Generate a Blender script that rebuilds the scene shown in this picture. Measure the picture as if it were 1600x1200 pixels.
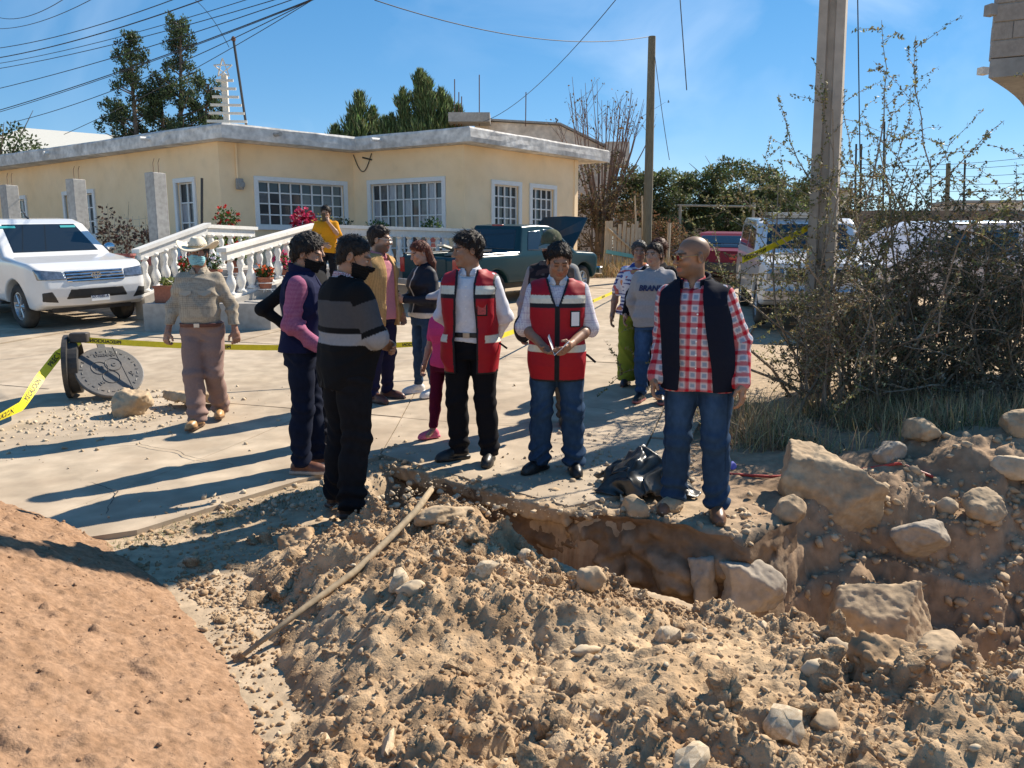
import bpy, math, random
import numpy as np
from mathutils import Vector, Matrix
R = math.radians
random.seed(7); rng = np.random.default_rng(7)
for _o in list(bpy.data.objects): bpy.data.objects.remove(_o)
scene = bpy.context.scene; C = scene.collection
# ---------------------------------------------------------------- camera, sky, sun, exposure
cam_d = bpy.data.cameras.new('camera'); cam = bpy.data.objects.new('camera', cam_d); C.objects.link(cam)
cam.location = (0, 0, 1.62); cam.rotation_euler = (R(90 - 9.5), 0, 0)
cam_d.lens = 27.0; cam_d.sensor_width = 36.0; cam_d.clip_end = 2000; cam_d.clip_start = 0.05
scene.camera = cam
SUN_AZ = math.atan2(0.74, 0.67)      # measured from +Y towards +X: to the right and behind the group
SUN_EL = R(41)
w = bpy.data.worlds.new('World'); scene.world = w; w.use_nodes = True
nt = w.node_tree; nt.nodes.clear()
sky = nt.nodes.new('ShaderNodeTexSky'); sky.sky_type = 'NISHITA'; sky.sun_disc = False
sky.sun_elevation = SUN_EL; sky.sun_rotation = SUN_AZ; sky.altitude = 1900; sky.air_density = 1.0
sky.dust_density = 0.0; sky.ozone_density = 3.0
bg = nt.nodes.new('ShaderNodeBackground'); bg.inputs[1].default_value = 0.125
wo = nt.nodes.new('ShaderNodeOutputWorld')
# thin cirrus veils over the whole sky
tc = nt.nodes.new('ShaderNodeTexCoord')
mp = nt.nodes.new('ShaderNodeMapping'); mp.inputs['Rotation'].default_value = (0.3, 0.5, 0.6); mp.inputs['Scale'].default_value = (1.6, 7.0, 3.5)
mp.inputs['Location'].default_value = (0.35, 0.2, 0.1)
nz = nt.nodes.new('ShaderNodeTexNoise'); nz.inputs['Scale'].default_value = 1.6; nz.inputs['Detail'].default_value = 7; nz.inputs['Distortion'].default_value = 0.6
nz2 = nt.nodes.new('ShaderNodeTexNoise'); nz2.inputs['Scale'].default_value = 1.5; nz2.inputs['Detail'].default_value = 2
r1 = nt.nodes.new('ShaderNodeValToRGB'); r1.color_ramp.elements[0].position = 0.46; r1.color_ramp.elements[1].position = 0.85
r2 = nt.nodes.new('ShaderNodeValToRGB'); r2.color_ramp.elements[0].position = 0.50; r2.color_ramp.elements[1].position = 0.70
mu = nt.nodes.new('ShaderNodeMath'); mu.operation = 'MULTIPLY'
mu2 = nt.nodes.new('ShaderNodeMath'); mu2.operation = 'MULTIPLY'; mu2.inputs[1].default_value = 0.62
mx = nt.nodes.new('ShaderNodeMix'); mx.data_type = 'RGBA'; mx.inputs[7].default_value = (6.5, 7.0, 7.6, 1)
L = nt.links.new
L(tc.outputs['Generated'], mp.inputs[0]); L(mp.outputs[0], nz.inputs[0]); L(tc.outputs['Generated'], nz2.inputs[0])
L(nz.outputs[0], r1.inputs[0]); L(nz2.outputs[0], r2.inputs[0]); L(r1.outputs[0], mu.inputs[0]); L(r2.outputs[0], mu.inputs[1])
L(mu.outputs[0], mu2.inputs[0]); L(mu2.outputs[0], mx.inputs[0]); gm = nt.nodes.new('ShaderNodeGamma'); gm.inputs[1].default_value = 0.60; hs = nt.nodes.new('ShaderNodeHueSaturation'); hs.inputs['Saturation'].default_value = 1.66; hs.inputs['Value'].default_value = 1.30; L(sky.outputs[0], gm.inputs[0]); L(gm.outputs[0], hs.inputs['Color']); L(hs.outputs[0], mx.inputs[6]); L(mx.outputs[2], bg.inputs[0]); L(bg.outputs[0], wo.inputs[0])
sun_d = bpy.data.lights.new('sun', 'SUN'); sun_d.energy = 4.9; sun_d.angle = R(0.55); sun_d.color = (1.0, 0.90, 0.76)
sun = bpy.data.objects.new('sun', sun_d); C.objects.link(sun)
SDIR = Vector((math.sin(SUN_AZ) * math.cos(SUN_EL), math.cos(SUN_AZ) * math.cos(SUN_EL), math.sin(SUN_EL)))
sun.rotation_euler = SDIR.to_track_quat('Z', 'Y').to_euler(); sun.location = SDIR * 60
vs = scene.view_settings; vs.view_transform = 'Standard'; vs.look = 'None'; vs.exposure = 0.82; vs.gamma = 1
scene.render.resolution_x = 1024; scene.render.resolution_y = 768

# ---------------------------------------------------------------- object helpers
def link(name, me, m=None, parent=None, smooth=None):
    o = bpy.data.objects.new(name, me); C.objects.link(o)
    if m is not None and not me.materials:
        for q in (m if isinstance(m, (list, tuple)) else [m]): me.materials.append(q)
    if parent is not None: o.parent = parent
    if smooth is not None: me.polygons.foreach_set('use_smooth', [smooth] * len(me.polygons))
    return o
def tag(o, label=None, cat=None, group=None, kind=None):
    for k, v in (('label', label), ('category', cat), ('group', group), ('kind', kind)):
        if v: o[k] = v
    return o
def thing(name, label, cat, loc=(0, 0, 0), rz=0, group=None):
    o = bpy.data.objects.new(name, None); C.objects.link(o); o.empty_display_size = 0.1
    o.location = loc; o.rotation_euler = (0, 0, rz); return tag(o, label, cat, group)
def pymesh(name, v, f, smooth=False, cols=None):
    me = bpy.data.meshes.new(name); v = np.asarray(v, dtype=np.float32)
    if isinstance(f, np.ndarray):
        n, k = f.shape; me.vertices.add(len(v)); me.vertices.foreach_set('co', v.ravel())
        me.loops.add(n * k); me.loops.foreach_set('vertex_index', f.astype(np.int32).ravel())
        me.polygons.add(n); me.polygons.foreach_set('loop_start', np.arange(0, n * k, k, dtype=np.int32))
        me.polygons.foreach_set('loop_total', np.full(n, k, dtype=np.int32)); me.update(calc_edges=True)
    else:
        me.from_pydata([tuple(map(float, p)) for p in v], [], f)
    if cols is not None:
        a = me.color_attributes.new('Col', 'FLOAT_COLOR', 'POINT')
        c4 = np.ones((len(v), 4), dtype=np.float32); c4[:, :3] = cols; a.data.foreach_set('color', c4.ravel())
    if smooth: me.polygons.foreach_set('use_smooth', [True] * len(me.polygons))
    me.validate(); return me

class MB:
    """collects simple solids into one mesh"""
    def __init__(s): s.v = []; s.f = []
    def add(s, v, f):
        n = len(s.v); s.v += [tuple(p) for p in v]; s.f += [tuple(i + n for i in q) for q in f]; return s
    def box(s, c, h, rot=None, bev=0.0):
        c = Vector(c); h = Vector(h); pts = []; b = bev
        if b <= 0:
            for z in (-1, 1):
                for x, y in ((-1, -1), (1, -1), (1, 1), (-1, 1)): pts.append(Vector((x * h.x, y * h.y, z * h.z)))
            fs = [(3, 2, 1, 0), (4, 5, 6, 7), (0, 1, 5, 4), (1, 2, 6, 5), (2, 3, 7, 6), (3, 0, 4, 7)]
        else:
            b = min(b, 0.45 * min(h)); rings = []
            for z, k in ((-h.z, b), (-h.z + b, 0), (h.z - b, 0), (h.z, b)):
                X, Y = h.x - k, h.y - k; q = b if k == 0 else b * 0.5
                ring = [(-X + q, -Y), (X - q, -Y), (X, -Y + q), (X, Y - q), (X - q, Y), (-X + q, Y), (-X, Y - q), (-X, -Y + q)]
                rings.append([Vector((x, y, z)) for x, y in ring])
            pts = [p for r in rings for p in r]
            fs = [tuple(reversed(range(8))), tuple(range(24, 32))]
            for i in range(3):
                for j in range(8): k = (j + 1) % 8; fs.append((i * 8 + j, i * 8 + k, i * 8 + 8 + k, i * 8 + 8 + j))
        if rot is not None:
            M = rot if isinstance(rot, Matrix) else Matrix.Rotation(rot, 3, 'Z'); pts = [M @ p for p in pts]
        return s.add([p + c for p in pts], fs)
    def tube(s, pts, rad, n=8, cap=True):
        pts = [Vector(p) for p in pts]; m = len(pts)
        rad = rad if hasattr(rad, '__len__') else [rad] * m; rings = []; up = None
        for i, p in enumerate(pts):
            d = (pts[min(i + 1, m - 1)] - pts[max(i - 1, 0)]).normalized()
            if up is None: up = Vector((0, 0, 1)) if abs(d.z) < 0.9 else Vector((1, 0, 0))
            a = d.cross(up).normalized(); b = a.cross(d).normalized(); up = b
            rings.append([p + (a * math.cos(2 * math.pi * k / n) + b * math.sin(2 * math.pi * k / n)) * rad[i] for k in range(n)])
        fs = []
        for i in range(m - 1):
            for k in range(n): q = (k + 1) % n; fs.append((i * n + k, i * n + q, i * n + n + q, i * n + n + k))
        if cap: fs += [tuple(reversed(range(n))), tuple(range((m - 1) * n, m * n))]
        return s.add([p for r in rings for p in r], fs)
    def lathe(s, prof, c=(0, 0, 0), n=16, M=None):
        vs_ = []; fs = []; c = Vector(c)
        for r, z in prof:
            for k in range(n):
                p = Vector((r * math.cos(2 * math.pi * k / n), r * math.sin(2 * math.pi * k / n), z))
                vs_.append((M @ p if M else p) + c)
        for i in range(len(prof) - 1):
            for k in range(n): q = (k + 1) % n; fs.append((i * n + k, i * n + q, i * n + n + q, i * n + n + k))
        if prof[0][0] > 1e-4: fs.append(tuple(reversed(range(n))))
        if prof[-1][0] > 1e-4: fs.append(tuple(range((len(prof) - 1) * n, len(prof) * n)))
        return s.add(vs_, fs)
    def prism(s, poly, z0, z1, M=None):
        n = len(poly); v = [Vector((x, y, z0)) for x, y in poly] + [Vector((x, y, z1)) for x, y in poly]
        if M is not None: v = [M @ p for p in v]
        return s.add(v, [tuple(reversed(range(n))), tuple(range(n, 2 * n))] + [(i, (i + 1) % n, n + (i + 1) % n, n + i) for i in range(n)])
    def build(s, name, m, parent=None, smooth=False):
        return link(name, pymesh(name, s.v, s.f), m, parent, smooth)

# ---------------------------------------------------------------- materials
def mat(name, col, rough=0.8, metal=0.0, var=0.0, vscale=6.0, bump=0.0, bscale=30.0, col2=None, spec=0.5, attr=False, dirt=0.0,
        trans=0.0, coat=0.0, detail=6, aniso=None, sub=0.0):
    m = bpy.data.materials.new(name); m.use_nodes = True; t = m.node_tree; b = t.nodes['Principled BSDF']; K = t.links.new
    b.inputs['Roughness'].default_value = rough; b.inputs['Metallic'].default_value = metal
    b.inputs['Specular IOR Level'].default_value = spec
    if coat: b.inputs['Coat Weight'].default_value = coat; b.inputs['Coat Roughness'].default_value = 0.05
    if trans: b.inputs['Transmission Weight'].default_value = trans
    if sub: b.inputs['Subsurface Weight'].default_value = sub; b.inputs['Subsurface Radius'].default_value = (0.012, 0.006, 0.003)
    c4 = (*col, 1); b.inputs['Base Color'].default_value = c4
    tcn = t.nodes.new('ShaderNodeTexCoord'); src = tcn.outputs['Object']
    if aniso:
        mpn = t.nodes.new('ShaderNodeMapping'); mpn.inputs['Scale'].default_value = aniso; K(src, mpn.inputs[0]); src = mpn.outputs[0]
    cur = None
    if attr:
        a = t.nodes.new('ShaderNodeAttribute'); a.attribute_name = 'Col'; cur = a.outputs['Color']
    if var > 0 or col2 is not None:
        n = t.nodes.new('ShaderNodeTexNoise'); n.inputs['Scale'].default_value = vscale; n.inputs['Detail'].default_value = detail; K(src, n.inputs[0])
        if col2 is not None:
            rp = t.nodes.new('ShaderNodeValToRGB'); rp.color_ramp.elements[0].position = 0.36; rp.color_ramp.elements[1].position = 0.64
            rp.color_ramp.elements[0].color = c4; rp.color_ramp.elements[1].color = (*col2, 1); K(n.outputs[0], rp.inputs[0]); cur = rp.outputs[0]
        if var > 0:
            n2 = t.nodes.new('ShaderNodeTexNoise'); n2.inputs['Scale'].default_value = vscale * 4.3; n2.inputs['Detail'].default_value = 5; K(src, n2.inputs[0])
            ma = t.nodes.new('ShaderNodeMapRange'); ma.inputs[1].default_value = 0.3; ma.inputs[2].default_value = 0.7
            ma.inputs[3].default_value = 1 - var; ma.inputs[4].default_value = 1 + var; K(n2.outputs[0], ma.inputs[0])
            vm = t.nodes.new('ShaderNodeVectorMath'); vm.operation = 'SCALE'; K(ma.outputs[0], vm.inputs['Scale'])
            if cur is not None: K(cur, vm.inputs[0])
            else: vm.inputs[0].default_value = col
            cur = vm.outputs[0]
    if dirt > 0:   # dust settled low and in patches
        n3 = t.nodes.new('ShaderNodeTexNoise'); n3.inputs['Scale'].default_value = 3.0; n3.inputs['Detail'].default_value = 8; K(src, n3.inputs[0])
        rp = t.nodes.new('ShaderNodeValToRGB'); rp.color_ramp.elements[0].position = 0.45; rp.color_ramp.elements[1].position = 0.75; K(n3.outputs[0], rp.inputs[0])
        ml = t.nodes.new('ShaderNodeMath'); ml.operation = 'MULTIPLY'; ml.inputs[1].default_value = dirt; K(rp.outputs[0], ml.inputs[0])
        mm = t.nodes.new('ShaderNodeMix'); mm.data_type = 'RGBA'; mm.inputs[7].default_value = (0.36, 0.28, 0.2, 1); K(ml.outputs[0], mm.inputs[0])
        if cur is not None: K(cur, mm.inputs[6])
        else: mm.inputs[6].default_value = c4
        cur = mm.outputs[2]
    if cur is not None: K(cur, b.inputs['Base Color'])
    if bump > 0:
        n = t.nodes.new('ShaderNodeTexNoise'); n.inputs['Scale'].default_value = bscale; n.inputs['Detail'].default_value = 8; n.inputs['Roughness'].default_value = 0.6; K(src, n.inputs[0])
        bp = t.nodes.new('ShaderNodeBump'); bp.inputs['Strength'].default_value = min(1, bump * 20); bp.inputs['Distance'].default_value = bump; K(n.outputs[0], bp.inputs['Height']); K(bp.outputs[0], b.inputs['Normal'])
    return m

# ---------------------------------------------------------------- noise
def _h(ix, iy, iz, s):
    with np.errstate(over='ignore'):
        n = (ix.astype(np.uint32) * np.uint32(374761393) + iy.astype(np.uint32) * np.uint32(668265263) + iz.astype(np.uint32) * np.uint32(2147483647 - 59) + np.uint32(s * 974711 + 12345))
        n = (n ^ (n >> np.uint32(13))) * np.uint32(1274126177); n = (n ^ (n >> np.uint32(16))) * np.uint32(2246822519)
        return ((n ^ (n >> np.uint32(15))) & np.uint32(0xFFFFFF)).astype(np.float32) / np.float32(0xFFFFFF)
def vnoise(x, y, z=None, s=0):
    x = np.asarray(x, np.float32); y = np.asarray(y, np.float32); z = np.zeros_like(x) if z is None else np.asarray(z, np.float32)
    fx, fy, fz = np.floor(x), np.floor(y), np.floor(z); ix, iy, iz = fx.astype(np.int64), fy.astype(np.int64), fz.astype(np.int64)
    u, v, q = x - fx, y - fy, z - fz; u = u * u * (3 - 2 * u); v = v * v * (3 - 2 * v); q = q * q * (3 - 2 * q)
    r = 0
    for dz in (0, 1):
        wz = q if dz else 1 - q
        for dy in (0, 1):
            wy = v if dy else 1 - v
            for dx in (0, 1): r = r + _h(ix + dx, iy + dy, iz + dz, s) * (u if dx else 1 - u) * wy * wz
    return r * 2 - 1
def fbm(x, y, z=None, s=0, o=4):
    r = 0; a = 1.0
    for i in range(o):
        k = 2.03 ** i; r = r + a * vnoise(x * k + i * 7.3, y * k, None if z is None else z * k, s + i); a *= 0.5
    return r
def lumps(x, y, cell, s, fill=0.7):
    """dome-shaped clods on a jittered grid, 0..1"""
    gx, gy = x / cell, y / cell; ix, iy = np.floor(gx).astype(np.int64), np.floor(gy).astype(np.int64); z0 = np.zeros_like(ix); out = np.zeros_like(gx)
    for dx in (-1, 0, 1):
        for dy in (-1, 0, 1):
            a, b = ix + dx, iy + dy
            px = a + _h(a, b, z0, s); py = b + _h(a, b, z0, s + 1); rr = 0.25 + 0.5 * _h(a, b, z0, s + 2); on = _h(a, b, z0, s + 3) < fill
            d2 = ((gx - px) ** 2 + (gy - py) ** 2) / (rr * rr)
            out = np.maximum(out, np.where(on, np.sqrt(np.maximum(0, 1 - d2)) * rr, 0))
    return out
def sstep(a, b, x):
    t = np.clip((x - a) / (b - a), 0, 1); return t * t * (3 - 2 * t)

# ---------------------------------------------------------------- signed distance solids -> mesh
A3 = lambda *p: np.array(p, dtype=np.float32)
def rc(P, a, b, ra, rb):
    a = A3(*a); ab = A3(*b) - a; t = np.clip(((P - a) @ ab) / max(float(ab @ ab), 1e-9), 0, 1)
    return np.linalg.norm(P - a - t[:, None] * ab, axis=1) - (ra + (rb - ra) * t)
def ell(P, c, r):
    q = P - A3(*c); r = A3(*r); k0 = np.linalg.norm(q / r, axis=1); k1 = np.linalg.norm(q / (r * r), axis=1)
    return np.where(k1 > 1e-6, k0 * (k0 - 1) / np.maximum(k1, 1e-6), -r.min())
def rbox(P, c, h, r=0.01):
    q = np.abs(P - A3(*c)) - (A3(*h) - r); return np.linalg.norm(np.maximum(q, 0), axis=1) + np.minimum(q.max(axis=1), 0) - r
def smin(a, b, k):
    h = np.clip(0.5 + 0.5 * (b - a) / k, 0, 1); return b + (a - b) * h - k * h * (1 - h)
def smax(a, b, k): return -smin(-a, -b, k)
def sdf_mesh(f, lo, hi, h, proj=2):
    lo = np.array(lo, float); hi = np.array(hi, float); B = 4
    nb = np.ceil((hi - lo) / (h * B)).astype(int) + 1; n = nb * B
    cx = [lo[i] + h * (np.arange(nb[i]) * B + (B - 1) / 2) for i in range(3)]
    G = np.stack(np.meshgrid(*cx, indexing='ij'), -1).reshape(-1, 3).astype(np.float32)
    dc = f(G).reshape(nb); act = np.abs(dc) < h * B * 1.9
    D = np.repeat(np.repeat(np.repeat(dc, B, 0), B, 1), B, 2).astype(np.float32)
    M = np.repeat(np.repeat(np.repeat(act, B, 0), B, 1), B, 2); idx = np.argwhere(M)
    D[M] = f((lo + idx * h).astype(np.float32))
    D[0] = D[-1] = 1; D[:, 0] = D[:, -1] = 1; D[:, :, 0] = D[:, :, -1] = 1
    S = D < 0
    cnt = sum(S[a:n[0] - 1 + a, b:n[1] - 1 + b, c:n[2] - 1 + c].astype(np.int8) for a in (0, 1) for b in (0, 1) for c in (0, 1))
    cells = np.argwhere((cnt > 0) & (cnt < 8))
    if len(cells) == 0: return np.zeros((0, 3)), np.zeros((0, 4), int)
    vid = np.full(n - 1, -1, dtype=np.int64); vid[tuple(cells.T)] = np.arange(len(cells))
    acc = np.zeros((len(cells), 3)); num = np.zeros(len(cells))
    cor = [(a, b, c) for a in (0, 1) for b in (0, 1) for c in (0, 1)]
    for p in cor:
        for ax in range(3):
            if p[ax]: continue
            q = list(p); q[ax] = 1; i0 = cells + p; i1 = cells + q; d0 = D[tuple(i0.T)]; d1 = D[tuple(i1.T)]; m = (d0 < 0) != (d1 < 0)
            t = np.where(m, d0 / np.where(m, d0 - d1, 1), 0); pt = np.array(p, float)[None].repeat(len(cells), 0); pt[:, ax] += t
            acc[m] += pt[m]; num += m
    V = lo + h * (cells + acc / num[:, None]); Q = []
    for ax in range(3):
        b, c = (ax + 1) % 3, (ax + 2) % 3
        sl0 = [slice(1, n[i] - 1) for i in range(3)]; sl1 = list(sl0); sl0[ax] = slice(0, n[ax] - 1); sl1[ax] = slice(1, n[ax])
        s0, s1 = S[tuple(sl0)], S[tuple(sl1)]; e = np.argwhere(s0 != s1); fl = s0[tuple(e.T)]
        off = np.ones(3, int); off[ax] = 0; e = e + off
        eb = np.zeros(3, int); eb[b] = 1; ec = np.zeros(3, int); ec[c] = 1
        q = np.stack([vid[tuple((e - eb - ec).T)], vid[tuple((e - ec).T)], vid[tuple(e.T)], vid[tuple((e - eb).T)]], 1)
        q[~fl] = q[~fl][:, ::-1]; Q.append(q)
    Q = np.concatenate(Q); Q = Q[(Q >= 0).all(1)]
    V = V.astype(np.float32)
    for _ in range(proj):
        e = h * 0.25; d = f(V); g = np.stack([f(V + A3(*(e if i == j else 0 for j in range(3)))) - d for i in range(3)], 1) / e
        st = g * (d / np.maximum((g * g).sum(1), 0.25))[:, None]; ln = np.linalg.norm(st, axis=1, keepdims=True)
        V = V - st * np.minimum(1, 0.6 * h / np.maximum(ln, 1e-9))
    return V, Q
import bmesh
# ================================================================ terrain
def gz(x, y):
    t = np.minimum(y, 34) - 6.2; return 0.0275 * (t + np.sqrt(t * t + 0.6))
FX = [-9, -1.35, -0.95, -0.3, 0.33, 0.85, 1.35, 1.8, 2.3, 3.0, 4.5, 9]
FY = [6.0, 6.0, 5.95, 5.32, 4.74, 4.62, 4.30, 4.72, 5.1, 5.25, 5.3, 5.3]       # far lip of the trench
FW = [.3, .3, .16, .12, .12, .14, .3, .7, 1.15, 1.4, 1.5, 1.5]                   # run of its far wall
NX = [-9, -0.88, -0.36, 0.0, 0.47, 1.3, 1.62, 2.1, 3.0, 9]
NY = [4.4, 4.3, 4.12, 3.9, 3.45, 2.92, 2.75, 2.6, 2.45, 2.2]                     # crest of the spoil
NZ = [.0, .08, .27, .12, .03, .06, .07, .06, .12, .2]
def trench(x, y):
    yf = np.interp(x, FX, FY); ww = np.interp(x, FX, FW); yn = np.interp(x, NX, NY)
    wob = 0.05 * fbm(x * 3.1, y * 3.1, s=3, o=3)
    far = sstep(0, 1, (yf - y + wob) / ww)
    lin = np.clip((yf - y + wob) / ww, 0, 1); k = sstep(1.2, 2.2, x); far = far * (1 - k) + lin * k
    near = sstep(0.2, 0.62, y - yn + wob); left = sstep(-1.12, -0.72, x + wob - 0.25 * (y - 5.2))
    return far * near * left
def ground_z(x, y, det=True):
    x = np.asarray(x, np.float64); y = np.asarray(y, np.float64)
    tr = trench(x, y); z = gz(x, y) - 1.02 * tr
    mound = 0.30 * sstep(1.9, 3.8, x) * np.exp(-((y - 5.55) / 0.75) ** 2) + 0.10 * sstep(2.2, 4, x) * np.exp(-((y - 7.5) / 1.6) ** 2)
    z = z + mound
    if det:
        near = sstep(9.0, 7.0, y) * sstep(-6, -5, x) * sstep(7, 6, x)
        rough = 0.25 + 0.9 * sstep(0.05, 0.3, tr) + 0.8 * sstep(1.2, 2.2, x) * sstep(6.2, 5.4, y)
        n = 0.018 * fbm(x * 2.3, y * 2.3, s=11, o=4) + 0.014 * fbm(x * 9, y * 9, s=12, o=4)
        l = 0.05 * lumps(x, y, 0.11, 21, .45) + 0.10 * lumps(x + 3, y, 0.27, 22, .3) + 0.025 * lumps(x, y + 2, 0.05, 23, .5)
        z = z + near * (n * rough * 1.6 + l * np.clip(rough - 0.2, 0, 1.2)) + (1 - near) * (0.02 * fbm(x * .4, y * .4, s=13, o=3) - .02) * sstep(8, 14, y)
        # strata ledges on the cut
        z = z + near * 0.05 * sstep(0.05, 0.3, tr) * np.sin(z * 28 + 3 * fbm(x * 2, y * 2, s=14, o=2))
    return z
def heap_z(x, y, det=True):
    x = np.asarray(x, np.float64); y = np.asarray(y, np.float64)
    yn = np.interp(x, NX, NY); zc = np.interp(x, NX, NZ); t = yn - y
    z = zc * np.exp(-np.maximum(t, 0) / 0.5) + 0.13 * sstep(0, 0.8, t) + 0.05 * fbm(x * 1.4 + 3, y * 1.4, s=31, o=3) * sstep(0, .4, t)
    z = z + 0.16 * np.exp(-(((x - 1.75) / .45) ** 2 + ((y - 2.15) / .28) ** 2)) + 0.10 * np.exp(-(((x + .3) / .5) ** 2 + ((y - 3.0) / .4) ** 2)) - 0.10 * np.exp(-(((x - .15) / .25) ** 2 + ((y - 2.75) / .2) ** 2))
    z = z - 0.85 * np.maximum(-t - 0.02, 0)
    xl = np.interp(y, [1, 2.3, 2.8, 3.3, 3.8, 4.2, 4.6], [-.85, -.92, -1.05, -1.2, -1.55, -1.3, -.95])
    e = sstep(-0.12, 0.45, x - xl + 0.08 * fbm(x * 4, y * 4, s=36, o=2)); z = z * e - 0.10 * (1 - e)
    if det:
        f = 0.25 + 0.75 * e; pt = .25 + .75 * sstep(-.45, .25, vnoise(x * 1.5 + 9, y * 1.5, s=30) + .9 * np.exp(-np.abs(t) / .35) - .15)
        wx, wy = x + .03 * vnoise(x * 11, y * 11, s=38), y + .03 * vnoise(x * 11 + 5, y * 11, s=39)
        cr = lumps(wx, wy, .20, 33, .4); agg = (cr > .02) * (.035 * lumps(wx, wy, .06, 45, .8) + .014 * fbm(x * 18, y * 18, s=46, o=2))
        z = z + f * (0.035 * fbm(x * 4, y * 4, s=32, o=4) + pt * (.085 * cr + agg + 0.06 * lumps(wx + 1, wy, 0.10, 34, .45)) + (.3 + .7 * pt) * (0.034 * lumps(wx, wy + 1, 0.045, 35, .55)) + (0.015 * fbm(x * 20, y * 20, s=37, o=3) + .007 * fbm(x * 40, y * 40, s=48, o=2)) * (.5 + .5 * pt))
    return z
def grid_mesh(xs, ys, zf):
    X, Y = np.meshgrid(xs, ys); Z = zf(X.ravel(), Y.ravel()); v = np.stack([X.ravel(), Y.ravel(), Z], 1); nx, ny = len(xs), len(ys)
    i = np.arange(nx * ny).reshape(ny, nx); f = np.stack([i[:-1, :-1], i[:-1, 1:], i[1:, 1:], i[1:, :-1]], -1).reshape(-1, 4); return v, f
def spread(lo, hi, n, k=2.2): return lo + (hi - lo) * (np.linspace(0, 1, n) ** k)
xs = np.concatenate([-spread(4.2, 400, 26)[::-1], np.arange(-4.15, 5.2, 0.024), spread(5.22, 400, 26)])
ys = np.concatenate([[-60, -20, -6, -2, 0, .8, 1.4], np.arange(1.7, 5.7, 0.02), np.arange(5.7, 8, 0.04), spread(8.05, 700, 60, 2.6)])
v, f = grid_mesh(xs, ys, ground_z)
tr = trench(v[:, 0], v[:, 1])[:, None]; n = (0.5 + 0.5 * fbm(v[:, 0] * 1.7, v[:, 1] * 1.7, v[:, 2] * 6, s=41, o=4))[:, None]
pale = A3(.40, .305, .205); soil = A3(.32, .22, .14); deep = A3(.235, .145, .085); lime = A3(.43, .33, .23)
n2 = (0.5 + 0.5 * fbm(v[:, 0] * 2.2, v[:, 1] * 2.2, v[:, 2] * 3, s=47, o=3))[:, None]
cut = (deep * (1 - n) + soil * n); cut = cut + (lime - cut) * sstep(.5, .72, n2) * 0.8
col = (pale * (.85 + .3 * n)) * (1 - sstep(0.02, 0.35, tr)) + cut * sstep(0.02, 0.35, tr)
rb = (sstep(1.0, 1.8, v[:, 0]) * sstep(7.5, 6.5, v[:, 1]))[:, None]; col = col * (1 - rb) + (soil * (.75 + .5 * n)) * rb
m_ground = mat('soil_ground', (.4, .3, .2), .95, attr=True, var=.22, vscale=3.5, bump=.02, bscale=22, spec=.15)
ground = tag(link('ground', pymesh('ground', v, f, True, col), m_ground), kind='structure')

# ---- cut face of the trench
sx_ = np.arange(-1.15, 1.75, .014); tt = np.linspace(0, 1, 74); S_, T_ = np.meshgrid(sx_, tt); s0, t0 = S_.ravel(), T_.ravel()
yf = np.interp(s0, FX, FY); ww = np.minimum(np.interp(s0, FX, FW), .3); zz = .0 - 1.08 * t0; bump_ = .055 * fbm(s0 * 3, zz * 3, s=15, o=4) + .020 * fbm(s0 * 14, zz * 14, s=16, o=3) + .09 * lumps(s0, zz, .16, 17, .4) + .05 * lumps(s0, zz + 3, .07, 18, .4) + .025 * np.abs(vnoise(s0 * 2.2, zz * 9, s=19)) - .05
fade = sstep(0, .05, t0); yy = yf - ww * (.2 + 1.0 * t0) - .085 - bump_ * (.25 + .75 * fade); xx = s0 - .4 * bump_; gtop = ground_z(s0, yf + .05); zz = zz + gtop * (1 - t0) + .012 * fbm(s0 * 9, t0 * 9, s=20, o=2)
v = np.stack([xx, yy, zz], 1); nx, ny = len(sx_), len(tt); i = np.arange(nx * ny).reshape(ny, nx); f = np.stack([i[:-1, :-1], i[1:, :-1], i[1:, 1:], i[:-1, 1:]], -1).reshape(-1, 4)
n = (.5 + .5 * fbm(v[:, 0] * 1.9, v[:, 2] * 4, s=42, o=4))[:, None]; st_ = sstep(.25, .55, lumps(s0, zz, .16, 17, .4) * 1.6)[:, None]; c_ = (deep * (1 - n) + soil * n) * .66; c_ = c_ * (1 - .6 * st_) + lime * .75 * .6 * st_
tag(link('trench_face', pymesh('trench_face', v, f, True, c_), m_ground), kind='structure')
# ---- street of cast concrete panels
m_conc = mat('street_concrete', (.385, .31, .225), .92, col2=(.475, .39, .29), var=.2, vscale=1.1, bump=.006, bscale=55, spec=.2, dirt=.7, detail=10)
street = thing('concrete_street', 'dusty concrete street cast in large panels', 'street'); del street['category']; street['kind'] = 'structure'
TH = R(-17); ca, sa = math.cos(TH), math.sin(TH); PAN = 3.3
E1 = [((-2.1, 4.35), (-1.15, 5.75))]                       # lip left of the trench head: keep what lies to its left
def keep_left(bm, p, q):
    d = Vector((q[0] - p[0], q[1] - p[1], 0)); nrm = Vector((d.y, -d.x, 0))
    bmesh.ops.bisect_plane(bm, geom=bm.verts[:] + bm.edges[:] + bm.faces[:], plane_co=(p[0], p[1], 0), plane_no=nrm, clear_outer=True)
regions = [[((-5.5, 2.6), (-2.2, 4.3)), ((-2.2, 4.3), (-1.2, 5.72)), ((-1.06, 0), (-1.06, 40))],
           [((-1.05, 40), (-1.05, 0)), ((-1.05, 5.98), (0.36, 4.72)), ((0.36, 4.72), (1.05, 5.15)), ((1.0, 5.1), (2.3, 8.4)), ((2.3, 8.4), (9.5, 27))]]
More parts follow.
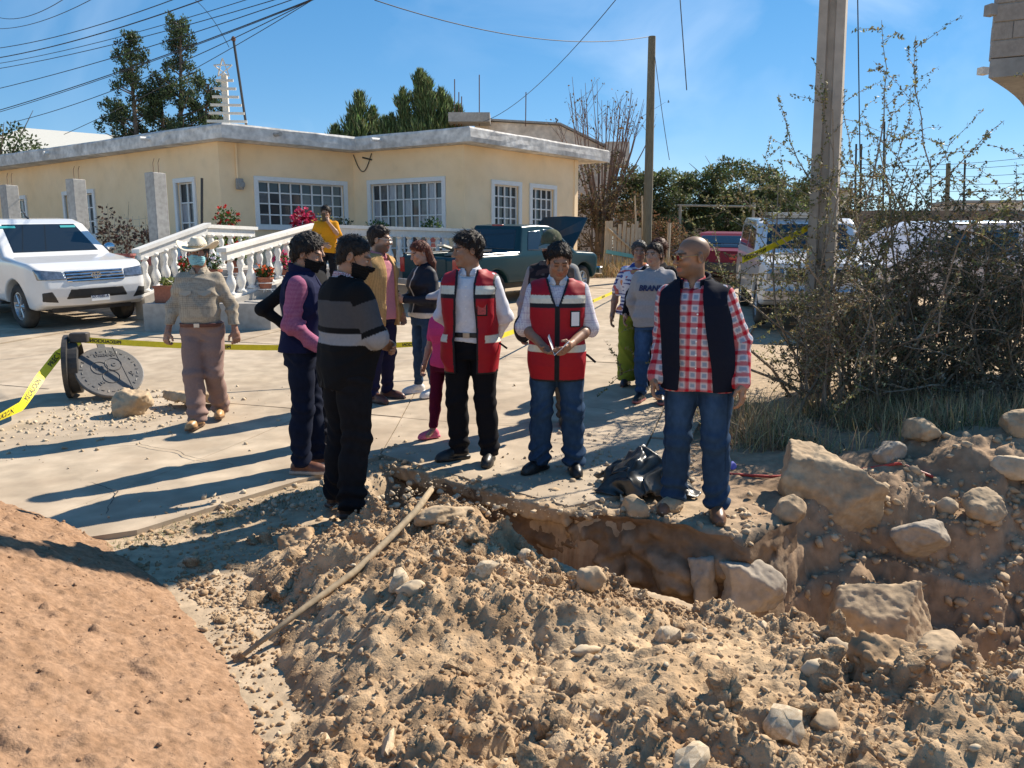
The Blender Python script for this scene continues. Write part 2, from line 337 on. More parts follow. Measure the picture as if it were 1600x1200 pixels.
for i in range(-6, 5):
    for j in range(-1, 9):
        for reg in regions:
            bm = bmesh.new(); nseg = 14 if j < 4 else 7
            bmesh.ops.create_grid(bm, x_segments=nseg, y_segments=nseg, size=PAN / 2 - 0.008)
            for q in bm.verts:
                a, b = q.co.x + i * PAN + .9, q.co.y + j * PAN + 4.9; q.co = (a * ca - b * sa, a * sa + b * ca, 0)
            for p, q in reg:
                if bm.faces: keep_left(bm, p, q)
            keep_left(bm, (-30, 1.5), (30, 1.5)) if bm.faces else None
            if sum(fc.calc_area() for fc in bm.faces) < .02: bm.free(); continue
            tilt = rng.normal(0, .0022, 3); c0 = np.mean([q.co for q in bm.verts], axis=0)
            for q in bm.verts:
                q.co.z = float(gz(q.co.x, q.co.y)) + .036 + tilt[0] * 2 + tilt[1] * (q.co.x - c0[0]) + tilt[2] * (q.co.y - c0[1]) + .004 * float(vnoise(q.co.x * 1.3, q.co.y * 1.3, s=5))
            r = bmesh.ops.extrude_edge_only(bm, edges=[e for e in bm.edges if e.is_boundary])
            for g in r['geom']:
                if isinstance(g, bmesh.types.BMVert):
                    g.co.z -= .13; g.co.x += .03 * float(vnoise(g.co.x * 9, g.co.y * 9, s=8)) * 0
            bmesh.ops.recalc_face_normals(bm, faces=bm.faces)
            me = bpy.data.meshes.new('slab'); bm.to_mesh(me); bm.free(); link('slab', me, m_conc, street)
m_crack = mat('crack_dirt', (.10, .08, .06), .95)
for k_, (x0, y0, an, ln) in enumerate(((-3.4, 6.2, 20, 1.5), (-2.2, 8.2, -35, 1.2), (-.4, 6.9, 15, 1.3), (.5, 7.6, -20, 1.1), (-4.4, 9.6, 10, 1.8), (-1.2, 10.8, 30, 1.6), (-3.0, 5.2, -15, .9), (1.2, 10.2, 60, 1.4))):
    V = []; F = []; n = 26; a_ = R(an); px_, py_ = x0, y0
    for i_ in range(n):
        a_ += rng.normal(0, .22); px_ += math.cos(a_) * ln / n; py_ += math.sin(a_) * ln / n; w_ = .0045 * (1 - abs(i_ / n - .4)) * rng.uniform(.5, 1.3); z_ = float(gz(px_, py_)) + .0475; V += [(px_ - math.sin(a_) * w_, py_ + math.cos(a_) * w_, z_), (px_ + math.sin(a_) * w_, py_ - math.cos(a_) * w_, z_)]
    F = [(2 * i_, 2 * i_ + 1, 2 * i_ + 3, 2 * i_ + 2) for i_ in range(n - 1)]; link('crack', pymesh('crack', V, F), m_crack, street)
def floor_z(x, y): return float(gz(x, y)) + .037

# ---- spoil heap
m_heap = mat('dug_soil', (.33, .215, .122), .98, col2=(.47, .34, .21), var=.28, vscale=3.2, bump=.024, bscale=70, spec=.12, detail=9)
m_clod = mat('clod_soil', (.30, .195, .112), .98, col2=(.45, .325, .20), var=.25, vscale=1.5, bump=.03, bscale=5, spec=.12)
m_lime = mat('limestone', (.50, .38, .25), .92, col2=(.38, .275, .17), var=.2, vscale=4.5, bump=.012, bscale=30, spec=.2, detail=9)
m_lime2 = mat('pale_limestone', (.55, .45, .32), .92, col2=(.42, .32, .21), var=.15, vscale=6, bump=.008, bscale=35, spec=.2)
heap = thing('spoil_heap', 'heap of dug tan soil and clods in front of the trench', 'soil heap', (0, 3, 0))
v, f = grid_mesh(np.arange(-1.9, 3.3, .013), np.arange(1.75, 4.95, .013), heap_z)
f = f[(v[f].mean(1)[:, 2] > gz(v[f].mean(1)[:, 0], v[f].mean(1)[:, 1]) - .12 - 1.2 * (v[f].mean(1)[:, 1] > np.interp(v[f].mean(1)[:, 0], NX, NY)))]
v = v - A3(0, 3, 0); link('soil', pymesh('soil', v, f, True), m_heap, heap)
def top_z(x, y): return np.maximum(heap_z(x, y), ground_z(x, y))
def rock_mesh(seed, sub=2, rough=.35, flat=1.0, facets=0, fine=0):
    bm = bmesh.new(); bmesh.ops.create_icosphere(bm, subdivisions=sub, radius=1)
    p = np.array([q.co for q in bm.verts]); g = np.random.default_rng(seed)
    if facets:
        for _ in range(facets):
            d = g.normal(size=3); d /= np.linalg.norm(d); o = g.uniform(.45, .8); s = p @ d; p -= np.outer(np.maximum(s - o, 0), d)
    nn = fbm(p[:, 0] * 1.3 + seed, p[:, 1] * 1.3, p[:, 2] * 1.3, s=seed % 97, o=3)
    nn = nn + (fine * fbm(p[:, 0] * 4 + seed, p[:, 1] * 4, p[:, 2] * 4, s=seed % 89 + 7, o=3) if fine else 0)
    p = p * (1 + rough * nn)[:, None] * g.uniform(.75, 1.25, 3); p[:, 2] *= flat
    for q, c in zip(bm.verts, p): q.co = c
    me = bpy.data.meshes.new('clod'); bm.to_mesh(me); bm.free(); return me
protos = [rock_mesh(s, 3 if s % 4 else 2, .42, .85, 5 if s % 2 else 2, .55 if s % 4 else 0) for s in range(14)]
for k, me in enumerate(protos): me.materials.append(m_clod if k % 4 else m_lime2)
for me in protos: me.polygons.foreach_set('use_smooth', [k_ % 3 != 0 for k_ in range(len(me.polygons))])
def scatter(n, fn, smin_, smax_, pw=2.0):
    X = []; m = 0
    while m < n:
        x, y, wgt = fn(n * 2); k = rng.random(len(x)) < wgt; X.append(np.stack([x[k], y[k]], 1)); m += int(k.sum())
    X = np.concatenate(X)[:n]; s = smin_ + (smax_ - smin_) * rng.random(n) ** pw; return [(float(x), float(y), float(q)) for (x, y), q in zip(X, s)]
def heap_pt(n):
    x = rng.uniform(-1.75, 3.0, n); y = rng.uniform(1.9, 4.75, n); yn = np.interp(x, NX, NY)
    xl = np.interp(y, [1, 2.3, 2.8, 3.3, 3.8, 4.2, 4.7], [-.9, -1.0, -1.18, -1.4, -1.85, -1.6, -1.2])
    cl = .25 + .75 * sstep(-.25, .45, vnoise(x * 1.5 + 9, y * 1.5, s=30))
    return x, y, (x > xl) * (y < yn + .15) * cl * (0.55 + .45 * np.exp(-np.abs(yn - y) / .5))
for x, y, s in scatter(260, heap_pt, .018, .066, 2.2):
    o = bpy.data.objects.new('clod', protos[rng.integers(len(protos))]); C.objects.link(o); o.parent = heap
    o.location = (x, y - 3, float(top_z(x, y)) - s * .05); o.scale = (s, s, s * rng.uniform(.7, 1)); o.rotation_euler = rng.uniform(0, 6.28, 3)
lowp = []
for s in range(12):
    me = rock_mesh(100 + s, 1 if s < 6 else 0, .45, .85, 3 if s < 6 else 0); pv = np.array([q.co[:] for q in me.vertices]); pf = np.array([q.vertices[:] for q in me.polygons]); lowp.append((pv, pf)); bpy.data.meshes.remove(me)
def crumbs(name, pts, zf, m, parent=None, off=(0, 0, 0), sink=.2):
    V = []; F = []; n = 0; zz = zf(np.array([p[0] for p in pts]), np.array([p[1] for p in pts]))
    for (x, y, s), z in zip(pts, zz):
        pv, pf = lowp[rng.integers(6)] if s > .011 else lowp[6 + rng.integers(6)]; a = rng.uniform(0, 6.28); c_, s_ = math.cos(a), math.sin(a); b = rng.uniform(0, 6.28); cb, sb = math.cos(b), math.sin(b)
        M = np.array([[c_, -s_, 0], [s_, c_, 0], [0, 0, 1]]) @ np.array([[1, 0, 0], [0, cb, -sb], [0, sb, cb]])
        V.append(pv @ M.T * s + (x - off[0], y - off[1], z + s * sink)); F.append(pf + n); n += len(pv)
    return tag(link(name, pymesh(name, np.concatenate(V), np.concatenate(F)), m, parent), kind='stuff')
crumbs('crumbs', scatter(21000, heap_pt, .0032, .015, 3.2), top_z, m_clod, heap, (0, 3, 0), .05)
crumbs('pebbles', scatter(300, heap_pt, .005, .018, 2.8), top_z, m_lime2, heap, (0, 3, 0))
def bank_pt(n):
    x = rng.uniform(-1.0, 4.6, n); yf = np.interp(x, FX, FY); y = yf + rng.normal(.02, .22, n) - rng.random(n) * np.where(x > 1.5, 1.2, .15)
    return x, y, (.35 + .65 * (x > 1.3)) * (.4 + .6 * (vnoise(x * 2, y * 2, s=61) > 0))
tag(crumbs('bank_stones', scatter(2600, bank_pt, .005, .042, 3.6), ground_z, m_lime, sink=-.05), 'loose stones and crumbs along the trench bank', 'stones')
def road_pt(n):
    x = rng.uniform(-4.6, 1.6, n); y = rng.uniform(4.5, 8.6, n)
    wgt = .25 * np.exp(-((x + 3.9) ** 2 + (y - 7.4) ** 2) / .5) * 4 + .9 * np.exp(-((x - .9) ** 2 / .35 + (y - 5.6) ** 2 / .25)) + .5 * np.exp(-np.maximum(y - np.interp(x, FX, FY), 0) / .18) * (x > -1.1) + .5 * np.exp(-((x + 1.5) ** 2 / .3 + (y - 4.6) ** 2 / .2)) + .006
    return x, y, wgt
tag(crumbs('road_grit', scatter(2600, road_pt, .0035, .026, 3.6), lambda x, y: np.maximum(gz(x, y) + .034, ground_z(x, y)), m_lime2), 'pale grit and small stones strewn on the street', 'grit')

def gap_pt(n):
    y = rng.uniform(2.2, 4.9, n); x = rng.uniform(-2.2, -.5, n); return x, y, .3 + .7 * (vnoise(x * 3, y * 3, s=66) > 0)
tag(crumbs('dirt_crumbs', scatter(2200, gap_pt, .003, .020, 3.2), ground_z, m_clod), 'crumbs of dirt between the sand pile and the heap', 'dirt')
# ---- sand pile
m_sand_ = 0
m_sand = mat('red_sand', (.255, .155, .093), .98, col2=(.325, .205, .128), var=.24, vscale=11, bump=.022, bscale=85, spec=.1, detail=10)
def sand_z(x, y):
    a = R(-35); dx, dy = x + 4.2, y - 2.6; p = (dx * math.cos(a) + dy * math.sin(a)) / 1.8; q = -dx * math.sin(a) + dy * math.cos(a)
    t = np.hypot(p, q) / 2.4 * (1 + .012 * fbm(x * 1.2, y * 1.2, s=71, o=2)); z = 2.4 * .6 * (np.sqrt((1 - t) ** 2 + .0006) + 1 - t) / 2 - .02
    on = sstep(.0, .06, z)
    z = z + on * (.016 * fbm(x * 2.2, y * 2.2, s=72, o=3) + .007 * fbm(x * 16, y * 16, s=73, o=4) + .05 * lumps(x, y, .10, 74, .03) + .03 * lumps(x, y, .045, 75, .07) + .016 * lumps(x, y, .026, 78, .25) - .012 * lumps(x + 7, y, .05, 79, .10) + .005 * fbm(x * 35, y * 35, s=80, o=2))
    rid = np.abs(vnoise(p * 4 + 2 * vnoise(x, y, s=77), q * 13, s=76)); z = z - on * .028 * sstep(.10, 0, rid) * sstep(.45, .9, z)
    return np.where(z < .0, z - .03, z)
v, f = grid_mesh(np.arange(-3.6, -.4, .0105), np.arange(1.35, 4.9, .0105), sand_z); fc = v[f].mean(1); f = f[fc[:, 2] > -.02]
sp = tag(link('sand_pile', pymesh('sand_pile', v - A3(-2.5, 2.4, 0), f, True), m_sand), 'large smooth pile of reddish brown sand at the left', 'sand pile'); sp.location = (-2.5, 2.4, 0)
def sand_pt(n):
    x, y = rng.uniform(-3.5, -.45, n), rng.uniform(1.5, 4.8, n); return x, y, (sand_z(x, y) > 0) * 1.0
crumbs('grains', scatter(1500, sand_pt, .0025, .011, 4), sand_z, m_sand, sp, (-2.5, 2.4, 0), .1)
# ================================================================ yellow house
m_wall = mat('yellow_render', (.95, .72, .46), .9, col2=(.90, .65, .38), var=.07, vscale=.7, bump=.003, bscale=40, spec=.2, dirt=.10, detail=10)
m_roofc = mat('weathered_white_concrete', (.76, .73, .68), .95, col2=(.50, .475, .44), var=.25, vscale=1.6, bump=.02, bscale=9, spec=.15, detail=12)
m_white = mat('white_paint', (.76, .75, .72), .6, var=.04, vscale=5, spec=.3, dirt=.10)
m_plaster = mat('white_plaster', (.74, .72, .67), .85, var=.07, vscale=4, bump=.003, bscale=40, dirt=.22)
m_glassd = mat('dark_pane', (.045, .05, .055), .06, spec=.6)
m_curt = mat('curtained_pane', (.34, .34, .36), .12, spec=.6, var=.25, vscale=3, aniso=(6, 6, .4))
m_glassb = mat('grey_pane', (.12, .125, .13), .08, spec=.6, var=.3, vscale=2)
m_cem = mat('grey_cement', (.36, .34, .31), .93, col2=(.28, .27, .25), var=.15, vscale=2.5, bump=.006, bscale=40)
m_blk = mat('black_iron', (.03, .03, .03), .5)
house = thing('yellow_house', 'single storey yellow house with a flat white roof slab', 'house', (-4, 20, .8))
HO = Vector((-4, 20, .8))
WPT = dict(A0=(-18.5, 26.9), AB=(-7.0, 18.95), BC=(-4.23, 21.1), CD=(-1.18, 19.5), D1=(1.9, 22.7))
def facade(a, b, z0, z1, ops, th=.2, parent=house, name='wall', m=m_wall, org=HO):
    p, q = Vector((*WPT[a], 0)), Vector((*WPT[b], 0)); d = (q - p); Ln = d.length; d.normalize(); nrm = Vector((-d.y, d.x, 0))  # inward
    us = sorted({0, Ln} | {u for o in ops for u in o[:2]}); zs = sorted({z0, z1} | {z for o in ops for z in o[2:4]})
    V = []; F = []
    def P(u, z, k): V.append(p + d * u + nrm * (th * k) + Vector((0, 0, z)) - org); return len(V) - 1
    def solid(i, j):
        if i < 0 or j < 0 or i >= len(us) - 1 or j >= len(zs) - 1: return False
        u, z = (us[i] + us[i + 1]) / 2, (zs[j] + zs[j + 1]) / 2; return not any(o[0] < u < o[1] and o[2] < z < o[3] for o in ops)
    for i in range(len(us) - 1):
        for j in range(len(zs) - 1):
            if not solid(i, j): continue
            u0, u1, y0, y1 = us[i], us[i + 1], zs[j], zs[j + 1]
            F.append((P(u0, y0, 0), P(u1, y0, 0), P(u1, y1, 0), P(u0, y1, 0))); F.append((P(u0, y1, 1), P(u1, y1, 1), P(u1, y0, 1), P(u0, y0, 1)))
            for (ii, jj, e) in ((i - 1, j, ((u0, y1), (u0, y0))), (i + 1, j, ((u1, y0), (u1, y1))), (i, j - 1, ((u0, y0), (u1, y0))), (i, j + 1, ((u1, y1), (u0, y1)))):
                if not solid(ii, jj): (a1, b1), (a2, b2) = e; F.append((P(a2, b2, 0), P(a1, b1, 0), P(a1, b1, 1), P(a2, b2, 1)))
    link(name, pymesh(name, V, F), m, parent); return p, d, nrm
def window(fr, u0, u1, z0, z1, nc, nr, panes=None, label=None, sur=.11, back=.09, parent=house, org=HO):
    p, d, nrm = fr; ang = math.atan2(d.y, d.x)
    def at_(u, z, k): return p + d * u + nrm * k + Vector((0, 0, z)) - org
    b = MB(); M = Matrix.Rotation(ang, 3, 'Z')
    for (c, hx, hz) in (((u0 + u1) / 2, (u1 - u0) / 2 + sur, 0), ):
        b.box(at_(c, z1 + sur / 2, -.012), (hx, .035, sur / 2), M); b.box(at_(c, z0 - sur / 2 + .002, -.016), (hx, .045, sur / 2 - .004), M)
    for u in (u0 - sur / 2, u1 + sur / 2): b.box(at_(u, (z0 + z1) / 2, -.010), (sur / 2, .032, (z1 - z0) / 2 - .001), M)
    wn = b.build('window', m_white, parent)
    if label: wn['label'] = label
    b = MB(); du, dz = (u1 - u0) / nc, (z1 - z0) / nr
    for i in range(nc + 1): b.box(at_(u0 + i * du + (.018 if i == 0 else -.018 if i == nc else 0), (z0 + z1) / 2, back - .02), (.018, .017, (z1 - z0) / 2), M)
    for j in range(nr + 1): b.box(at_((u0 + u1) / 2, z0 + j * dz + (.018 if j == 0 else -.018 if j == nr else 0), back - .018), ((u1 - u0) / 2, .014, .016), M)
    b.build('frame', m_white, wn)
    proto = {}
    for i in range(nc):
        for j in range(nr):
            k = panes(i, j) if panes else 0; mm = (m_glassd, m_curt, m_glassb)[k]
            if k not in proto: proto[k] = pymesh('pane', MB().box((0, 0, 0), (du / 2, .004, dz / 2)).v, MB().box((0, 0, 0), (1, 1, 1)).f); proto[k].materials.append(mm)
            o = link('pane', proto[k], None, wn); o.location = at_(u0 + (i + .5) * du, z0 + (j + .5) * dz, back + .012); o.rotation_euler = (R(rng.uniform(-.6, .6)), 0, ang + R(rng.uniform(-.6, .6)))
    return wn
ZF, ZT = 1.35, 4.30
fa = facade('A0', 'AB', .5, ZT, [(12.2, 12.9, ZF + .1, 3.42), (11.0, 11.6, ZF + .1, 3.42), (6.5, 8.1, 2.2, 3.36), (2.6, 4.0, 2.2, 3.36)])
fb = facade('AB', 'BC', .6, ZT, [(.92, 3.2, 2.36, 3.44)])
fc_ = facade('BC', 'CD', .6, ZT, [(.58, 2.80, ZF + .05, 3.46)])
fd = facade('CD', 'D1', .5, ZT, [(1.03, 1.94, 2.30, 3.42), (2.47, 3.36, 2.32, 3.42)])
window(fa, 12.2, 12.9, ZF + .1, 3.42, 2, 4, lambda i, j: [2, 2, 1, 0, 2, 1, 2, 2][(i * 4 + j) % 8], 'tall paned window by the corner'); window(fa, 11.0, 11.6, ZF + .1, 3.42, 2, 4, lambda i, j: 2)
window(fa, 6.5, 8.1, 2.2, 3.36, 4, 3, lambda i, j: 2 if (i + j) % 3 else 0); window(fa, 2.6, 4.0, 2.2, 3.36, 4, 3)
window(fb, .92, 3.2, 2.36, 3.44, 8, 4, lambda i, j: 0 if (i % 2 or j % 2) else 2, 'wide barred window with many dark panes')
window(fc_, .58, 2.80, ZF + .05, 3.46, 9, 5, lambda i, j: 1 if (i in (0, 7, 8) and j in (3, 2) or (i + 2 * j) % 5 == 0) else (2 if (i + j) % 2 else 0), 'glazed door with side lights and pale curtains')
window(fd, 1.03, 1.94, 2.30, 3.42, 4, 4, lambda i, j: 2 if i > 1 and j < 3 else 0); window(fd, 2.47, 3.36, 2.32, 3.42, 4, 4, lambda i, j: 2 if i > 1 and j < 3 else 0)
b = MB(); p1, p2 = Vector((*WPT['D1'], 0)), Vector((-4.6, 26.9, 0)); d = (p2 - p1).normalized(); b.box((p1 + p2) / 2 - HO + Vector((0, 0, 2.4)) + Vector((-d.y, d.x, 0)) * .1, ((p2 - p1).length / 2, .1, 1.899), Matrix.Rotation(math.atan2(d.y, d.x), 3, 'Z')); b.build('wall', m_wall, house)
roof = [(-20.2, 27.2), (-6.69, 18.4), (-4.05, 20.62), (-.99, 18.98), (2.85, 23.2), (-4.4, 27.9), (-14, 33)]
def densify(poly, s=.35):
    out = []
    for i, p in enumerate(poly):
        q = poly[(i + 1) % len(poly)]; n = max(1, int(math.hypot(q[0] - p[0], q[1] - p[1]) / s)); out += [(p[0] + (q[0] - p[0]) * k / n, p[1] + (q[1] - p[1]) * k / n) for k in range(n)]
    return out
rp_ = densify(roof); n = len(rp_); V = []; F = []
for k, (dz, inw) in enumerate(((4.305, 0), (4.42, -.006), (4.52, 0), (4.60, .0), (4.645, .05))):
    for (x, y) in rp_:
        j = .012 * float(vnoise(x * 4, y * 4, k * 3.1, s=81)); cx, cy = -5, 24; r = math.hypot(x - cx, y - cy)
        V.append((x - (x - cx) / r * (inw + j) - HO.x, y - (y - cy) / r * (inw + j) - HO.y, dz + .016 * float(vnoise(x * 2.2, y * 2.2, k, s=82)) * (k > 0) - HO.z))
for k in range(4): F += [(k * n + i, k * n + (i + 1) % n, (k + 1) * n + (i + 1) % n, (k + 1) * n + i) for i in range(n)]
F += [tuple(reversed(range(n))), tuple(range(4 * n, 5 * n))]
rf = link('roof', pymesh('roof', V, F), m_roofc, house)
def spout(px, z, d):    # drain spouts poking through the edge
    b = MB(); p = Vector((*px, z)) - HO; b.tube([p, p + Vector(d)], .045, 10); b.build('drain_spout', m_white, rf)
for (x, y) in ((-13.1, 22.75), (-9.05, 19.98), (-3.35, 20.15)): spout((x, y), 4.50, (-.16, -.24, -.02))
b = MB(); q = Vector((-5.75, 19.28, 4.5)) - HO; b.tube([q, q + Vector((.25, -.3, -.03))], .05, 10); b.build('drain_spout', m_cem, rf)
# conduit and meter on the recessed wall
p, d, nrm = fb; q = p + d * .42 - nrm * .03 - HO; b = MB(); b.tube([q + Vector((0, 0, 4.28)), q + Vector((0, 0, 3.45))], .03, 8); b.build('conduit', m_wall, house)
b = MB(); M = Matrix.Rotation(math.atan2(d.y, d.x), 3, 'Z') @ Matrix.Rotation(R(90), 3, 'X'); b.lathe([(.09, 0), (.09, .08), (.075, .12), (.0, .125)], q + d * .06 + Vector((0, 0, 3.32)) - nrm * 0, 16, M); b.box(q + d * .03 + Vector((0, 0, 3.33)) - nrm * .03, (.09, .04, .13), math.atan2(d.y, d.x), .02); b.build('electric_meter', m_cem, house)
p, d, nrm = fc_; q = p - HO; b = MB(); b.tube([q + d * (.05 + .6 * t) - nrm * .03 + Vector((0, 0, 4.25 - .45 * math.sin(math.pi * min(1, t * 1.0)) + .0 * t)) for t in np.linspace(0, 1, 12)], .012, 5); b.tube([q - nrm * .03 + d * t + Vector((0, 0, 4.25 - .25 * t)) for t in (.35, .65)], .02, 5); b.build('loose_cable', m_blk, house)

# ---- terrace, stairs, retaining walls
m_ter = mat('terrace_cement', (.42, .39, .35), .92, col2=(.33, .31, .28), var=.15, vscale=2, bump=.004, bscale=40)
ter = thing('terrace', 'raised cement terrace with steps in front of the yellow house', 'terrace', (-5, 15, .6)); TO = Vector((-5, 15, .6))
def poly_block(name, poly, z0, z1, m, parent=None, org=Vector((0, 0, 0))):
    b = MB(); b.prism([(x - org.x, y - org.y) for x, y in poly], z0 - org.z, z1 - org.z); return b.build(name, m, parent)
poly_block('platform', [(-15, 20.9), (-7.3, 15.75), (-6.2, 15.45), (-3.9, 15.42), (-.98, 18.35), (-1.1, 19.3), (-4.1, 20.95), (-7.1, 18.8), (-18, 26.3)], .3, ZF, m_ter, ter, TO)
poly_block('landing', [(-6.05, 12.62), (-4.0, 12.72), (-3.7, 13.5), (-6.62, 14.25), (-6.05, 13.9)], .2, .84, m_ter, ter, TO)
for k in range(4):
    y0 = 13.3 + k * .53; z = .86 + .122 * (k + 1); poly_block('step', [(-6.35 + .1 * k, y0 + .5 - .1 * k), (-4.62 + k * .16, y0), (-4.05, 15.45), (-6.0, 15.45)], .3 + .002 * k, z, m_ter, ter, TO)
poly_block('ledge', [(-4.55, 13.1), (-4.1, 12.75), (-2.55, 14.5), (-3.0, 15.9), (-3.85, 15.35)], .2, .858, m_ter, ter, TO)
b = MB()
def slopewall(b, p, q, zb, z0, z1, w_):
    p, q = Vector((*p, 0)), Vector((*q, 0)); d = (q - p).normalized(); nn = Vector((-d.y, d.x, 0)) * w_; V = []
    for s_ in (-1, 1): V += [p + nn * s_ + Vector((0, 0, zb)), q + nn * s_ + Vector((0, 0, zb)), q + nn * s_ + Vector((0, 0, z1)), p + nn * s_ + Vector((0, 0, z0))]
    b.add([x - TO for x in V], [(0, 1, 2, 3), (7, 6, 5, 4), (0, 4, 5, 1), (1, 5, 6, 2), (2, 6, 7, 3), (3, 7, 4, 0)])
slopewall(b, (-4.80, 12.95), (-3.93, 15.5), .3, .88, 1.37, .13); slopewall(b, (-6.78, 14.05), (-6.06, 15.5), .3, .88, 1.37, .13); b.build('stringer', m_ter, ter)
m_bal = m_plaster
prof = [(.062, 0), (.062, .035), (.045, .045), (.038, .07), (.055, .13), (.068, .19), (.062, .25), (.036, .33), (.03, .36), (.036, .375), (.03, .39), (.045, .45), (.05, .49), (.04, .54), (.028, .57), (.045, .585), (.06, .60), (.06, .64)]
bp = MB().lathe(prof, n=12); bal_me = pymesh('baluster', bp.v, bp.f, True); bal_me.materials.append(m_bal)
def balustrade(label, p, q, z0, z1, n, caps=(1, 1), ends=True):
    o = thing('balustrade', label, 'balustrade', (p[0], p[1], z0), group='white balustrades of the terrace'); p, q = Vector((*p, 0)), Vector((*q, 0)); L_ = (q - p).length; d = (q - p).normalized(); a = math.atan2(d.y, d.x); nn = Vector((-d.y, d.x, 0))
    def bar(name, za, zb, w_, ext=.04):
        V = []; P0, P1 = -d * ext, d * (L_ + ext); s_ = (z1 - z0) / L_
        for k in (-1, 1): V += [P0 + nn * w_ * k + Vector((0, 0, za - ext * s_)), P1 + nn * w_ * k + Vector((0, 0, za + z1 - z0 + ext * s_)), P1 + nn * w_ * k + Vector((0, 0, zb + z1 - z0 + ext * s_)), P0 + nn * w_ * k + Vector((0, 0, zb - ext * s_))]
        b = MB(); b.add(V, [(0, 1, 2, 3), (7, 6, 5, 4), (0, 4, 5, 1), (1, 5, 6, 2), (2, 6, 7, 3), (3, 7, 4, 0)]); return b.build(name, m_bal, o)
    bar('base_rail', 0, .05, .085); bar('apron', .66, .80, .06, .0); bar('handrail', .802, .87, .10, .06)
    for k in range(n):
        t = (k + .5) / n; c = link('baluster', bal_me, None, o); c.location = d * (L_ * t) + Vector((0, 0, .045 + (z1 - z0) * t)); c.rotation_euler = (0, 0, rng.uniform(0, 6))
        c.scale = (1.25, 1.25, 1)
    return o
balustrade('white sloping stair balustrade behind the people in the middle', (-4.80, 12.98), (-3.93, 15.5), .88, 1.37, 10)
balustrade('white sloping stair balustrade beside the white pickup', (-6.76, 14.1), (-6.06, 15.48), .88, 1.37, 7)
balustrade('long level white balustrade along the terrace edge', (-3.86, 15.56), (-1.02, 18.32), 1.36, 1.36, 15)
balustrade('short white balustrade at the head of the stairs', (-6.12, 15.62), (-5.6, 16.9), 1.36, 1.36, 5)
# ---- fence pillars, wire, ledge with pots
m_pil = mat('pillar_cement', (.33, .32, .30), .95, col2=(.40, .385, .36), var=.18, vscale=3, bump=.006, bscale=30)
led = poly_block('garden_wall', [(-12.2, 18.55), (-6.95, 15.42), (-6.83, 15.62), (-12.1, 18.75)], .3, 1.42, m_ter); tag(led, 'low cement garden wall behind the white pickup', 'wall')
for k, (x, y, lab) in enumerate(((-11.5, 18.05, 'grey cement fence pillar nearest the left edge'), (-9.2, 16.67, 'grey cement fence pillar above the pickup windscreen'), (-6.93, 15.38, 'grey cement fence pillar nearest the stairs'))):
    b = MB(); b.box((0, 0, 1.35), (.14, .14, 1.35), R(-31), .012); o = b.build('fence_pillar', m_pil); o.location = (x, y, .5 - .0 + (.0)); tag(o, lab, 'pillar', 'cement fence pillars')
    for dx in (-.05, .05):
        b = MB(); b.tube([(dx, .05, 2.69), (dx, .05, 2.9), (dx + .03, .05, 2.98)], .006, 5); b.build('rebar', mat('rust', (.16, .08, .05), .9) if k == 0 and dx < 0 else bpy.data.materials['rust'], o)
m_wire = mat('wire', (.25, .24, .23), .6, metal=.5)
b = MB()
A_, B_ = Vector((-11.5, 18.05, 1.45)), Vector((-6.93, 15.38, 1.45))
for k in range(27):
    p = A_.lerp(B_, k / 26); b.tube([p, p + Vector((0, 0, .95))], .0028, 3, False)
for j in range(8): b.tube([A_.lerp(B_, t) + Vector((0, 0, .02 + j * .13 - .05 * math.sin(t * 6.28 * 2) ** 2)) for t in np.linspace(0, 1, 9)], .0028, 3, False)
tag(b.build('wire_fence', m_wire), 'sagging wire mesh strung between the cement pillars', 'fence')
b = MB(); b.tube([(-6.75, 16.9, 1.35), (-6.62, 16.9, 3.25)], .028, 6); tag(b.build('iron_stake', m_blk), 'leaning dark iron stake by the tall paned window', 'stake')

# ---- roof star, mast
m_tree = mat('painted_wood', (.72, .66, .56), .8, var=.12, vscale=8)
st = thing('roof_star_tree', 'white slatted christmas tree frame with a star on the roof', 'ornament', (-6.98, 19.6, 4.64))
b = MB(); b.box((0, 0, .65), (.07, .035, .65)); b.build('post', m_tree, st); b = MB(); b.box((0, 0, .02), (.16, .12, .03)); b.build('foot', m_tree, st)
for k in range(6): b = MB(); b.box((.02, -.045, .21 + k * .19), (.49 - .056 * k, .012, .03), Matrix.Rotation(R(1.0), 3, 'Y')); b.build('slat', m_tree, st)
b = MB(); pts = [(math.sin(math.pi * k / 5) * (.23 if k % 2 == 0 else .10), math.cos(math.pi * k / 5) * (.23 if k % 2 == 0 else .10)) for k in range(10)]
for k in range(10): p, q = pts[k], pts[(k + 1) % 10]; b.tube([(p[0], -.05, 1.44 + p[1]), (q[0], -.05, 1.44 + q[1])], .016, 5)
for k in range(0, 10, 2): p, q = pts[k], pts[(k + 4) % 10]; b.tube([(p[0], -.04, 1.44 + p[1]), (q[0], -.04, 1.44 + q[1])], .012, 5)
b.build('star', m_tree, st)
b = MB(); b.tube([(-6.62, 20.0, 4.6), (-6.84, 20.0, 6.85)], .032, 7); o = b.build('roof_mast', m_blk); tag(o, 'thin dark mast on the roof beside the star ornament', 'mast'); b = MB(); b.lathe([(.05, 0), (.06, .05), (.03, .1), (0, .11)], (-6.84, 20.0, 6.82), 8); b.build('insulator', bpy.data.materials['rust'], o)

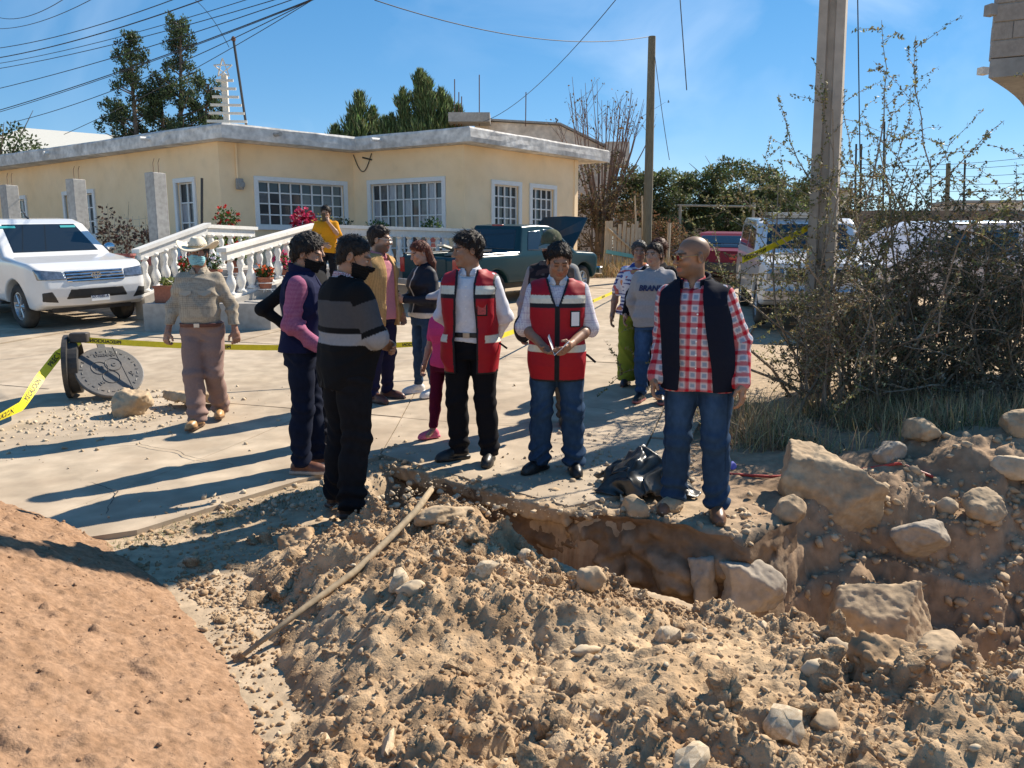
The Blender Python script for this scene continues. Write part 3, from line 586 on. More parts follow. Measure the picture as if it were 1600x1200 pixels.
# ---- neighbours behind
m_cream = mat('cream_block', (.72, .63, .52), .92, col2=(.54, .45, .35), var=.2, vscale=1.2, bump=.01, bscale=8)
m_grey_roof = mat('pale_sheet_roof', (.66, .63, .54), .6, var=.08, vscale=1, aniso=(1, 8, 1)); m_dkwall = mat('dark_brick', (.15, .12, .11), .95, var=.25, vscale=6)
gb = thing('gabled_building', 'cream block building with a low gable behind the house', 'building', (2, 30, 1.3))
b = MB(); b.prism([(-3.4, 0), (1.75, 0), (1.75, 4.2), (-.2, 5.12), (-2.8, 5.26), (-3.4, 5.28)], -8, 0, Matrix.Rotation(R(90), 3, 'X')); b.build('wall', m_cream, gb)
b = MB()
for (x0, z0, x1, z1) in ((-3.45, 5.3, -2.8, 5.28), (-2.8, 5.28, -.2, 5.14), (-.2, 5.14, 1.9, 4.17)):
    dx, dz = x1 - x0, z1 - z0; Lh = math.hypot(dx, dz) / 2; b.box(((x0 + x1) / 2, 4, (z0 + z1) / 2 + .04), (Lh, 4.12, .035), Matrix.Rotation(-math.atan2(dz, dx), 3, 'Y'))
b.build('roof', m_cem, gb)
b = MB(); b.box((1.95, .3, 4.1), (.45, .5, .42)); b.build('water_tank_base', m_cream, gb)
b = MB(); b.box((-3.55, -.6, 5.25), (.75, .5, .16)); b.build('parapet', m_cem, gb)
for (x, z) in ((-4.1, 1.35), (-3.95, .9), (-3.85, .75), (-3.2, 1.5), (-1.5, .9)):
    b = MB(); b.tube([(x, -.6, 5.0), (x + .01, -.6, 5.3 + z)], .018, 4); b.build('rebar', bpy.data.materials['rust'], gb)
wb = thing('white_roofed_building', 'long pale sheet roof of a building at the far left', 'building', (-25, 46, 1.5))
b = MB(); b.prism([(-6, 0), (6, 0), (6, 5.6), (-6, 6.2)], -6, 0, Matrix.Rotation(R(90), 3, 'X')); b.build('wall', m_dkwall, wb)
b = MB(); b.box((0, 2.6, 6.5), (7, 4, .08), Matrix.Rotation(R(4.5), 3, 'Y') @ Matrix.Rotation(R(18), 3, 'X')); b.build('roof', m_grey_roof, wb)

# ---- unfinished block building at the right edge: blocks laid in courses
m_block = mat('grey_block', (.36, .315, .27), .95, col2=(.30, .265, .23), var=.15, vscale=5, bump=.006, bscale=50)
m_mort = mat('mortar', (.34, .32, .29), .95, var=.15, vscale=8, bump=.004, bscale=50); m_bov = mat('pale_ceiling_block', (.62, .55, .40), .9, var=.12, vscale=3)
bb = thing('block_building', 'unfinished concrete block upper storey jutting out at the right edge', 'building', (7.5, 9.5, .4)); BO = Vector((7.5, 9.5, .4))
P0 = Vector((5.60, 9.5, 0)); du = Vector((.91, -.41, 0)).normalized(); dl = Vector((.64, .77, 0)).normalized(); dn = Vector((-du.y, du.x, 0))
b = MB(); c = P0 + du * 2.6 + dn * .09; b.box(c - BO + Vector((0, 0, 4.28)), (2.595, .075, .38), math.atan2(du.y, du.x)); b.build('wall', m_mort, bb)
bm_ = MB().box((0, 0, 0), (.194, .09, .094), None, .006); blk = pymesh('block', bm_.v, bm_.f); blk.materials.append(m_block)
for r_ in range(4):
    for k in range(13):
        o = link('block', blk, None, bb); o.location = P0 - BO + du * (.2 + k * .4 - (.2 if r_ % 2 else 0) + (.2 if r_ % 2 and k == 0 else 0)) + dn * .09 + Vector((0, 0, 3.99 + r_ * .2 + rng.normal(0, .002))) + dn * rng.normal(0, .003)
        o.rotation_euler = (0, 0, math.atan2(du.y, du.x))
        if r_ % 2 and k == 0: o.scale = (.5, 1, 1); o.location -= du * .1
curve = [P0 + dl * t * 3.6 + du * (.10 * math.sin(math.pi * t)) for t in np.linspace(0, 1, 9)]
foot = [P0] + [P0 + du * 5.2] + [P0 + du * 5.2 + dl * 3.6] + curve[::-1][:-1]
b = MB(); b.prism([((q - BO).x, (q - BO).y) for q in foot], 3.68 - .4, 3.885 - .4); b.build('floor_slab', m_cem, bb)
for k in range(7):
    b = MB(); q = P0 + du * (1.0 + .0 * k) + dl * (.35 + k * .45); b.box(q + du * 1.6 - BO + Vector((0, 0, 3.672)), (1.7 - .04 * k, .15, .02), math.atan2(du.y, du.x)); b.build('ceiling_block', m_bov, bb)
gf = [P0 + du * 1.5 + dl * .1, P0 + du * 5.2 + dl * .1, P0 + du * 5.2 + dl * 3.5, P0 + du * 1.5 + dl * 3.5]
b = MB(); b.prism([((q - BO).x, (q - BO).y) for q in gf], -.3, 3.27); b.build('ground_floor', m_block, bb)
b = MB(); b.box(P0 - du * .06 - BO + Vector((0, 0, 3.76)), (.05, .04, .04), .3); b.build('wood_peg', m_tree, bb)
b = MB(); b.box(P0 - du * .04 - BO + Vector((0, 0, 4.43)), (.05, .05, .06), .3); b.build('switch_box', m_cem, bb)
bwall = [P0 + dl * .25 - du * .05, P0 + dl * .25 + du * 5]   # rear part keeps the storey's shadow solid
b = MB(); b.prism([((q - BO).x, (q - BO).y) for q in [curve[0] + du * .25 + dl * .3, P0 + du * 5.1 + dl * .3, P0 + du * 5.1 + dl * 3.5, curve[-1] + du * .25 - dl * .1, curve[4] + du * .25]], 3.486, 4.16); b.build('inner_walls', m_block, bb)
# ================================================================ people
m_skin = mat('skin', (.5, .3, .2), .5, attr=True, var=.06, vscale=14, bump=.0012, bscale=120, spec=.35, sub=.08)
m_cloth = mat('woven_cloth', (.5, .5, .5), .9, attr=True, var=.06, vscale=12, bump=.0035, bscale=16, spec=.15)
m_denim = mat('denim', (.1, .15, .25), .92, attr=True, var=.16, vscale=7, bump=.006, bscale=14, spec=.12, aniso=(1, 1, .7))
m_shine = mat('synthetic_cloth', (.5, .1, .1), .6, attr=True, var=.07, vscale=9, bump=.005, bscale=11, spec=.3)
m_leather = mat('shoe_leather', (.1, .1, .1), .42, attr=True, var=.1, vscale=10, bump=.002, bscale=40, spec=.5)
m_hair = mat('hair', (.02, .016, .013), .62, attr=True, var=.35, vscale=25, bump=.006, bscale=90, spec=.28, aniso=(1, 1, .25))
m_felt = mat('felt', (.72, .63, .48), .9, var=.06, vscale=8, bump=.001, bscale=90)
m_blackcloth = mat('black_cloth', (.018, .018, .02), .8, var=.1, vscale=10, spec=.2)
m_refl = mat('reflective_tape', (.72, .71, .60), .45, var=.1, vscale=14, aniso=(6, 6, .8), spec=.5)
m_paper = mat('paper', (.85, .84, .82), .7)
m_gold = mat('gold_metal', (.6, .42, .18), .3, metal=1)
m_lens = mat('dark_lens', (.02, .015, .012), .06, spec=.7)
m_steel = mat('steel', (.5, .5, .5), .3, metal=1)
TORSO = np.array([[.70, .140, .106, .012], [.84, .160, .116, .012], [.93, .166, .118, .008], [1.02, .156, .110, .0], [1.12, .156, .110, -.004], [1.24, .168, .120, -.004], [1.32, .172, .116, .002], [1.36, .160, .104, .008], [1.40, .126, .088, .014], [1.435, .086, .072, .016], [1.465, .064, .062, .014], [1.50, .056, .058, .010]])
TORSO_F = np.array([[.70, .142, .110, .012], [.84, .166, .122, .014], [.93, .172, .124, .010], [1.02, .146, .104, .0], [1.12, .134, .098, -.004], [1.22, .148, .122, -.018], [1.30, .150, .114, -.010], [1.35, .138, .096, .004], [1.39, .108, .08, .010], [1.425, .074, .064, .012], [1.46, .056, .054, .012], [1.50, .05, .052, .010]])
def rotz(a): c, s = math.cos(a), math.sin(a); return np.array([[c, -s, 0], [s, c, 0], [0, 0, 1]], np.float32)
def rotx(a): c, s = math.cos(a), math.sin(a); return np.array([[1, 0, 0], [0, c, -s], [0, s, c]], np.float32)
def roty(a): c, s = math.cos(a), math.sin(a); return np.array([[c, 0, s], [0, 1, 0], [-s, 0, c]], np.float32)
def folds(P, amp, seed, k=26.):
    g = np.random.default_rng(seed); r = 0
    for i in range(4):
        d = g.normal(size=3).astype(np.float32); d[2] *= 1.3; d /= np.linalg.norm(d); e = g.normal(size=3).astype(np.float32)
        ph = g.uniform(0, 6.28); q = k * (.5 + .4 * i) * (P @ d) + 2.4 * np.sin(9 * (P @ e) + ph) + ph; r = r + (1 - 1.7 * np.abs(np.sin(q * .5))) * (.8 ** i) * (.5 + .5 * np.sin(5 * (P @ e) + 2 * ph))
    return -amp * r * .8
class Person:
    """local frame: stands at the origin, faces -Y, own left is +X; scaled by height / 1.72"""
    def __init__(s, label, loc, rz, H, seed, female=False, skin=(.36, .20, .125), belly=0., width=1., lean=(0, 0), head=(0, 0, 0), arms=None, legs=None, res=.009, hres=.0052, cat='person', hairc=(.018, .014, .012), prof=None, neck_h=None):
        s.T = (TORSO_F if female else TORSO).copy(); s.T[:, 1] *= width; s.T[:, 2] *= (.5 + .5 * width); s.fem = female
        if belly:
            bl = np.exp(-((s.T[:, 0] - 1.07) / .13) ** 2) * belly; s.T[:, 2] += bl * .55; s.T[:, 3] -= bl * .5; s.T[:, 1] += bl * .35
        s.w = width; s.seed = seed; s.s = H / 1.72; s.res = res / s.s; s.hres = hres / s.s; s.lean = lean; s.skin = np.array(skin); s.hairc = np.array(hairc)
        s.root = thing('person', label, cat, loc, rz); s.root.scale = (s.s,) * 3
        sx = (.132 if female else .150) * width + .010; sh = 1.372 if not female else 1.362
        D = {'L': [(sx, .012, sh), (sx + .055, .035, 1.12), (sx + .075, -.03, .875)], 'R': [(-sx, .012, sh), (-sx - .055, .035, 1.12), (-sx - .075, -.03, .875)]}
        if arms:
            for k in arms: D[k] = [D[k][0]] + [tuple(q) for q in arms[k][:2]] if len(arms[k]) == 2 else [tuple(q) for q in arms[k]]
        s.arm = D
        s.arm = {k: [tuple(np.array(q) + (np.array([lean[0], lean[1], 0]) * (q[2] - .95) if i == 0 else 0)) for i, q in enumerate(v)] for k, v in D.items()}
        E_ = {'L': [(.098, .005, .89), (.105, -.01, .48), (.112, .03, .09)], 'R': [(-.098, .005, .89), (-.105, -.01, .48), (-.112, .03, .09)]}
        s.toe = {'L': R(10), 'R': R(-10)}
        if legs:
            for k in legs:
                E_[k] = [E_[k][0]] + [tuple(q) for q in legs[k][:2]]
                if len(legs[k]) > 2: s.toe[k] = R(legs[k][2])
        s.leg = E_
        yaw, pit, rol = [R(a) for a in head]; s.HM = rotz(yaw) @ rotx(pit) @ roty(rol)       # pitch > 0 looks down
        s.nb = np.array([lean[0] * .53, .012 + lean[1] * .53, 1.475], np.float32); s.hc = s.nb + s.HM @ np.array([0, -.012, .125], np.float32) * 1.0
        s.parts = {}
    # --- fields
    def torso(s, P, off=0., n=2.5):
        z = P[:, 2]; x = P[:, 0] - s.lean[0] * np.maximum(z - .95, 0); y = P[:, 1] - s.lean[1] * np.maximum(z - .95, 0)
        a = np.interp(z, s.T[:, 0], s.T[:, 1]).astype(np.float32) + off; b = np.interp(z, s.T[:, 0], s.T[:, 2]).astype(np.float32) + off; c = np.interp(z, s.T[:, 0], s.T[:, 3]).astype(np.float32)
        q = (np.abs(x / a) ** n + np.abs((y - c) / b) ** n) ** (1 / n); d = (q - 1) * np.minimum(a, b) * .92
        return np.maximum(d, np.maximum(z - 1.50 - off, s.T[0, 0] - z))
    def armf(s, P, k, r=(.066, .054, .040), upto=1.0):
        a, e, w_ = s.arm[k]; d1 = rc(P, a, e, r[0], r[1])
        if upto < .5: return rc(P, a, np.array(a) + (np.array(e) - np.array(a)) * upto * 2, r[0], r[0] + (r[1] - r[0]) * upto * 2)
        t = (upto - .5) * 2; w2 = np.array(e) + (np.array(w_) - np.array(e)) * t; return smin(d1, rc(P, e, w2, r[1], r[1] + (r[2] - r[1]) * t), .03)
    def legf(s, P, k, r=(.094, .066, .058), z0=None, bell=0):
        h, kn, an = s.leg[k]; m = np.array(h) * .55 + np.array(kn) * .45; d = smin(rc(P, h, m, r[0], r[0] * .45 + r[1] * .57), rc(P, m, kn, r[0] * .45 + r[1] * .57, r[1]), .03)
        cm = np.array(kn) * .62 + np.array(an) * .38 + np.array([0, .012, 0]); rm = r[1] * .98 if not bell else (r[1] + r[2]) / 2
        return smin(smin(d, rc(P, kn, cm, r[1], rm), .03), rc(P, cm, an, rm, r[2]), .03)
    def headf(s, P, ears=True):
        Q = (P - s.hc.astype(np.float32)) @ s.HM.astype(np.float32)
        k = .97 if s.fem else 1.0; Q = Q / k
        d = ell(Q, (0, .018, .040), (.075, .097, .082)); d = smin(d, ell(Q, (0, -.024, -.030), (.061, .070, .082)), .03)
        d = smin(d, ell(Q, (0, -.066, -.094), (.030, .026, .022)), .03)
        for sg in (-1, 1):
            d = smin(d, ell(Q, (sg * .041, -.008, -.068), (.022, .045, .030)), .03); d = smin(d, ell(Q, (sg * .040, -.062, -.024), (.022, .020, .018)), .025)
        d = smin(d, rc(Q, (-.036, -.084, .026), (.036, -.084, .026), .011, .011), .02)
        for sg in (-1, 1): d = smax(d, -(np.linalg.norm(Q - A3(sg * .031, -.106, .004), axis=1) - .019), .014)
        for sg in (-1, 1): d = smin(d, np.linalg.norm(Q - A3(sg * .031, -.0775, .004), axis=1) - .0135, .006)
        d = smin(d, rc(Q, (0, -.090, .014), (0, -.113, -.028), .0075, .0125), .012)
        for sg in (-1, 1): d = smin(d, ell(Q, (sg * .012, -.102, -.033), (.009, .011, .008)), .008)
        d = smin(d, ell(Q, (0, -.090, -.058), (.023, .010, .0065)), .006); d = smin(d, ell(Q, (0, -.088, -.0695), (.020, .010, .0075)), .006)
        if ears:
            for sg in (-1, 1):
                e = (Q - A3(sg * .079, .016, -.004)) @ rotz(sg * .35); d = smin(d, smax(ell(e, (0, 0, 0), (.011, .021, .033)), -ell(e, (sg * .010, -.003, .002), (.008, .012, .021)), .004), .008)
        d = d * k
        nt_ = s.hc + s.HM @ np.array([0, .022, -.05], np.float32); d2 = rc(P, s.nb + np.array([0, .006, -.07]), nt_, .066 if not s.fem else .054, .055 if not s.fem else .046)
        return smin(d, d2, .025), Q
    def handf(s, P, k, curl=.5, n=None, thumb=None, spread=.0):
        a, e, w_ = [np.array(q, float) for q in s.arm[k]]; d = (w_ - e) / np.linalg.norm(w_ - e)
        d = np.array(s.hd[k], float) if k in getattr(s, 'hd', {}) else d; d /= np.linalg.norm(d)
        n = np.array(n if n is not None else (-1 if k == 'L' else 1, 0, 0), float); n -= d * (n @ d); n /= np.linalg.norm(n)      # palm side
        t = np.array(thumb if thumb is not None else (0, -1, 0), float); t -= d * (t @ d) + n * (t @ n); t /= np.linalg.norm(t)
        r = rc(P, w_ - d * .01, w_ + d * .035, .026, .030); M = np.stack([t, n, d], 1).astype(np.float32); Q = (P - (w_ + d * .058).astype(np.float32)) @ M
        r = smin(r, rbox(Q, (0, 0, 0), (.040, .0145, .042), .013), .018)
        for i, (o, ln) in enumerate(((.030, .072), (.010, .080), (-.011, .075), (-.031, .058))):
            p0 = w_ + d * .095 + t * o; q = p0; dirn = d.copy(); cu = curl * (.8 + .15 * i)
            for j in range(3):
                c_, s_ = math.cos(cu * (.9 if j else .6)), math.sin(cu * (.9 if j else .6)); dn = dirn * c_ + (n if j == 0 else nn_) * s_; nn_ = (n if j == 0 else nn_) * c_ - dirn * s_; dirn = dn
                q2 = q + dirn * ln * (.45, .32, .25)[j] + t * spread * (o / .03) * .01; r = smin(r, rc(P, q, q2, .0095 - .0008 * j, .0087 - .0008 * j), .005); q = q2
        q = w_ + d * .035 + t * .030; q2 = q + (d * .6 + t * .65 + n * .35) * .042; q3 = q2 + (d * .85 + t * .1 + n * .45) * .036
        r = smin(r, smin(rc(P, q, q2, .015, .011), rc(P, q2, q3, .0105, .009), .006), .010); return r
    # --- meshing
    def put(s, name, f, lo, hi, h, m, col=None, parent=None, label=None, proj=2):
        V, F = sdf_mesh(f, lo, hi, h, proj)
        if len(V) == 0: return None
        c = None
        if col is not None: c = col(V) if callable(col) else np.tile(np.array(col, np.float32), (len(V), 1))
        o = link(name, pymesh(name, V, F, True, c), m, parent or s.root)
        if label: o['label'] = label
        s.parts[name] = o; return o
    def body(s, beard=0., brows=(.03, .022, .018), bald=False, lips=None, hands=('L', 'R'), hand_args={}, fore=None, mask=False, face_dark=1.0, ankles=False):
        Vs = []; Fs = []; Cs = []; n0 = 0; sk = s.skin; lips = np.array(lips if lips is not None else sk * [1.0, .62, .62])
        def headcol(V):
            _, Q = s.headf(V); c = np.tile(sk, (len(V), 1)); c = c * (1 + .10 * vnoise(V[:, 0] * 40, V[:, 1] * 40, V[:, 2] * 40, s=s.seed)[:, None])
            def blend(w_, k): nonlocal c; c = c * (1 - w_[:, None]) + np.array(k) * w_[:, None]
            ck = np.exp(-(((np.abs(Q[:, 0]) - .04) / .02) ** 2 + ((Q[:, 2] + .03) / .025) ** 2)) * (Q[:, 1] < -.03); blend(.25 * ck, sk * [1.12, .8, .75])
            if beard:
                bd = sstep(-.02, -.055, Q[:, 2] + .25 * np.maximum(Q[:, 1] + .06, 0)) * sstep(.05, .01, Q[:, 1]) * sstep(-.16, -.12, Q[:, 2]); lipm = np.exp(-((Q[:, 0] / .026) ** 2 + ((Q[:, 2] + .064) / .013) ** 2)); blend(np.clip(beard * bd * (1 - lipm), 0, 1), s.hairc * 1.5 + .01)
            lm = (np.abs(Q[:, 0]) < .026) & (Q[:, 1] < -.07) & (Q[:, 2] < -.052) & (Q[:, 2] > -.077); blend(.75 * lm.astype(float), lips)
            br = sstep(.0075, .004, np.abs(Q[:, 2] - .027 + .06 * (np.abs(Q[:, 0]) - .03) ** 2 * 10)) * (np.abs(Q[:, 0]) > .012) * (np.abs(Q[:, 0]) < .05) * (Q[:, 1] < -.05); blend(.85 * br, np.array(brows))
            for sg in (-1, 1):
                r_ = np.hypot(Q[:, 0] - sg * .031, (Q[:, 2] - .003) * 1.7); fr = Q[:, 1] < -.075; blend(sstep(.016, .011, r_) * fr, (.12, .07, .05) if s.eyes_closed else (.55, .50, .46))
                if not s.eyes_closed: blend(sstep(.0085, .006, np.hypot(Q[:, 0] - sg * .031, Q[:, 2] - .003)) * fr, (.02, .012, .01)); blend(sstep(.005, .003, np.abs(Q[:, 2] - .0115)) * (r_ < .018) * fr, (.03, .02, .015))
            if bald:
                sc = sstep(-.01, .02, Q[:, 2] - (.068 - (Q[:, 1] + .08) * .95)); blend(.42 * sc, s.hairc + .03)
            return c
        h = s.hres
        def near(P, lo, hi, f):
            lo, hi = np.asarray(lo, np.float32), np.asarray(hi, np.float32); q = np.maximum(lo - P, P - hi).max(1); m = q < .03; d = np.maximum(q, .03) + .01
            if m.any(): d = d.astype(np.float32); d[m] = f(P[m])
            return d
        hlo = s.hc - .15; hhi = s.hc + .15; hlo[2] = s.nb[2] - .08; H_ = {}
        for k in ('L', 'R'):
            a, e, w_ = [np.array(q, np.float32) for q in s.arm[k]]; H_[k] = (a, e, w_, bool(fore.get(k) if isinstance(fore, dict) else fore), dict(hand_args.get(k, {})))
        def whole(P):
            d = near(P, hlo, hhi, lambda Z: s.headf(Z)[0]); d = np.minimum(d, rc(P, s.nb + np.array([0, .006, .01]), s.nb + np.array([0, .01, -.09]), .05, .05))
            for k in ('L', 'R'):
                a, e, w_, fo, kw = H_[k]; d = smin(d, rc(P, s.nb + np.array([0, .01, -.10]), a, .045, .042), .02)
                if fo: d = smin(d, smin(rc(P, a, e, .048, .040), smin(rc(P, e, e + (w_ - e) * .35, .039, .042), rc(P, e + (w_ - e) * .35, w_, .042, .026), .02), .02), .02)
                else: d = smin(d, smin(rc(P, a, e, .036, .032), rc(P, e, w_, .032, .026), .02), .02)
                if k in hands: d = smin(d, near(P, w_ - .2, w_ + .2, lambda Z: s.handf(Z, k, **kw)), .015)
            if ankles:
                for k in ('L', 'R'):
                    hp, kn, an = [np.array(q, np.float32) for q in s.leg[k]]; d = smin(d, rc(P, s.nb + np.array([0, .01, -.09]), (0, .01, .92), .05, .06), .02); d = smin(d, rc(P, (0, .01, .92), hp, .05, .06), .02); d = smin(d, rc(P, hp, kn, .055, .045), .02); d = smin(d, rc(P, kn, an, .044, .034), .02); d = smin(d, rc(P, an, an + A3(0, -.10, -.05), .034, .028), .02)
            return d
        pts = np.array([q for k in ('L', 'R') for q in s.arm[k]] + ([s.leg['L'][2], s.leg['R'][2]] if ankles else [])); lo = np.minimum(pts.min(0) - .21, hlo); hi = np.maximum(pts.max(0) + .21, hhi)
        V, F = sdf_mesh(whole, lo, hi, h * 1.08); c = np.tile(sk, (len(V), 1)) * (1 + .10 * vnoise(V[:, 0] * 40, V[:, 1] * 40, V[:, 2] * 40, s=3)[:, None])
        m = (V > hlo).all(1) & (V < hhi).all(1); c[m] = headcol(V[m])
        o = link('body', pymesh('body', V, F, True, c), m_skin, s.root); s.parts['body'] = o; return o
    eyes_closed = False
    def hair(s, style='short', t=.016, front=.072, tilt=1.0, col=None, extra=None, rough=.006, sides=.0, comb=(.25, -.7, -.55), slen=.035):
        col = np.array(col if col is not None else s.hairc)
        def f(P):
            Q = (P - s.hc.astype(np.float32)) @ s.HM.astype(np.float32); d = ell(Q, (0, .018, .040), (.075, .097, .082)); d = smin(d, ell(Q, (0, .03, -.02), (.066, .075, .07)), .03)
            reg0 = (front - (Q[:, 1] + .085) * tilt) - Q[:, 2]
            tt = t * (.45 + .55 * sstep(-.04, .07, Q[:, 2])) * (.15 + .85 * sstep(.004, -.03, reg0)); d = d - tt - rough * (.25 + .75 * sstep(.0, -.03, reg0)) * fbm(Q[:, 0] * 45 + 20 * Q[:, 2], Q[:, 1] * 45, Q[:, 2] * 22, s=s.seed, o=4) * 1.3
            reg = (front - (Q[:, 1] + .085) * tilt) - Q[:, 2] + .006 * vnoise(Q[:, 0] * 60, Q[:, 1] * 60, s=s.seed + 3); reg = np.maximum(reg, -.085 - Q[:, 2] if style == 'short' else -.12 - Q[:, 2])
            ear = ell(Q * np.array([1, 1, 1], np.float32), (0, .012, -.018), (.2, .022, .032)); d = smax(d, reg, .008); d = smax(d, -ear, .01)
            if extra is not None: d = smin(d, extra(P, Q), .02)
            return d
        lo = s.hc - .17; hi = s.hc + .17
        if extra is not None: lo = lo - [.05, .12, .45]; hi = hi + [.05, .16, .05]
        ho = s.put('hair', f, lo, hi, s.hres * 1.15, m_hair, lambda V: col * (1 + .5 * vnoise(V[:, 0] * 90, V[:, 1] * 90, V[:, 2] * 22, s=5)[:, None]))
        if ho is None: return ho
        g = np.random.default_rng(s.seed + 70); V = np.array([q.co[:] for q in ho.data.vertices], np.float32); n = int(1500 if s.hres * s.s < .0055 else 700); P = V[g.integers(len(V), size=n)] + g.normal(0, .002, (n, 3)).astype(np.float32)
        e = .004; d0 = f(P); N_ = np.stack([f(P + A3(*(e if i == j else 0 for j in range(3)))) - d0 for i in range(3)], 1); N_ /= np.linalg.norm(N_, axis=1, keepdims=True) + 1e-6
        cb = (s.HM @ np.array(comb, np.float32)) + g.normal(0, .35, (n, 3)); cb = cb - N_ * (cb * N_).sum(1, keepdims=True); cb /= np.linalg.norm(cb, axis=1, keepdims=True) + 1e-6
        ln = (g.uniform(.5, 1.2, n) * slen)[:, None]; sd_ = np.cross(cb, N_) * .0016; p1 = P + cb * ln * .5 + N_ * (.004 + .0025 * g.random((n, 1))); p2 = p1 + cb * ln * .5 + N_ * g.normal(0, .0035, (n, 1)); P = P - N_ * .002
        W_ = np.stack([P - sd_, P + sd_, p1 + sd_, p1 - sd_, p2 + sd_ * .3, p2 - sd_ * .3], 1).reshape(-1, 3); i = np.arange(n) * 6; F = np.concatenate([np.stack([i, i + 1, i + 2, i + 3], 1), np.stack([i + 3, i + 2, i + 4, i + 5], 1)])
        o = link('hair_strands', pymesh('hair_strands', W_, F, False, np.repeat(col * np.exp(g.normal(.1, .4, n))[:, None], 6, 0)), m_hair, ho); o['kind'] = 'stuff'; return ho
    def bounds(s, pad=.14, z0=.6, z1=1.62):
        pts = np.array([q for k in ('L', 'R') for q in s.arm[k]]); lo = np.minimum(pts.min(0), [-.3, -.28, z0]) - pad * .8; hi = np.maximum(pts.max(0), [.3, .25, z1]) + pad * .8; lo[2] = z0; hi[2] = z1; return lo, hi
    def top(s, name, col, hem=.86, off=.016, sleeve=1.0, sr=(.078, .066, .050), collar=None, mat_=None, fold=.0105, neck=1.462, neckfront=.05, flare=.012, cuff=True, opening=None, arms=('L', 'R'), shoulder_cut=None, zmax=1.52):
        sd = s.seed
        def core(P):
            d = s.torso(P, off + flare * 0); d = d - flare * sstep(1.05, hem, P[:, 2])
            for k in arms:
                r = [q * .80 + off * .2 for q in sr]; da = s.armf(P, k, r, sleeve)
                if k in (shoulder_cut or ()): pass
                a_, e_, w_ = s.arm[k]
                if sleeve > .5: # gathered cloth at the elbow and cuff
                    ee = np.linalg.norm(P - A3(*e_), axis=1); da = da + .006 * np.sin(70 * (P @ A3(*(np.array(w_) - np.array(e_)) / np.linalg.norm(np.array(w_) - np.array(e_)))) + 2 * np.sin(20 * P[:, 0] + 25 * P[:, 1])) * np.exp(-(ee / .11) ** 2)
                d = smin(d, da, .045)
            return d
        def f(P):
            d = core(P) + folds(P, fold, sd); d = np.maximum(d, (hem + .008 * np.sin(P[:, 0] * 14 + sd)) - P[:, 2] - .0 * P[:, 1])
            x, y = P[:, 0] - s.nb[0], P[:, 1] - s.nb[1]
            d = np.maximum(d, np.minimum(P[:, 2] - (neck + .010 - neckfront * sstep(.03, -.09, y)), .10 - np.hypot(x, y)))        # scooped neck line
            if sleeve >= .99:
                pass
            if opening is not None: d = np.maximum(d, opening(P))
            return d
        lo, hi = s.bounds(z0=hem - .03, z1=zmax)
        for k in arms: lo[2] = min(lo[2], s.arm[k][2][2] - .08 if sleeve > .7 else 9)
        o = s.put(name, f, lo, hi, s.res, mat_ or m_cloth, col); s.core = core; return o
    def collar(s, col, name='collar', r=.072, h_=.045, mat_=None, spread=.055, z=1.452, th=.0045):
        def f(P):
            Q = P - s.nb.astype(np.float32); x, y, zz = Q[:, 0], Q[:, 1] - .004, Q[:, 2] - (z - 1.475)
            zz = zz - .30 * (y)          # rises to the nape
            rr = np.hypot(x / 1.0, y / 1.0); lean_ = .35 * zz
            d = np.abs(rr - (r - lean_ + .012 * sstep(-.02, -.07, y))) - th; d = smax(d, np.abs(zz - .012) - h_ / 2, .004); d = np.maximum(d, -(np.abs(x) - spread * sstep(.03, -.07, y) * 0 - .012 - .5 * np.maximum(-.018 + zz + .02, 0)) * (y < 0) - (y >= 0))
            lap = rbox(np.stack([np.abs(x) - .042 , y + .068, zz + .012 + .35 * (np.abs(x) - .042)], 1), (0, 0, 0), (.026, .006, .022), .004)   # turned-down points
            return np.minimum(d, lap)
        return s.put(name, f, s.nb - [.13, .13, .10], s.nb + [.13, .13, .10], s.hres, mat_ or m_cloth, col)
    def trousers(s, col, r=(.100, .074, .066), waist=1.0, hem=.055, mat_=None, bell=0, fold=.006, bunch=.010, name='trousers', off=.008):
        def f(P):
            d = s.torso(P, off); d = np.maximum(d, .80 - P[:, 2])
            for k in ('L', 'R'): d = smin(d, s.legf(P, k, r, bell=bell), .03)
            z = P[:, 2]; b_ = np.exp(-((z - .13) / .09) ** 2) + .45 * np.exp(-((z - .5) / .09) ** 2) + .4 * np.exp(-((z - .86) / .06) ** 2)
            d = d + folds(P, fold, s.seed + 5, 20) + bunch * b_ * np.sin(72 * z + 3.2 * np.sin(11 * P[:, 0] + s.seed) + 2.6 * np.sin(9 * P[:, 1] + 17 * P[:, 0]))
            return np.maximum(np.maximum(d, z - waist), np.minimum(*[np.maximum(hem - z + .03 * 0, -9) for _ in (0, 1)]))
        pts = np.array([q for k in ('L', 'R') for q in s.leg[k]]); lo = np.minimum(pts.min(0) - .14, [-.27, -.26, 0]); hi = np.maximum(pts.max(0) + .14, [.27, .22, 0]); lo[2] = hem - .03; hi[2] = waist + .04
        return s.put(name, f, lo, hi, s.res * 1.05, mat_ or m_denim, col)
    def belt(s, col, z=.985, h_=.018, off=.016, buckle=True):
        s.put('belt', lambda P: np.maximum(s.torso(P, off), np.abs(P[:, 2] - z) - h_), [-.3, -.3, z - .05], [.3, .3, z + .05], s.hres * 1.2, m_leather, col)
        if buckle:
            y = s.front_y(0, z, off); b = MB(); b.box((0, y - .004, z), (.026, .004, .019), None, .004); b.build('buckle', m_steel, s.root)
    def front_y(s, x, z, off=.02, back=False):
        t = np.linspace(-.4, .05, 226) if not back else np.linspace(.4, -.05, 226); P = np.stack([np.full(226, x), t, np.full(226, z)], 1).astype(np.float32); d = s.torso(P, off); i = np.argmax(d < 0); return float(t[i])
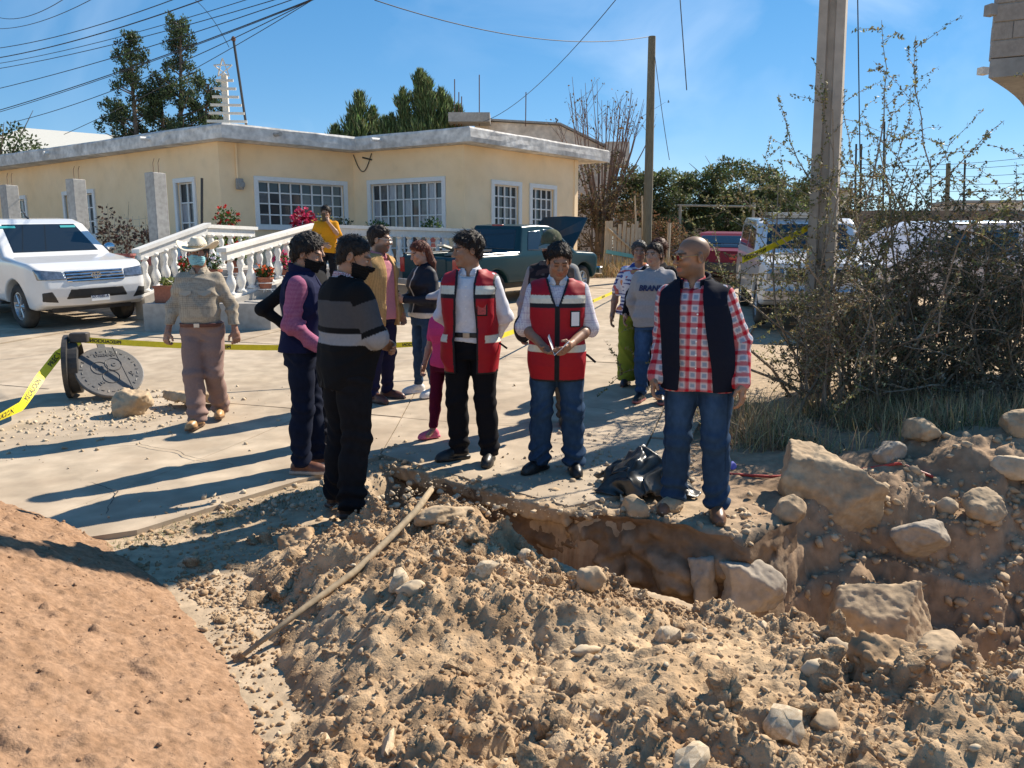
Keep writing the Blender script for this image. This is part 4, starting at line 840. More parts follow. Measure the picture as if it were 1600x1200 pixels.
    def shoes(s, col, sole=(.05, .04, .035), ln=.285, wd=.050, kind='shoe', mat_=None, hi_=.0):
        for k in ('L', 'R'):
            an = np.array(s.leg[k][2], float); a = s.toe[k]; fx = np.array([math.sin(a) * 1, -math.cos(a), 0]); sx_ = np.array([math.cos(a), math.sin(a), 0]); base = np.array([an[0], an[1], an[2] - .09]); M = np.stack([sx_, -fx, [0, 0, 1]], 1).astype(np.float32)
            hl = -.085; to = hl + ln
            def f(P):
                Q = (P - base.astype(np.float32)) @ M; x, y, z = Q[:, 0], -Q[:, 1], Q[:, 2]   # y forward
                u = (y - hl) / ln; w_ = wd * np.interp(u, [0, .12, .35, .7, .92, 1.0], [.62, .80, .76, 1.0, .72, .42]); d2 = np.maximum(np.abs(x) - w_, np.maximum(hl - y, y - to))
                sole_ = smax(d2, np.abs(z - .014) - .014, .008)
                up = smin(ell(Q, (0, -(to - .085), .028), (wd * .92, .085, .050)), ell(Q, (0, -(hl + .065), .045), (wd * .74, .062, .062 + hi_)), .03)
                up = smin(up, rc(Q, (0, -(to - .10), .05), (0, -(hl + .08), .085), .030, .036), .03)
                if kind == 'boot': up = smin(up, rc(Q, (0, -.0, .08), (0, .005, .16), .042, .046), .03)
                up = np.maximum(up, -z + .012); return smin(up, sole_, .006)
            def cl(V):
                z = ((V - base) @ M)[:, 2]; return np.where((z < .026)[:, None], np.array(sole), np.array(col))
            s.put('shoe', f, base - [.24, .24, .02], base + [.24, .24, .22], s.hres * 1.2, mat_ or m_leather, cl)
    def vest(s, name, col, off=.034, hem=.80, open_=lambda z: .02, top_z=1.445, mat_=None, arm_r=.098, th=.007, fold=.009, vneck=.0, zneck=1.40):
        """sleeveless shell with arm holes, open down the front by open_(z)"""
        def f(P):
            x, y, z = P[:, 0] - s.lean[0] * np.maximum(P[:, 2] - .95, 0), P[:, 1], P[:, 2]
            d = s.torso(P, off)
            for k in ('L', 'R'): d = smin(d, np.linalg.norm(P - A3(*s.arm[k][0]) - A3(0, 0, -.005), axis=1) - (.060 + .3 * off), .05)
            d = d + folds(P, fold, s.seed + 9, 17) - .012 * sstep(1.05, .8, z); d = np.maximum(d, -(d + th * 2.2)); d = np.maximum(d, np.maximum(hem - z, z - top_z - .0))
            for k in ('L', 'R'):
                a, e, _ = s.arm[k]; sg = 1 if k == 'L' else -1
                out = rc(P, np.array(a) + [sg * .060, 0, -.035], np.array(e) * .6 + np.array(a) * .4 + [sg * .06, 0, 0], arm_r * .80, arm_r * .6); d = smax(d, -out, .012)
            fr = np.maximum(np.abs(x) - open_(z), y - .0); d = smax(d, -fr, .006)
            nk = np.hypot(x, (y - s.nb[1]) * 1.0) - .082; d = np.maximum(d, -np.maximum(nk, 1.40 - z)); return d
        return s.put(name, f, [-.34, -.34, hem - .03], [.34, .30, 1.52], s.res * .85, mat_ or m_shine, col)
    def face_mask(s, col, name='face_mask', up=.0):
        def f(P):
            d, Q = s.headf(P, False); x, y, z = Q[:, 0], Q[:, 1], Q[:, 2]; bulge = .006 + .009 * np.exp(-((x / .03) ** 2)); d = d - bulge; d = np.maximum(d, -(d + .006))
            reg = np.maximum(np.maximum(z - (-.018 - .12 * np.abs(x) + up), -.112 - z), np.maximum(y + .012 + .25 * (-z - .06), np.abs(x) - .078)); return smax(d, reg, .004) + .0012 * np.sin(z * 400)
        o = s.put(name, f, s.hc - .17, s.hc + .16, s.hres * .9, m_cloth, col); b = MB()
        for sg in (-1, 1):
            for (z0, z1) in ((-.035, .02), (-.085, -.022)):
                pts = [s.hc + s.HM @ np.array(q) for q in ((sg * .064, -.036, z0), (sg * .074, -.012, (z0 + z1) / 2), (sg * .081, .008, z1))]; b.tube(pts, .0018, 4)
        b.build('ear_loop', mat(name + '_loop', tuple(np.clip(np.array(col if not callable(col) else (.5, .5, .5)) * .9, 0, 1)), .8), o); return o
    def glasses(s, lens=None, frame=None, dark=False):
        g = thing('g', 'x', 'x'); b = MB(); T = lambda q: tuple(s.hc + s.HM @ np.array(q))
        for sg in (-1, 1):
            ring = [(sg * .032 + .024 * math.cos(t), -.108 - .0 + .10 * abs(sg * .032 + .024 * math.cos(t)) * .3, .003 + .018 * math.sin(t)) for t in np.linspace(0, 2 * math.pi, 15)]; b.tube([T(q) for q in ring], .0022, 5, False)
            b.tube([T((sg * .056, -.102, .008)), T((sg * .074, -.05, .010)), T((sg * .080, .015, .012)), T((sg * .078, .03, -.005))], .0022, 5)
        b.tube([T((-.009, -.110, .006)), T((.009, -.110, .006))], .002, 5); o = b.build('glasses', frame or m_gold, s.root)
        if lens is not None:
            for sg in (-1, 1):
                c = MB(); rr = [T((sg * .032 + .0235 * math.cos(t), -.1075 + .03 * abs(sg * .032 + .0235 * math.cos(t)), .003 + .0175 * math.sin(t))) for t in np.linspace(0, 2 * math.pi, 15)[:-1]]; c.add(rr, [tuple(range(14))]); c.build('lens', lens, o)
        bpy.data.objects.remove(g); return o
def seg(A, B, P):
    A, B = A3(*A), A3(*B); t = ((P - A) @ (B - A)) / float((B - A) @ (B - A)); return t
def plaid(P, s):
    dt = s.torso(P, .02); u = P[:, 0] + .35 * np.maximum(np.abs(P[:, 0]) - .12, 0) * np.sign(P[:, 0]) + .5 * P[:, 1] * np.sign(P[:, 0]) * (np.abs(P[:, 0]) > .14); v = P[:, 2].copy()
    for k in ('L', 'R'):
        da = s.armf(P, k, (.08, .066, .05)); a, e, w_ = [A3(*q) for q in s.arm[k]]; m = da < dt - .004
        up = (P - a) @ ((e - a) / np.linalg.norm(e - a)); lo_ = (P - e) @ ((w_ - e) / np.linalg.norm(w_ - e)); on = np.linalg.norm(e - a); ax = np.where(up < on, up, on + lo_)
        c = a + (e - a) * np.clip(up / on, 0, 1)[:, None]; ang = np.arctan2(P[:, 1] - c[:, 1], P[:, 0] - c[:, 0]) * .062; u = np.where(m, ang, u); v = np.where(m, -ax, v)
    per = .066; fu, fv = np.mod(u / per, 1), np.mod(v / per, 1)
    wh = A3(.58, .55, .57); red = A3(.42, .012, .028); blu = A3(.24, .30, .40); c = np.tile(wh, (len(P), 1))
    bu, bv = sstep(.04, .08, fu) * sstep(.46, .42, fu), sstep(.04, .08, fv) * sstep(.46, .42, fv); tu = sstep(.54, .58, fu) * sstep(.97, .93, fu); tv = sstep(.54, .58, fv) * sstep(.97, .93, fv)
    c = c * (1 - (tu * tv)[:, None]) + blu * (tu * tv)[:, None]; r = np.clip(.76 * np.maximum(bu, bv) + .24 * bu * bv, 0, 1)[:, None]; return c * (1 - r) + red * r
def checks(P, base, line, per=.016, w_=.3):
    a = np.mod((P[:, 0] + P[:, 1] * .6) / per, 1) < w_; b = np.mod(P[:, 2] / per, 1) < w_; k = (.5 * a + .5 * b)[:, None]; return np.array(base) * (1 - k) + np.array(line) * k
def const(c): return np.array(c, np.float32)
JEAN = (.022, .050, .100)
def jean(s, base=JEAN):
    def f(P):
        c = np.tile(np.array(base, np.float32), (len(P), 1)); w_ = 0
        for k in ('L', 'R'):
            h, kn, an = [A3(*q) for q in s.leg[k]]; w_ = np.maximum(w_, np.exp(-(((P[:, 2] - .68) / .16) ** 2 + ((P[:, 0] - h[0]) / .05) ** 2)) * (P[:, 1] < h[1]))
        c = c * (1 + .55 * w_[:, None]); sm = (np.abs(np.abs(P[:, 0]) - .185) < .004) & (P[:, 2] > .3); return c * np.where(sm, .7, 1)[:, None]
    return f
def stand(x, y): return (x, y, floor_z(x, y))
def buttons(s, zs, x=0., off=.024, col=None, m=None):
    for z in zs:
        b = MB(); b.lathe([(.0055, 0), (.0055, .003), (0, .0035)], (x, s.front_y(x, z, off) - .001, z), 8, Matrix.Rotation(R(90), 3, 'X')); b.build('button', m or m_paper, s.root)
# ---- man in plaid shirt and navy vest
s = Person('man in red plaid shirt, navy vest and sunglasses at the trench edge', (1.15, 4.66, .01), R(-22), 1.72, 1, skin=(.34, .19, .115), belly=.035, width=1.04, head=(-52, 4, 0), lean=(-.10, -.05), res=.0068, hres=.0046,
           arms={'L': [(.235, .03, 1.105), (.26, -.06, .865)], 'R': [(-.235, .03, 1.105), (-.255, -.07, .875)]}, legs={'L': [(.115, -.015, .48), (.135, .01, .09), 14], 'R': [(-.115, -.005, .48), (-.14, .05, .09), -14]})
s.body(beard=.55, bald=True, hand_args={'L': dict(curl=.55, n=(-1, .2, 0)), 'R': dict(curl=.75, n=(1, .2, 0))})
s.top('shirt', lambda P: plaid(P, s), hem=.80, off=.022, sr=(.080, .070, .055), flare=.02, neckfront=.065, fold=.007); s.collar(lambda P: plaid(P, s) * .97)
s.vest('vest', lambda P: np.tile(A3(.008, .011, .022), (len(P), 1)), off=.046, hem=.805, open_=lambda z: np.interp(z, [.8, 1.0, 1.2, 1.38, 1.45], [.105, .09, .075, .065, .07]), fold=.007, mat_=m_cloth, top_z=1.468, arm_r=.105, th=.010)
s.put('vest_collar', lambda P: (lambda Q: np.maximum(np.maximum(np.abs(np.hypot(Q[:, 0], Q[:, 1]) - .094) - .007, np.abs(Q[:, 2] - .3 * Q[:, 1] + .012) - .028), -(np.abs(Q[:, 0]) - .05) * (Q[:, 1] < 0) - (Q[:, 1] >= 0)))(P - s.nb.astype(np.float32)), s.nb - .16, s.nb + .16, s.hres, m_cloth, (.009, .012, .024))
buttons(s, (.87, .95, 1.03, 1.11, 1.19, 1.27), off=.026); s.trousers(jean(s), r=(.108, .083, .080), bunch=.011); s.shoes((.17, .085, .045), (.10, .06, .035), kind='boot'); s.glasses(m_lens)
# ---- striped sweater
def sweater(P, s):
    z = P[:, 2]; blk = A3(.009, .009, .010); g1 = A3(.072, .072, .076); g2 = A3(.27, .275, .29)
    def band(v): return np.where(((v > 1.175) & (v < 1.335))[:, None], g1, np.where(((v > 1.07) & (v < 1.14))[:, None], g2, blk))
    c = band(z); dt = s.torso(P, .03)
    for k in ('L', 'R'):
        da = s.armf(P, k, (.085, .07, .055)); a, e, w_ = [A3(*q) for q in s.arm[k]]; on = np.linalg.norm(e - a); up = (P - a) @ ((e - a) / on); lo_ = (P - e) @ ((w_ - e) / np.linalg.norm(w_ - e)); ax = np.where(rc(P, a, e, .08, .07) < rc(P, e, w_, .07, .055), up, on + np.maximum(lo_, 0)); c = np.where((da < dt - .004)[:, None], band(1.395 - ax + .0), c)
    return c
s = Person('man seen from behind in a black sweater with grey stripes', (-1.02, 4.68, .03), R(128), 1.71, 2, skin=(.34, .19, .12), belly=.045, width=1.12, head=(-34, 20, 0), lean=(0, -.06), res=.0068, hres=.0046,
           arms={'R': [(-.25, -.08, 1.12), (.03, -.26, 1.10)], 'L': [(.25, -.08, 1.11), (.02, -.24, 1.05)]}, legs={'L': [(.11, -.01, .48), (.13, .03, .09), 12], 'R': [(-.11, 0, .48), (-.125, .06, .09), -12]})
s.body(hand_args={'R': dict(curl=.5, n=(0, 1, .2), thumb=(0, 0, 1)), 'L': dict(curl=1.0, n=(0, 1, -.2), thumb=(0, 0, 1))}); s.hair(t=.010, slen=.016, front=.078, tilt=.98, rough=.004)
s.top('sweater', lambda P: sweater(P, s), hem=.795, off=.030, sr=(.088, .078, .056), flare=-.008, neckfront=.03, fold=.008)
s.collar(lambda P: checks(P, (.6, .58, .6), (.25, .02, .05), .012, .45), r=.076, h_=.05); s.face_mask((.010, .010, .011)); s.trousers(lambda P: np.tile(A3(.012, .012, .014), (len(P), 1)), r=(.112, .088, .085), bunch=.012); s.shoes((.05, .028, .018))
for sg in (-1, 1):
    b = MB(); y = s.front_y(sg * .085, .86, .012, True); pts = [(-.05, .06), (.05, .06), (.05, -.045), (0, -.075), (-.05, -.045)]; v_ = [(sg * .085 + px, s.front_y(sg * .085 + px, .865 + pz, .014, True) + .001, .865 + pz) for px, pz in pts]; b.add(v_ + [(q[0], q[1] + .003, q[2]) for q in v_], [(0, 1, 2, 3, 4), (9, 8, 7, 6, 5)] + [(i, i + 5, (i + 1) % 5 + 5, (i + 1) % 5) for i in range(5)]); b.build('back_pocket', m_blackcloth, s.root)
# ---- red safety vests
def redvest(s, hem, opn, stripes=((1.285, 1.345),), black=(1.252, 1.285), low=(.93, .985), gap=.06):
    red = A3(.36, .004, .014); sil = A3(.70, .68, .56); blk = A3(.010, .010, .014)
    def f(P):
        x, y, z = P[:, 0], P[:, 1], P[:, 2]; c = np.tile(red, (len(P), 1)); fr = y < .06
        for a, b_ in stripes: c[(z > a) & (z < b_)] = sil * 1.0
        c[(z > black[0]) & (z < black[1])] = blk; e = np.abs(x) - opn(z); c[(z > low[0]) & (z < low[1]) & ((e > gap) | ~fr)] = sil
        c[(np.abs(e) < .016) & (y < .02)] = blk; c[z < hem + .012] = blk
        for k in ('L', 'R'):
            a, ee, _ = s.arm[k]; sg = 1 if k == 'L' else -1; out = rc(P, np.array(a) + [sg * .060, 0, -.035], np.array(ee) * .6 + np.array(a) * .4 + [sg * .06, 0, 0], .098 * .80, .098 * .6); c[(out < .017)] = blk
        return c
    return f
def badge(s, x, z, m_in, off=.046, tilt=0):
    b = MB(); y = s.front_y(x, z, off) - .004; ang = math.atan2(s.front_y(x + .03, z, off) - s.front_y(x - .03, z, off), .06); b.box((x, y, z), (.040, .004, .060), ang, .003); o = b.build('badge_pocket', m_blackcloth, s.root); b = MB(); b.box((x, y - .0055, z), (.031, .002, .050), ang); b.build('badge_window', m_in, o)
m_redplast = mat('red_sheet', (.42, .04, .05), .3, var=.35, vscale=22)
s = Person('man in open red safety vest with white shirt and black trousers', (-.31, 5.76, floor_z(-.31, 5.76)), R(-12), 1.73, 3, skin=(.33, .185, .115), width=.98, head=(-58, 6, 0), res=.0072, hres=.0046,
           arms={'L': [(.245, .08, 1.11), (.13, .19, .92)], 'R': [(-.245, .08, 1.11), (-.11, .19, .92)]}, legs={'L': [(.11, -.01, .48), (.135, .02, .09), 4], 'R': [(-.11, -.02, .48), (-.115, .05, .09), -50]})
s.body(hand_args={'L': dict(curl=.8, n=(0, -1, 0), thumb=(0, 0, 1)), 'R': dict(curl=.8, n=(0, -1, 0), thumb=(0, 0, 1))}); s.hair(t=.022, front=.074, tilt=.94, rough=.007)
s.top('shirt', lambda P: np.tile(A3(.70, .70, .74), (len(P), 1)), hem=.93, off=.014, sr=(.080, .070, .050), flare=.0, neckfront=.075); s.collar((.70, .70, .74)); buttons(s, (1.0, 1.09, 1.18, 1.27, 1.34), off=.017)
op1 = lambda z: np.interp(z, [.7, .95, 1.1, 1.25, 1.36, 1.45], [.075, .085, .075, .068, .06, .072])
s.vest('safety_vest', redvest(s, .70, op1), off=.050, hem=.70, open_=op1, top_z=1.462, arm_r=.098); badge(s, .125, 1.19, m_redplast)
for (z, l_) in ((.93, .06),): b = MB(); b.tube([(.175, -.02, z), (.23, -.02, z - .01), (.285, -.03, z - .045)], .008, 5); b.build('strap', m_blackcloth, s.root)
s.trousers(lambda P: np.tile(A3(.009, .009, .012), (len(P), 1)), r=(.106, .080, .076), mat_=m_cloth, bunch=.009); s.belt((.012, .012, .013)); s.shoes((.012, .012, .013), (.01, .01, .01))
s = Person('man in zipped red safety vest reading papers', (.325, 5.50, floor_z(.325, 5.5)), R(-4), 1.665, 4, skin=(.32, .175, .11), width=.98, head=(8, 24, 0), res=.0072, hres=.0046,
           arms={'R': [(-.24, .02, 1.10), (-.10, -.215, .985)], 'L': [(.24, .02, 1.10), (.095, -.245, 1.0)]}, legs={'L': [(.12, -.02, .48), (.135, .0, .09), 10], 'R': [(-.115, -.01, .48), (-.125, .02, .09), -38]})
s.eyes_closed = True
s.body(fore=True, hand_args={'R': dict(curl=.55, n=(.3, 0, 1), thumb=(.3, -1, 0)), 'L': dict(curl=.6, n=(-.3, .5, .3), thumb=(0, -.3, 1))}); s.hair(t=.015, front=.078, tilt=.98, rough=.006, slen=.022)
s.top('shirt', lambda P: checks(P, (.68, .66, .69), (.36, .28, .42), .017, .22), hem=.93, off=.016, sleeve=.50, sr=(.086, .080, .07), neckfront=.07); s.collar((.70, .70, .72))
op2 = lambda z: np.interp(z, [.7, 1.25, 1.34, 1.45], [.004, .004, .035, .07])
s.vest('safety_vest', redvest(s, .715, op2, gap=.05), off=.048, hem=.715, open_=op2, top_z=1.462, arm_r=.105); badge(s, .13, 1.175, m_paper)
b = MB(); b.box((0, s.front_y(0, 1.05, .05) - .002, .995), (.009, .004, .27)); b.build('zip', m_blackcloth, s.root); b = MB(); b.tube([(.17, -.03, .92), (.225, -.04, .90), (.285, -.06, .85)], .009, 5); b.build('strap', m_blackcloth, s.root)
s.trousers(jean(s), r=(.106, .083, .084), bunch=.014); s.shoes((.012, .012, .013), (.01, .01, .01))
pb = thing('paper_sheets', 'folded white sheets held by the man in the zipped red vest', 'paper', s.root.matrix_basis @ Vector((.0, -.33, .975)) * 1.0)
b = MB(); b.add([(-.055, -.005, .06), (-.045, .055, .075), (.0, .03, -.055), (-.012, -.035, -.062), (-.0545, -.006, .063), (-.0445, .056, .078), (.0005, .031, -.052), (-.0115, -.036, -.059)], [(0, 1, 2, 3), (7, 6, 5, 4), (0, 4, 5, 1), (1, 5, 6, 2), (2, 6, 7, 3), (3, 7, 4, 0)]); b.build('leaf', m_paper, pb)
b = MB(); b.add([(.0, .03, -.055), (-.012, -.035, -.062), (.085, -.045, .03), (.095, .025, .035), (.0, .031, -.051), (-.012, -.034, -.058), (.085, -.044, .034), (.095, .026, .039)], [(0, 1, 2, 3), (7, 6, 5, 4), (0, 4, 5, 1), (1, 5, 6, 2), (2, 6, 7, 3), (3, 7, 4, 0)]); b.build('leaf', m_paper, pb)
pb.location = Matrix.Translation(Vector(s.root.location)) @ Matrix.Rotation(s.root.rotation_euler[2], 4, 'Z') @ Matrix.Scale(s.s, 4) @ Vector((-.005, -.34, 1.0))
# ---- pink shirt and navy vest
s = Person('man in pink shirt and navy vest with black mask bending his head', (-1.52, 5.55, floor_z(-1.52, 5.55)), R(96), 1.71, 5, skin=(.36, .20, .13), width=1.0, head=(-4, 16, 0), lean=(0, -.05), res=.0075, hres=.0048,
           arms={'R': [(-.225, .04, 1.11), (-.205, -.16, .93)], 'L': [(.24, .05, 1.12), (.2, -.16, .93)]}, legs={'L': [(.10, -.03, .48), (.11, -.06, .09), 8], 'R': [(-.105, .0, .48), (-.115, .03, .09), -8]})
s.body(hand_args={'R': dict(curl=.4, n=(1, 0, 0)), 'L': dict(curl=.4)}); s.hair(t=.018, front=.072, tilt=.95, rough=.007)
s.top('shirt', lambda P: checks(P, (.38, .14, .22), (.30, .09, .17), .010, .5), hem=.90, off=.016, sr=(.086, .074, .050), neckfront=.06); s.collar((.38, .14, .22))
s.vest('vest', lambda P: np.tile(A3(.010, .013, .045), (len(P), 1)), off=.036, hem=.90, open_=lambda z: np.interp(z, [.8, 1.45], [.01, .03]), mat_=m_cloth, top_z=1.468, arm_r=.10)
s.put('vest_collar', lambda P: (lambda Q: np.maximum(np.abs(np.hypot(Q[:, 0], Q[:, 1]) - .084) - .007, np.abs(Q[:, 2] - .3 * Q[:, 1] + .002) - .035))(P - s.nb.astype(np.float32)), s.nb - .16, s.nb + .16, s.hres, m_cloth, (.010, .013, .045))
b = MB(); b.box((-.13, s.front_y(-.13, 1.26, .04) - .004, 1.26), (.035, .004, .025), .3); b.build('name_badge', m_paper, s.root)
s.face_mask((.010, .010, .011)); s.trousers(lambda P: np.tile(A3(.010, .014, .030), (len(P), 1)), r=(.102, .076, .068)); s.shoes((.14, .055, .03), (.42, .36, .3))
# ---- man mostly hidden, black sleeves, hand on hip
s = Person('man in black long sleeves with a hand on his hip, mostly hidden', (-1.62, 6.22, floor_z(-1.62, 6.22)), R(75), 1.73, 6, width=1.0, head=(0, 8, 0), res=.011, hres=.007, arms={'R': [(-.30, .25, 1.14), (-.20, .06, .97)], 'L': [(.24, .05, 1.12), (.2, -.12, .92)]})
s.body(hand_args={'R': dict(curl=.3, n=(1, 0, 0), thumb=(0, 1, 0))}); s.hair(t=.02, front=.065); s.top('shirt', lambda P: np.tile(A3(.009, .009, .010), (len(P), 1)), hem=.84, off=.014, sr=(.072, .056, .042)); s.trousers(lambda P: np.tile(A3(.012, .014, .022), (len(P), 1))); s.shoes((.03, .02, .016))
# ---- rancher with hat
s = Person('man in cream cowboy hat and blue mask walking past the manhole', (-2.83, 7.01, floor_z(-2.83, 7.01)), R(4), 1.66, 7, skin=(.34, .18, .12), belly=.05, width=.98, head=(-4, -4, 0), res=.0085, hres=.0055,
           arms={'R': [(-.265, .03, 1.11), (-.30, -.05, .89)], 'L': [(.265, .05, 1.11), (.30, .0, .89)]}, legs={'R': [(-.07, -.14, .48), (-.03, -.22, .09), -10], 'L': [(.085, -.04, .48), (.065, .17, .115), 10]})
s.body(hand_args={'R': dict(curl=1.2, n=(.6, .8, 0), thumb=(.6, -1, 0)), 'L': dict(curl=1.2, n=(-.6, .8, 0), thumb=(-.6, -1, 0))}); s.hair(t=.010, front=.06, col=(.05, .045, .04))
shc = lambda P: checks(P, (.40, .345, .27), (.22, .19, .15), .017, .25)
s.top('shirt', shc, hem=.945, off=.012, sr=(.072, .068, .050), flare=-.006, neckfront=.06, fold=.010); s.collar(shc); s.face_mask((.28, .55, .62)); s.belt((.10, .03, .025), z=.945, off=.026)
for sg in (-1, 1): b = MB(); y = s.front_y(sg * .085, 1.24, .024); b.add([(sg * .085 + px, s.front_y(sg * .085 + px, 1.235 + pz, .026) - .006, 1.235 + pz) for px, pz in ((-.055, .03), (.055, .03), (.055, .0), (0, -.022), (-.055, .0))], [(0, 1, 2, 3, 4)] if sg < 0 else [(0, 1, 2, 3, 4)]); b.build('pocket_flap', m_cloth2 if 'm_cloth2' in globals() else mat('shirt_flap', (.40, .35, .28), .9), s.root)
s.trousers(lambda P: np.tile(A3(.27, .18, .155), (len(P), 1)), r=(.108, .088, .088), bunch=.009, fold=.009, mat_=m_cloth, waist=.975); s.shoes((.48, .27, .11), (.16, .09, .05), kind='boot')
def hat(P):
    Q = (P - s.hc.astype(np.float32)) @ s.HM.astype(np.float32); Q = Q @ rotx(.06).astype(np.float32); x, y, z = Q[:, 0], Q[:, 1] - .012, Q[:, 2] - .045
    r = np.hypot(x / .185, y / .195); brim = np.abs(z - .060 * np.clip(np.abs(x) / .165, 0, 1.2) ** 2.4 + .018 * (np.abs(y) / .16) ** 2 * (y < 0)) - .0055; brim = np.maximum(brim * .8, (r - 1) * .15)
    cr = ell(np.stack([x, y, z], 1), (0, 0, .0), (.084, .102, .135)); cr = smax(cr, z - .115 + .0, .02); cr = smax(cr, -ell(np.stack([x, y, z], 1), (0, -.01, .135), (.022, .085, .040)), .015)
    for sg in (-1, 1): cr = smax(cr, -ell(np.stack([x, y, z], 1), (sg * .085, -.075, .095), (.03, .045, .05)), .02)
    return smin(np.maximum(cr, -z), brim, .012)
o = s.put('cowboy_hat', hat, s.hc - [.25, .27, .08], s.hc + [.25, .27, .22], .0058, m_felt)
def band(P):
    Q = (P - s.hc.astype(np.float32)) @ s.HM.astype(np.float32); Q = Q @ rotx(.06).astype(np.float32); x, y, z = Q[:, 0], Q[:, 1] - .012, Q[:, 2] - .045; return np.maximum(ell(np.stack([x, y, z], 1), (0, 0, 0), (.0875, .1055, .14)), np.abs(z - .018) - .009)
s.put('hat_band', band, s.hc - .14, s.hc + .14, .0055, m_felt if False else mat('hat_band', (.42, .30, .16), .8), None, o)
# ---- tan jacket
s = Person('bearded man with glasses in a tan jacket over a pink shirt', (-1.34, 7.85, floor_z(-1.34, 7.85)), R(62), 1.77, 8, skin=(.42, .26, .18), width=.98, head=(22, 6, 0), res=.010, hres=.006, hairc=(.02, .014, .012),
           arms={'R': [(-.225, .06, 1.10), (-.225, -.06, .89)], 'L': [(.225, .06, 1.10), (.225, -.06, .89)]})
s.body(beard=.75); s.hair(t=.020, front=.076, rough=.006); s.glasses(None, m_steel); s.top('shirt', lambda P: np.tile(A3(.50, .20, .23), (len(P), 1)), hem=.82, off=.012, sleeve=.3, neckfront=.08); s.collar((.50, .20, .23))
tan = lambda P: np.array((.42, .26, .11)) * (1 + .12 * np.sign(np.sin(P[:, 0] * 500)))[:, None]
s.top('jacket', tan, hem=.76, off=.034, sr=(.086, .074, .058), flare=.02, opening=lambda P: -(np.maximum(np.abs(P[:, 0]) - np.interp(P[:, 2], [.7, 1.0, 1.45], [.10, .085, .055]), P[:, 1] + .02)), neckfront=.02, zmax=1.5)
s.trousers(lambda P: np.tile(A3(.014, .014, .042), (len(P), 1)), r=(.098, .072, .058), mat_=m_cloth); s.shoes((.10, .035, .022), (.03, .02, .02))
# ---- woman with phone
s = Person('woman with long auburn hair in a dark jacket looking at a phone', (-.93, 8.12, floor_z(-.93, 8.12)), R(-52), 1.62, 9, True, skin=(.46, .28, .20), width=1.05, head=(-6, 20, 0), res=.010, hres=.006, hairc=(.11, .035, .02),
           arms={'R': [(-.23, -.02, 1.10), (-.08, -.27, 1.08)], 'L': [(.23, .0, 1.08), (.06, -.27, 1.09)]}, legs={'L': [(.10, -.01, .48), (.15, .03, .09), 8], 'R': [(-.10, -.02, .48), (-.15, .0, .09), -8]})
s.body(hand_args={'R': dict(curl=.8, n=(1, -.2, .4), thumb=(0, 0, 1)), 'L': dict(curl=.8, n=(-1, -.2, .4), thumb=(0, 0, 1))})
def long_hair(P, Q): return smin(smin(rc(Q, (.03, .09, .03), (.055, .085, -.14), .045, .04), rc(Q, (.055, .085, -.14), (.075, .04, -.33), .04, .022), .03), ell(Q, (0, .10, -.03), (.06, .035, .07)), .02)
s.hair('long', t=.018, front=.074, tilt=.80, extra=long_hair, rough=.005)
s.top('jacket', lambda P: np.where(((P[:, 2] < .935))[:, None], A3(.62, .58, .52), np.where(((np.abs(P[:, 0]) < .008) & (P[:, 1] < 0))[:, None], A3(.7, .68, .66), A3(.010, .012, .022))), hem=.885, off=.028, sr=(.080, .070, .052), flare=.0, neckfront=.03, mat_=m_shine); s.collar((.010, .012, .022))
s.trousers(jean(s, (.028, .055, .105)), r=(.096, .066, .048), hem=.10, bunch=.005); s.shoes((.72, .70, .66), (.74, .72, .70), ln=.29, wd=.056)
ph = tag(MB().box((0, 0, 0), (.036, .005, .075), None, .003).build('phone', m_lens), 'dark phone in the hands of the auburn-haired woman', 'phone'); ph.location = Vector(s.root.location) + Matrix.Rotation(R(-52), 3, 'Z') @ Vector((-.01, -.36, 1.07)); ph.rotation_euler = (R(-50), 0, R(-52))
# ---- child
s = Person('child in pink top and maroon leggings half hidden behind a red vest', (-.565, 6.42, floor_z(-.565, 6.42)), R(-30), 1.27, 10, True, skin=(.42, .25, .18), width=.95, head=(10, 6, 0), res=.011, hres=.007, arms={'R': [(-.21, .02, 1.12), (-.24, -.06, .89)], 'L': [(.21, .02, 1.12), (.2, -.08, .9)]}, legs={'R': [(-.12, -.03, .49), (-.16, -.04, .1), -30], 'L': [(.11, .01, .48), (.16, .06, .09), 10]})
s.body(fore=True, ankles=True); s.hair('long', t=.016, front=.072, extra=lambda P, Q: smin(rc(Q, (-.06, .04, .0), (-.07, .02, -.16), .03, .02), rc(Q, (.06, .04, .0), (.07, .02, -.16), .03, .02), .01))
s.top('shirt', lambda P: np.tile(A3(.62, .06, .20), (len(P), 1)), hem=.86, off=.018, sleeve=.38, sr=(.075, .07, .06)); s.trousers(lambda P: np.tile(A3(.10, .008, .030), (len(P), 1)), r=(.094, .066, .052), hem=.13, mat_=m_cloth, bunch=.004)
s.shoes((.68, .16, .26), (.70, .18, .28), ln=.27, wd=.055, mat_=m_cloth)
def ghat(P):
    Q = (P - s.hc.astype(np.float32)) @ s.HM.astype(np.float32); return np.maximum(smin(ell(Q, (0, .015, .05), (.098, .118, .105)), ell(Q, (-.10, -.06, .045), (.085, .075, .055)), .06) + folds(Q, .004, 3, 30), -(Q[:, 2] - .012 + .25 * Q[:, 1]))
s.put('soft_hat', ghat, s.hc - [.24, .24, .1], s.hc + [.16, .18, .2], .009, mat('grey_knit', (.42, .40, .40), .95, bump=.003, bscale=60))
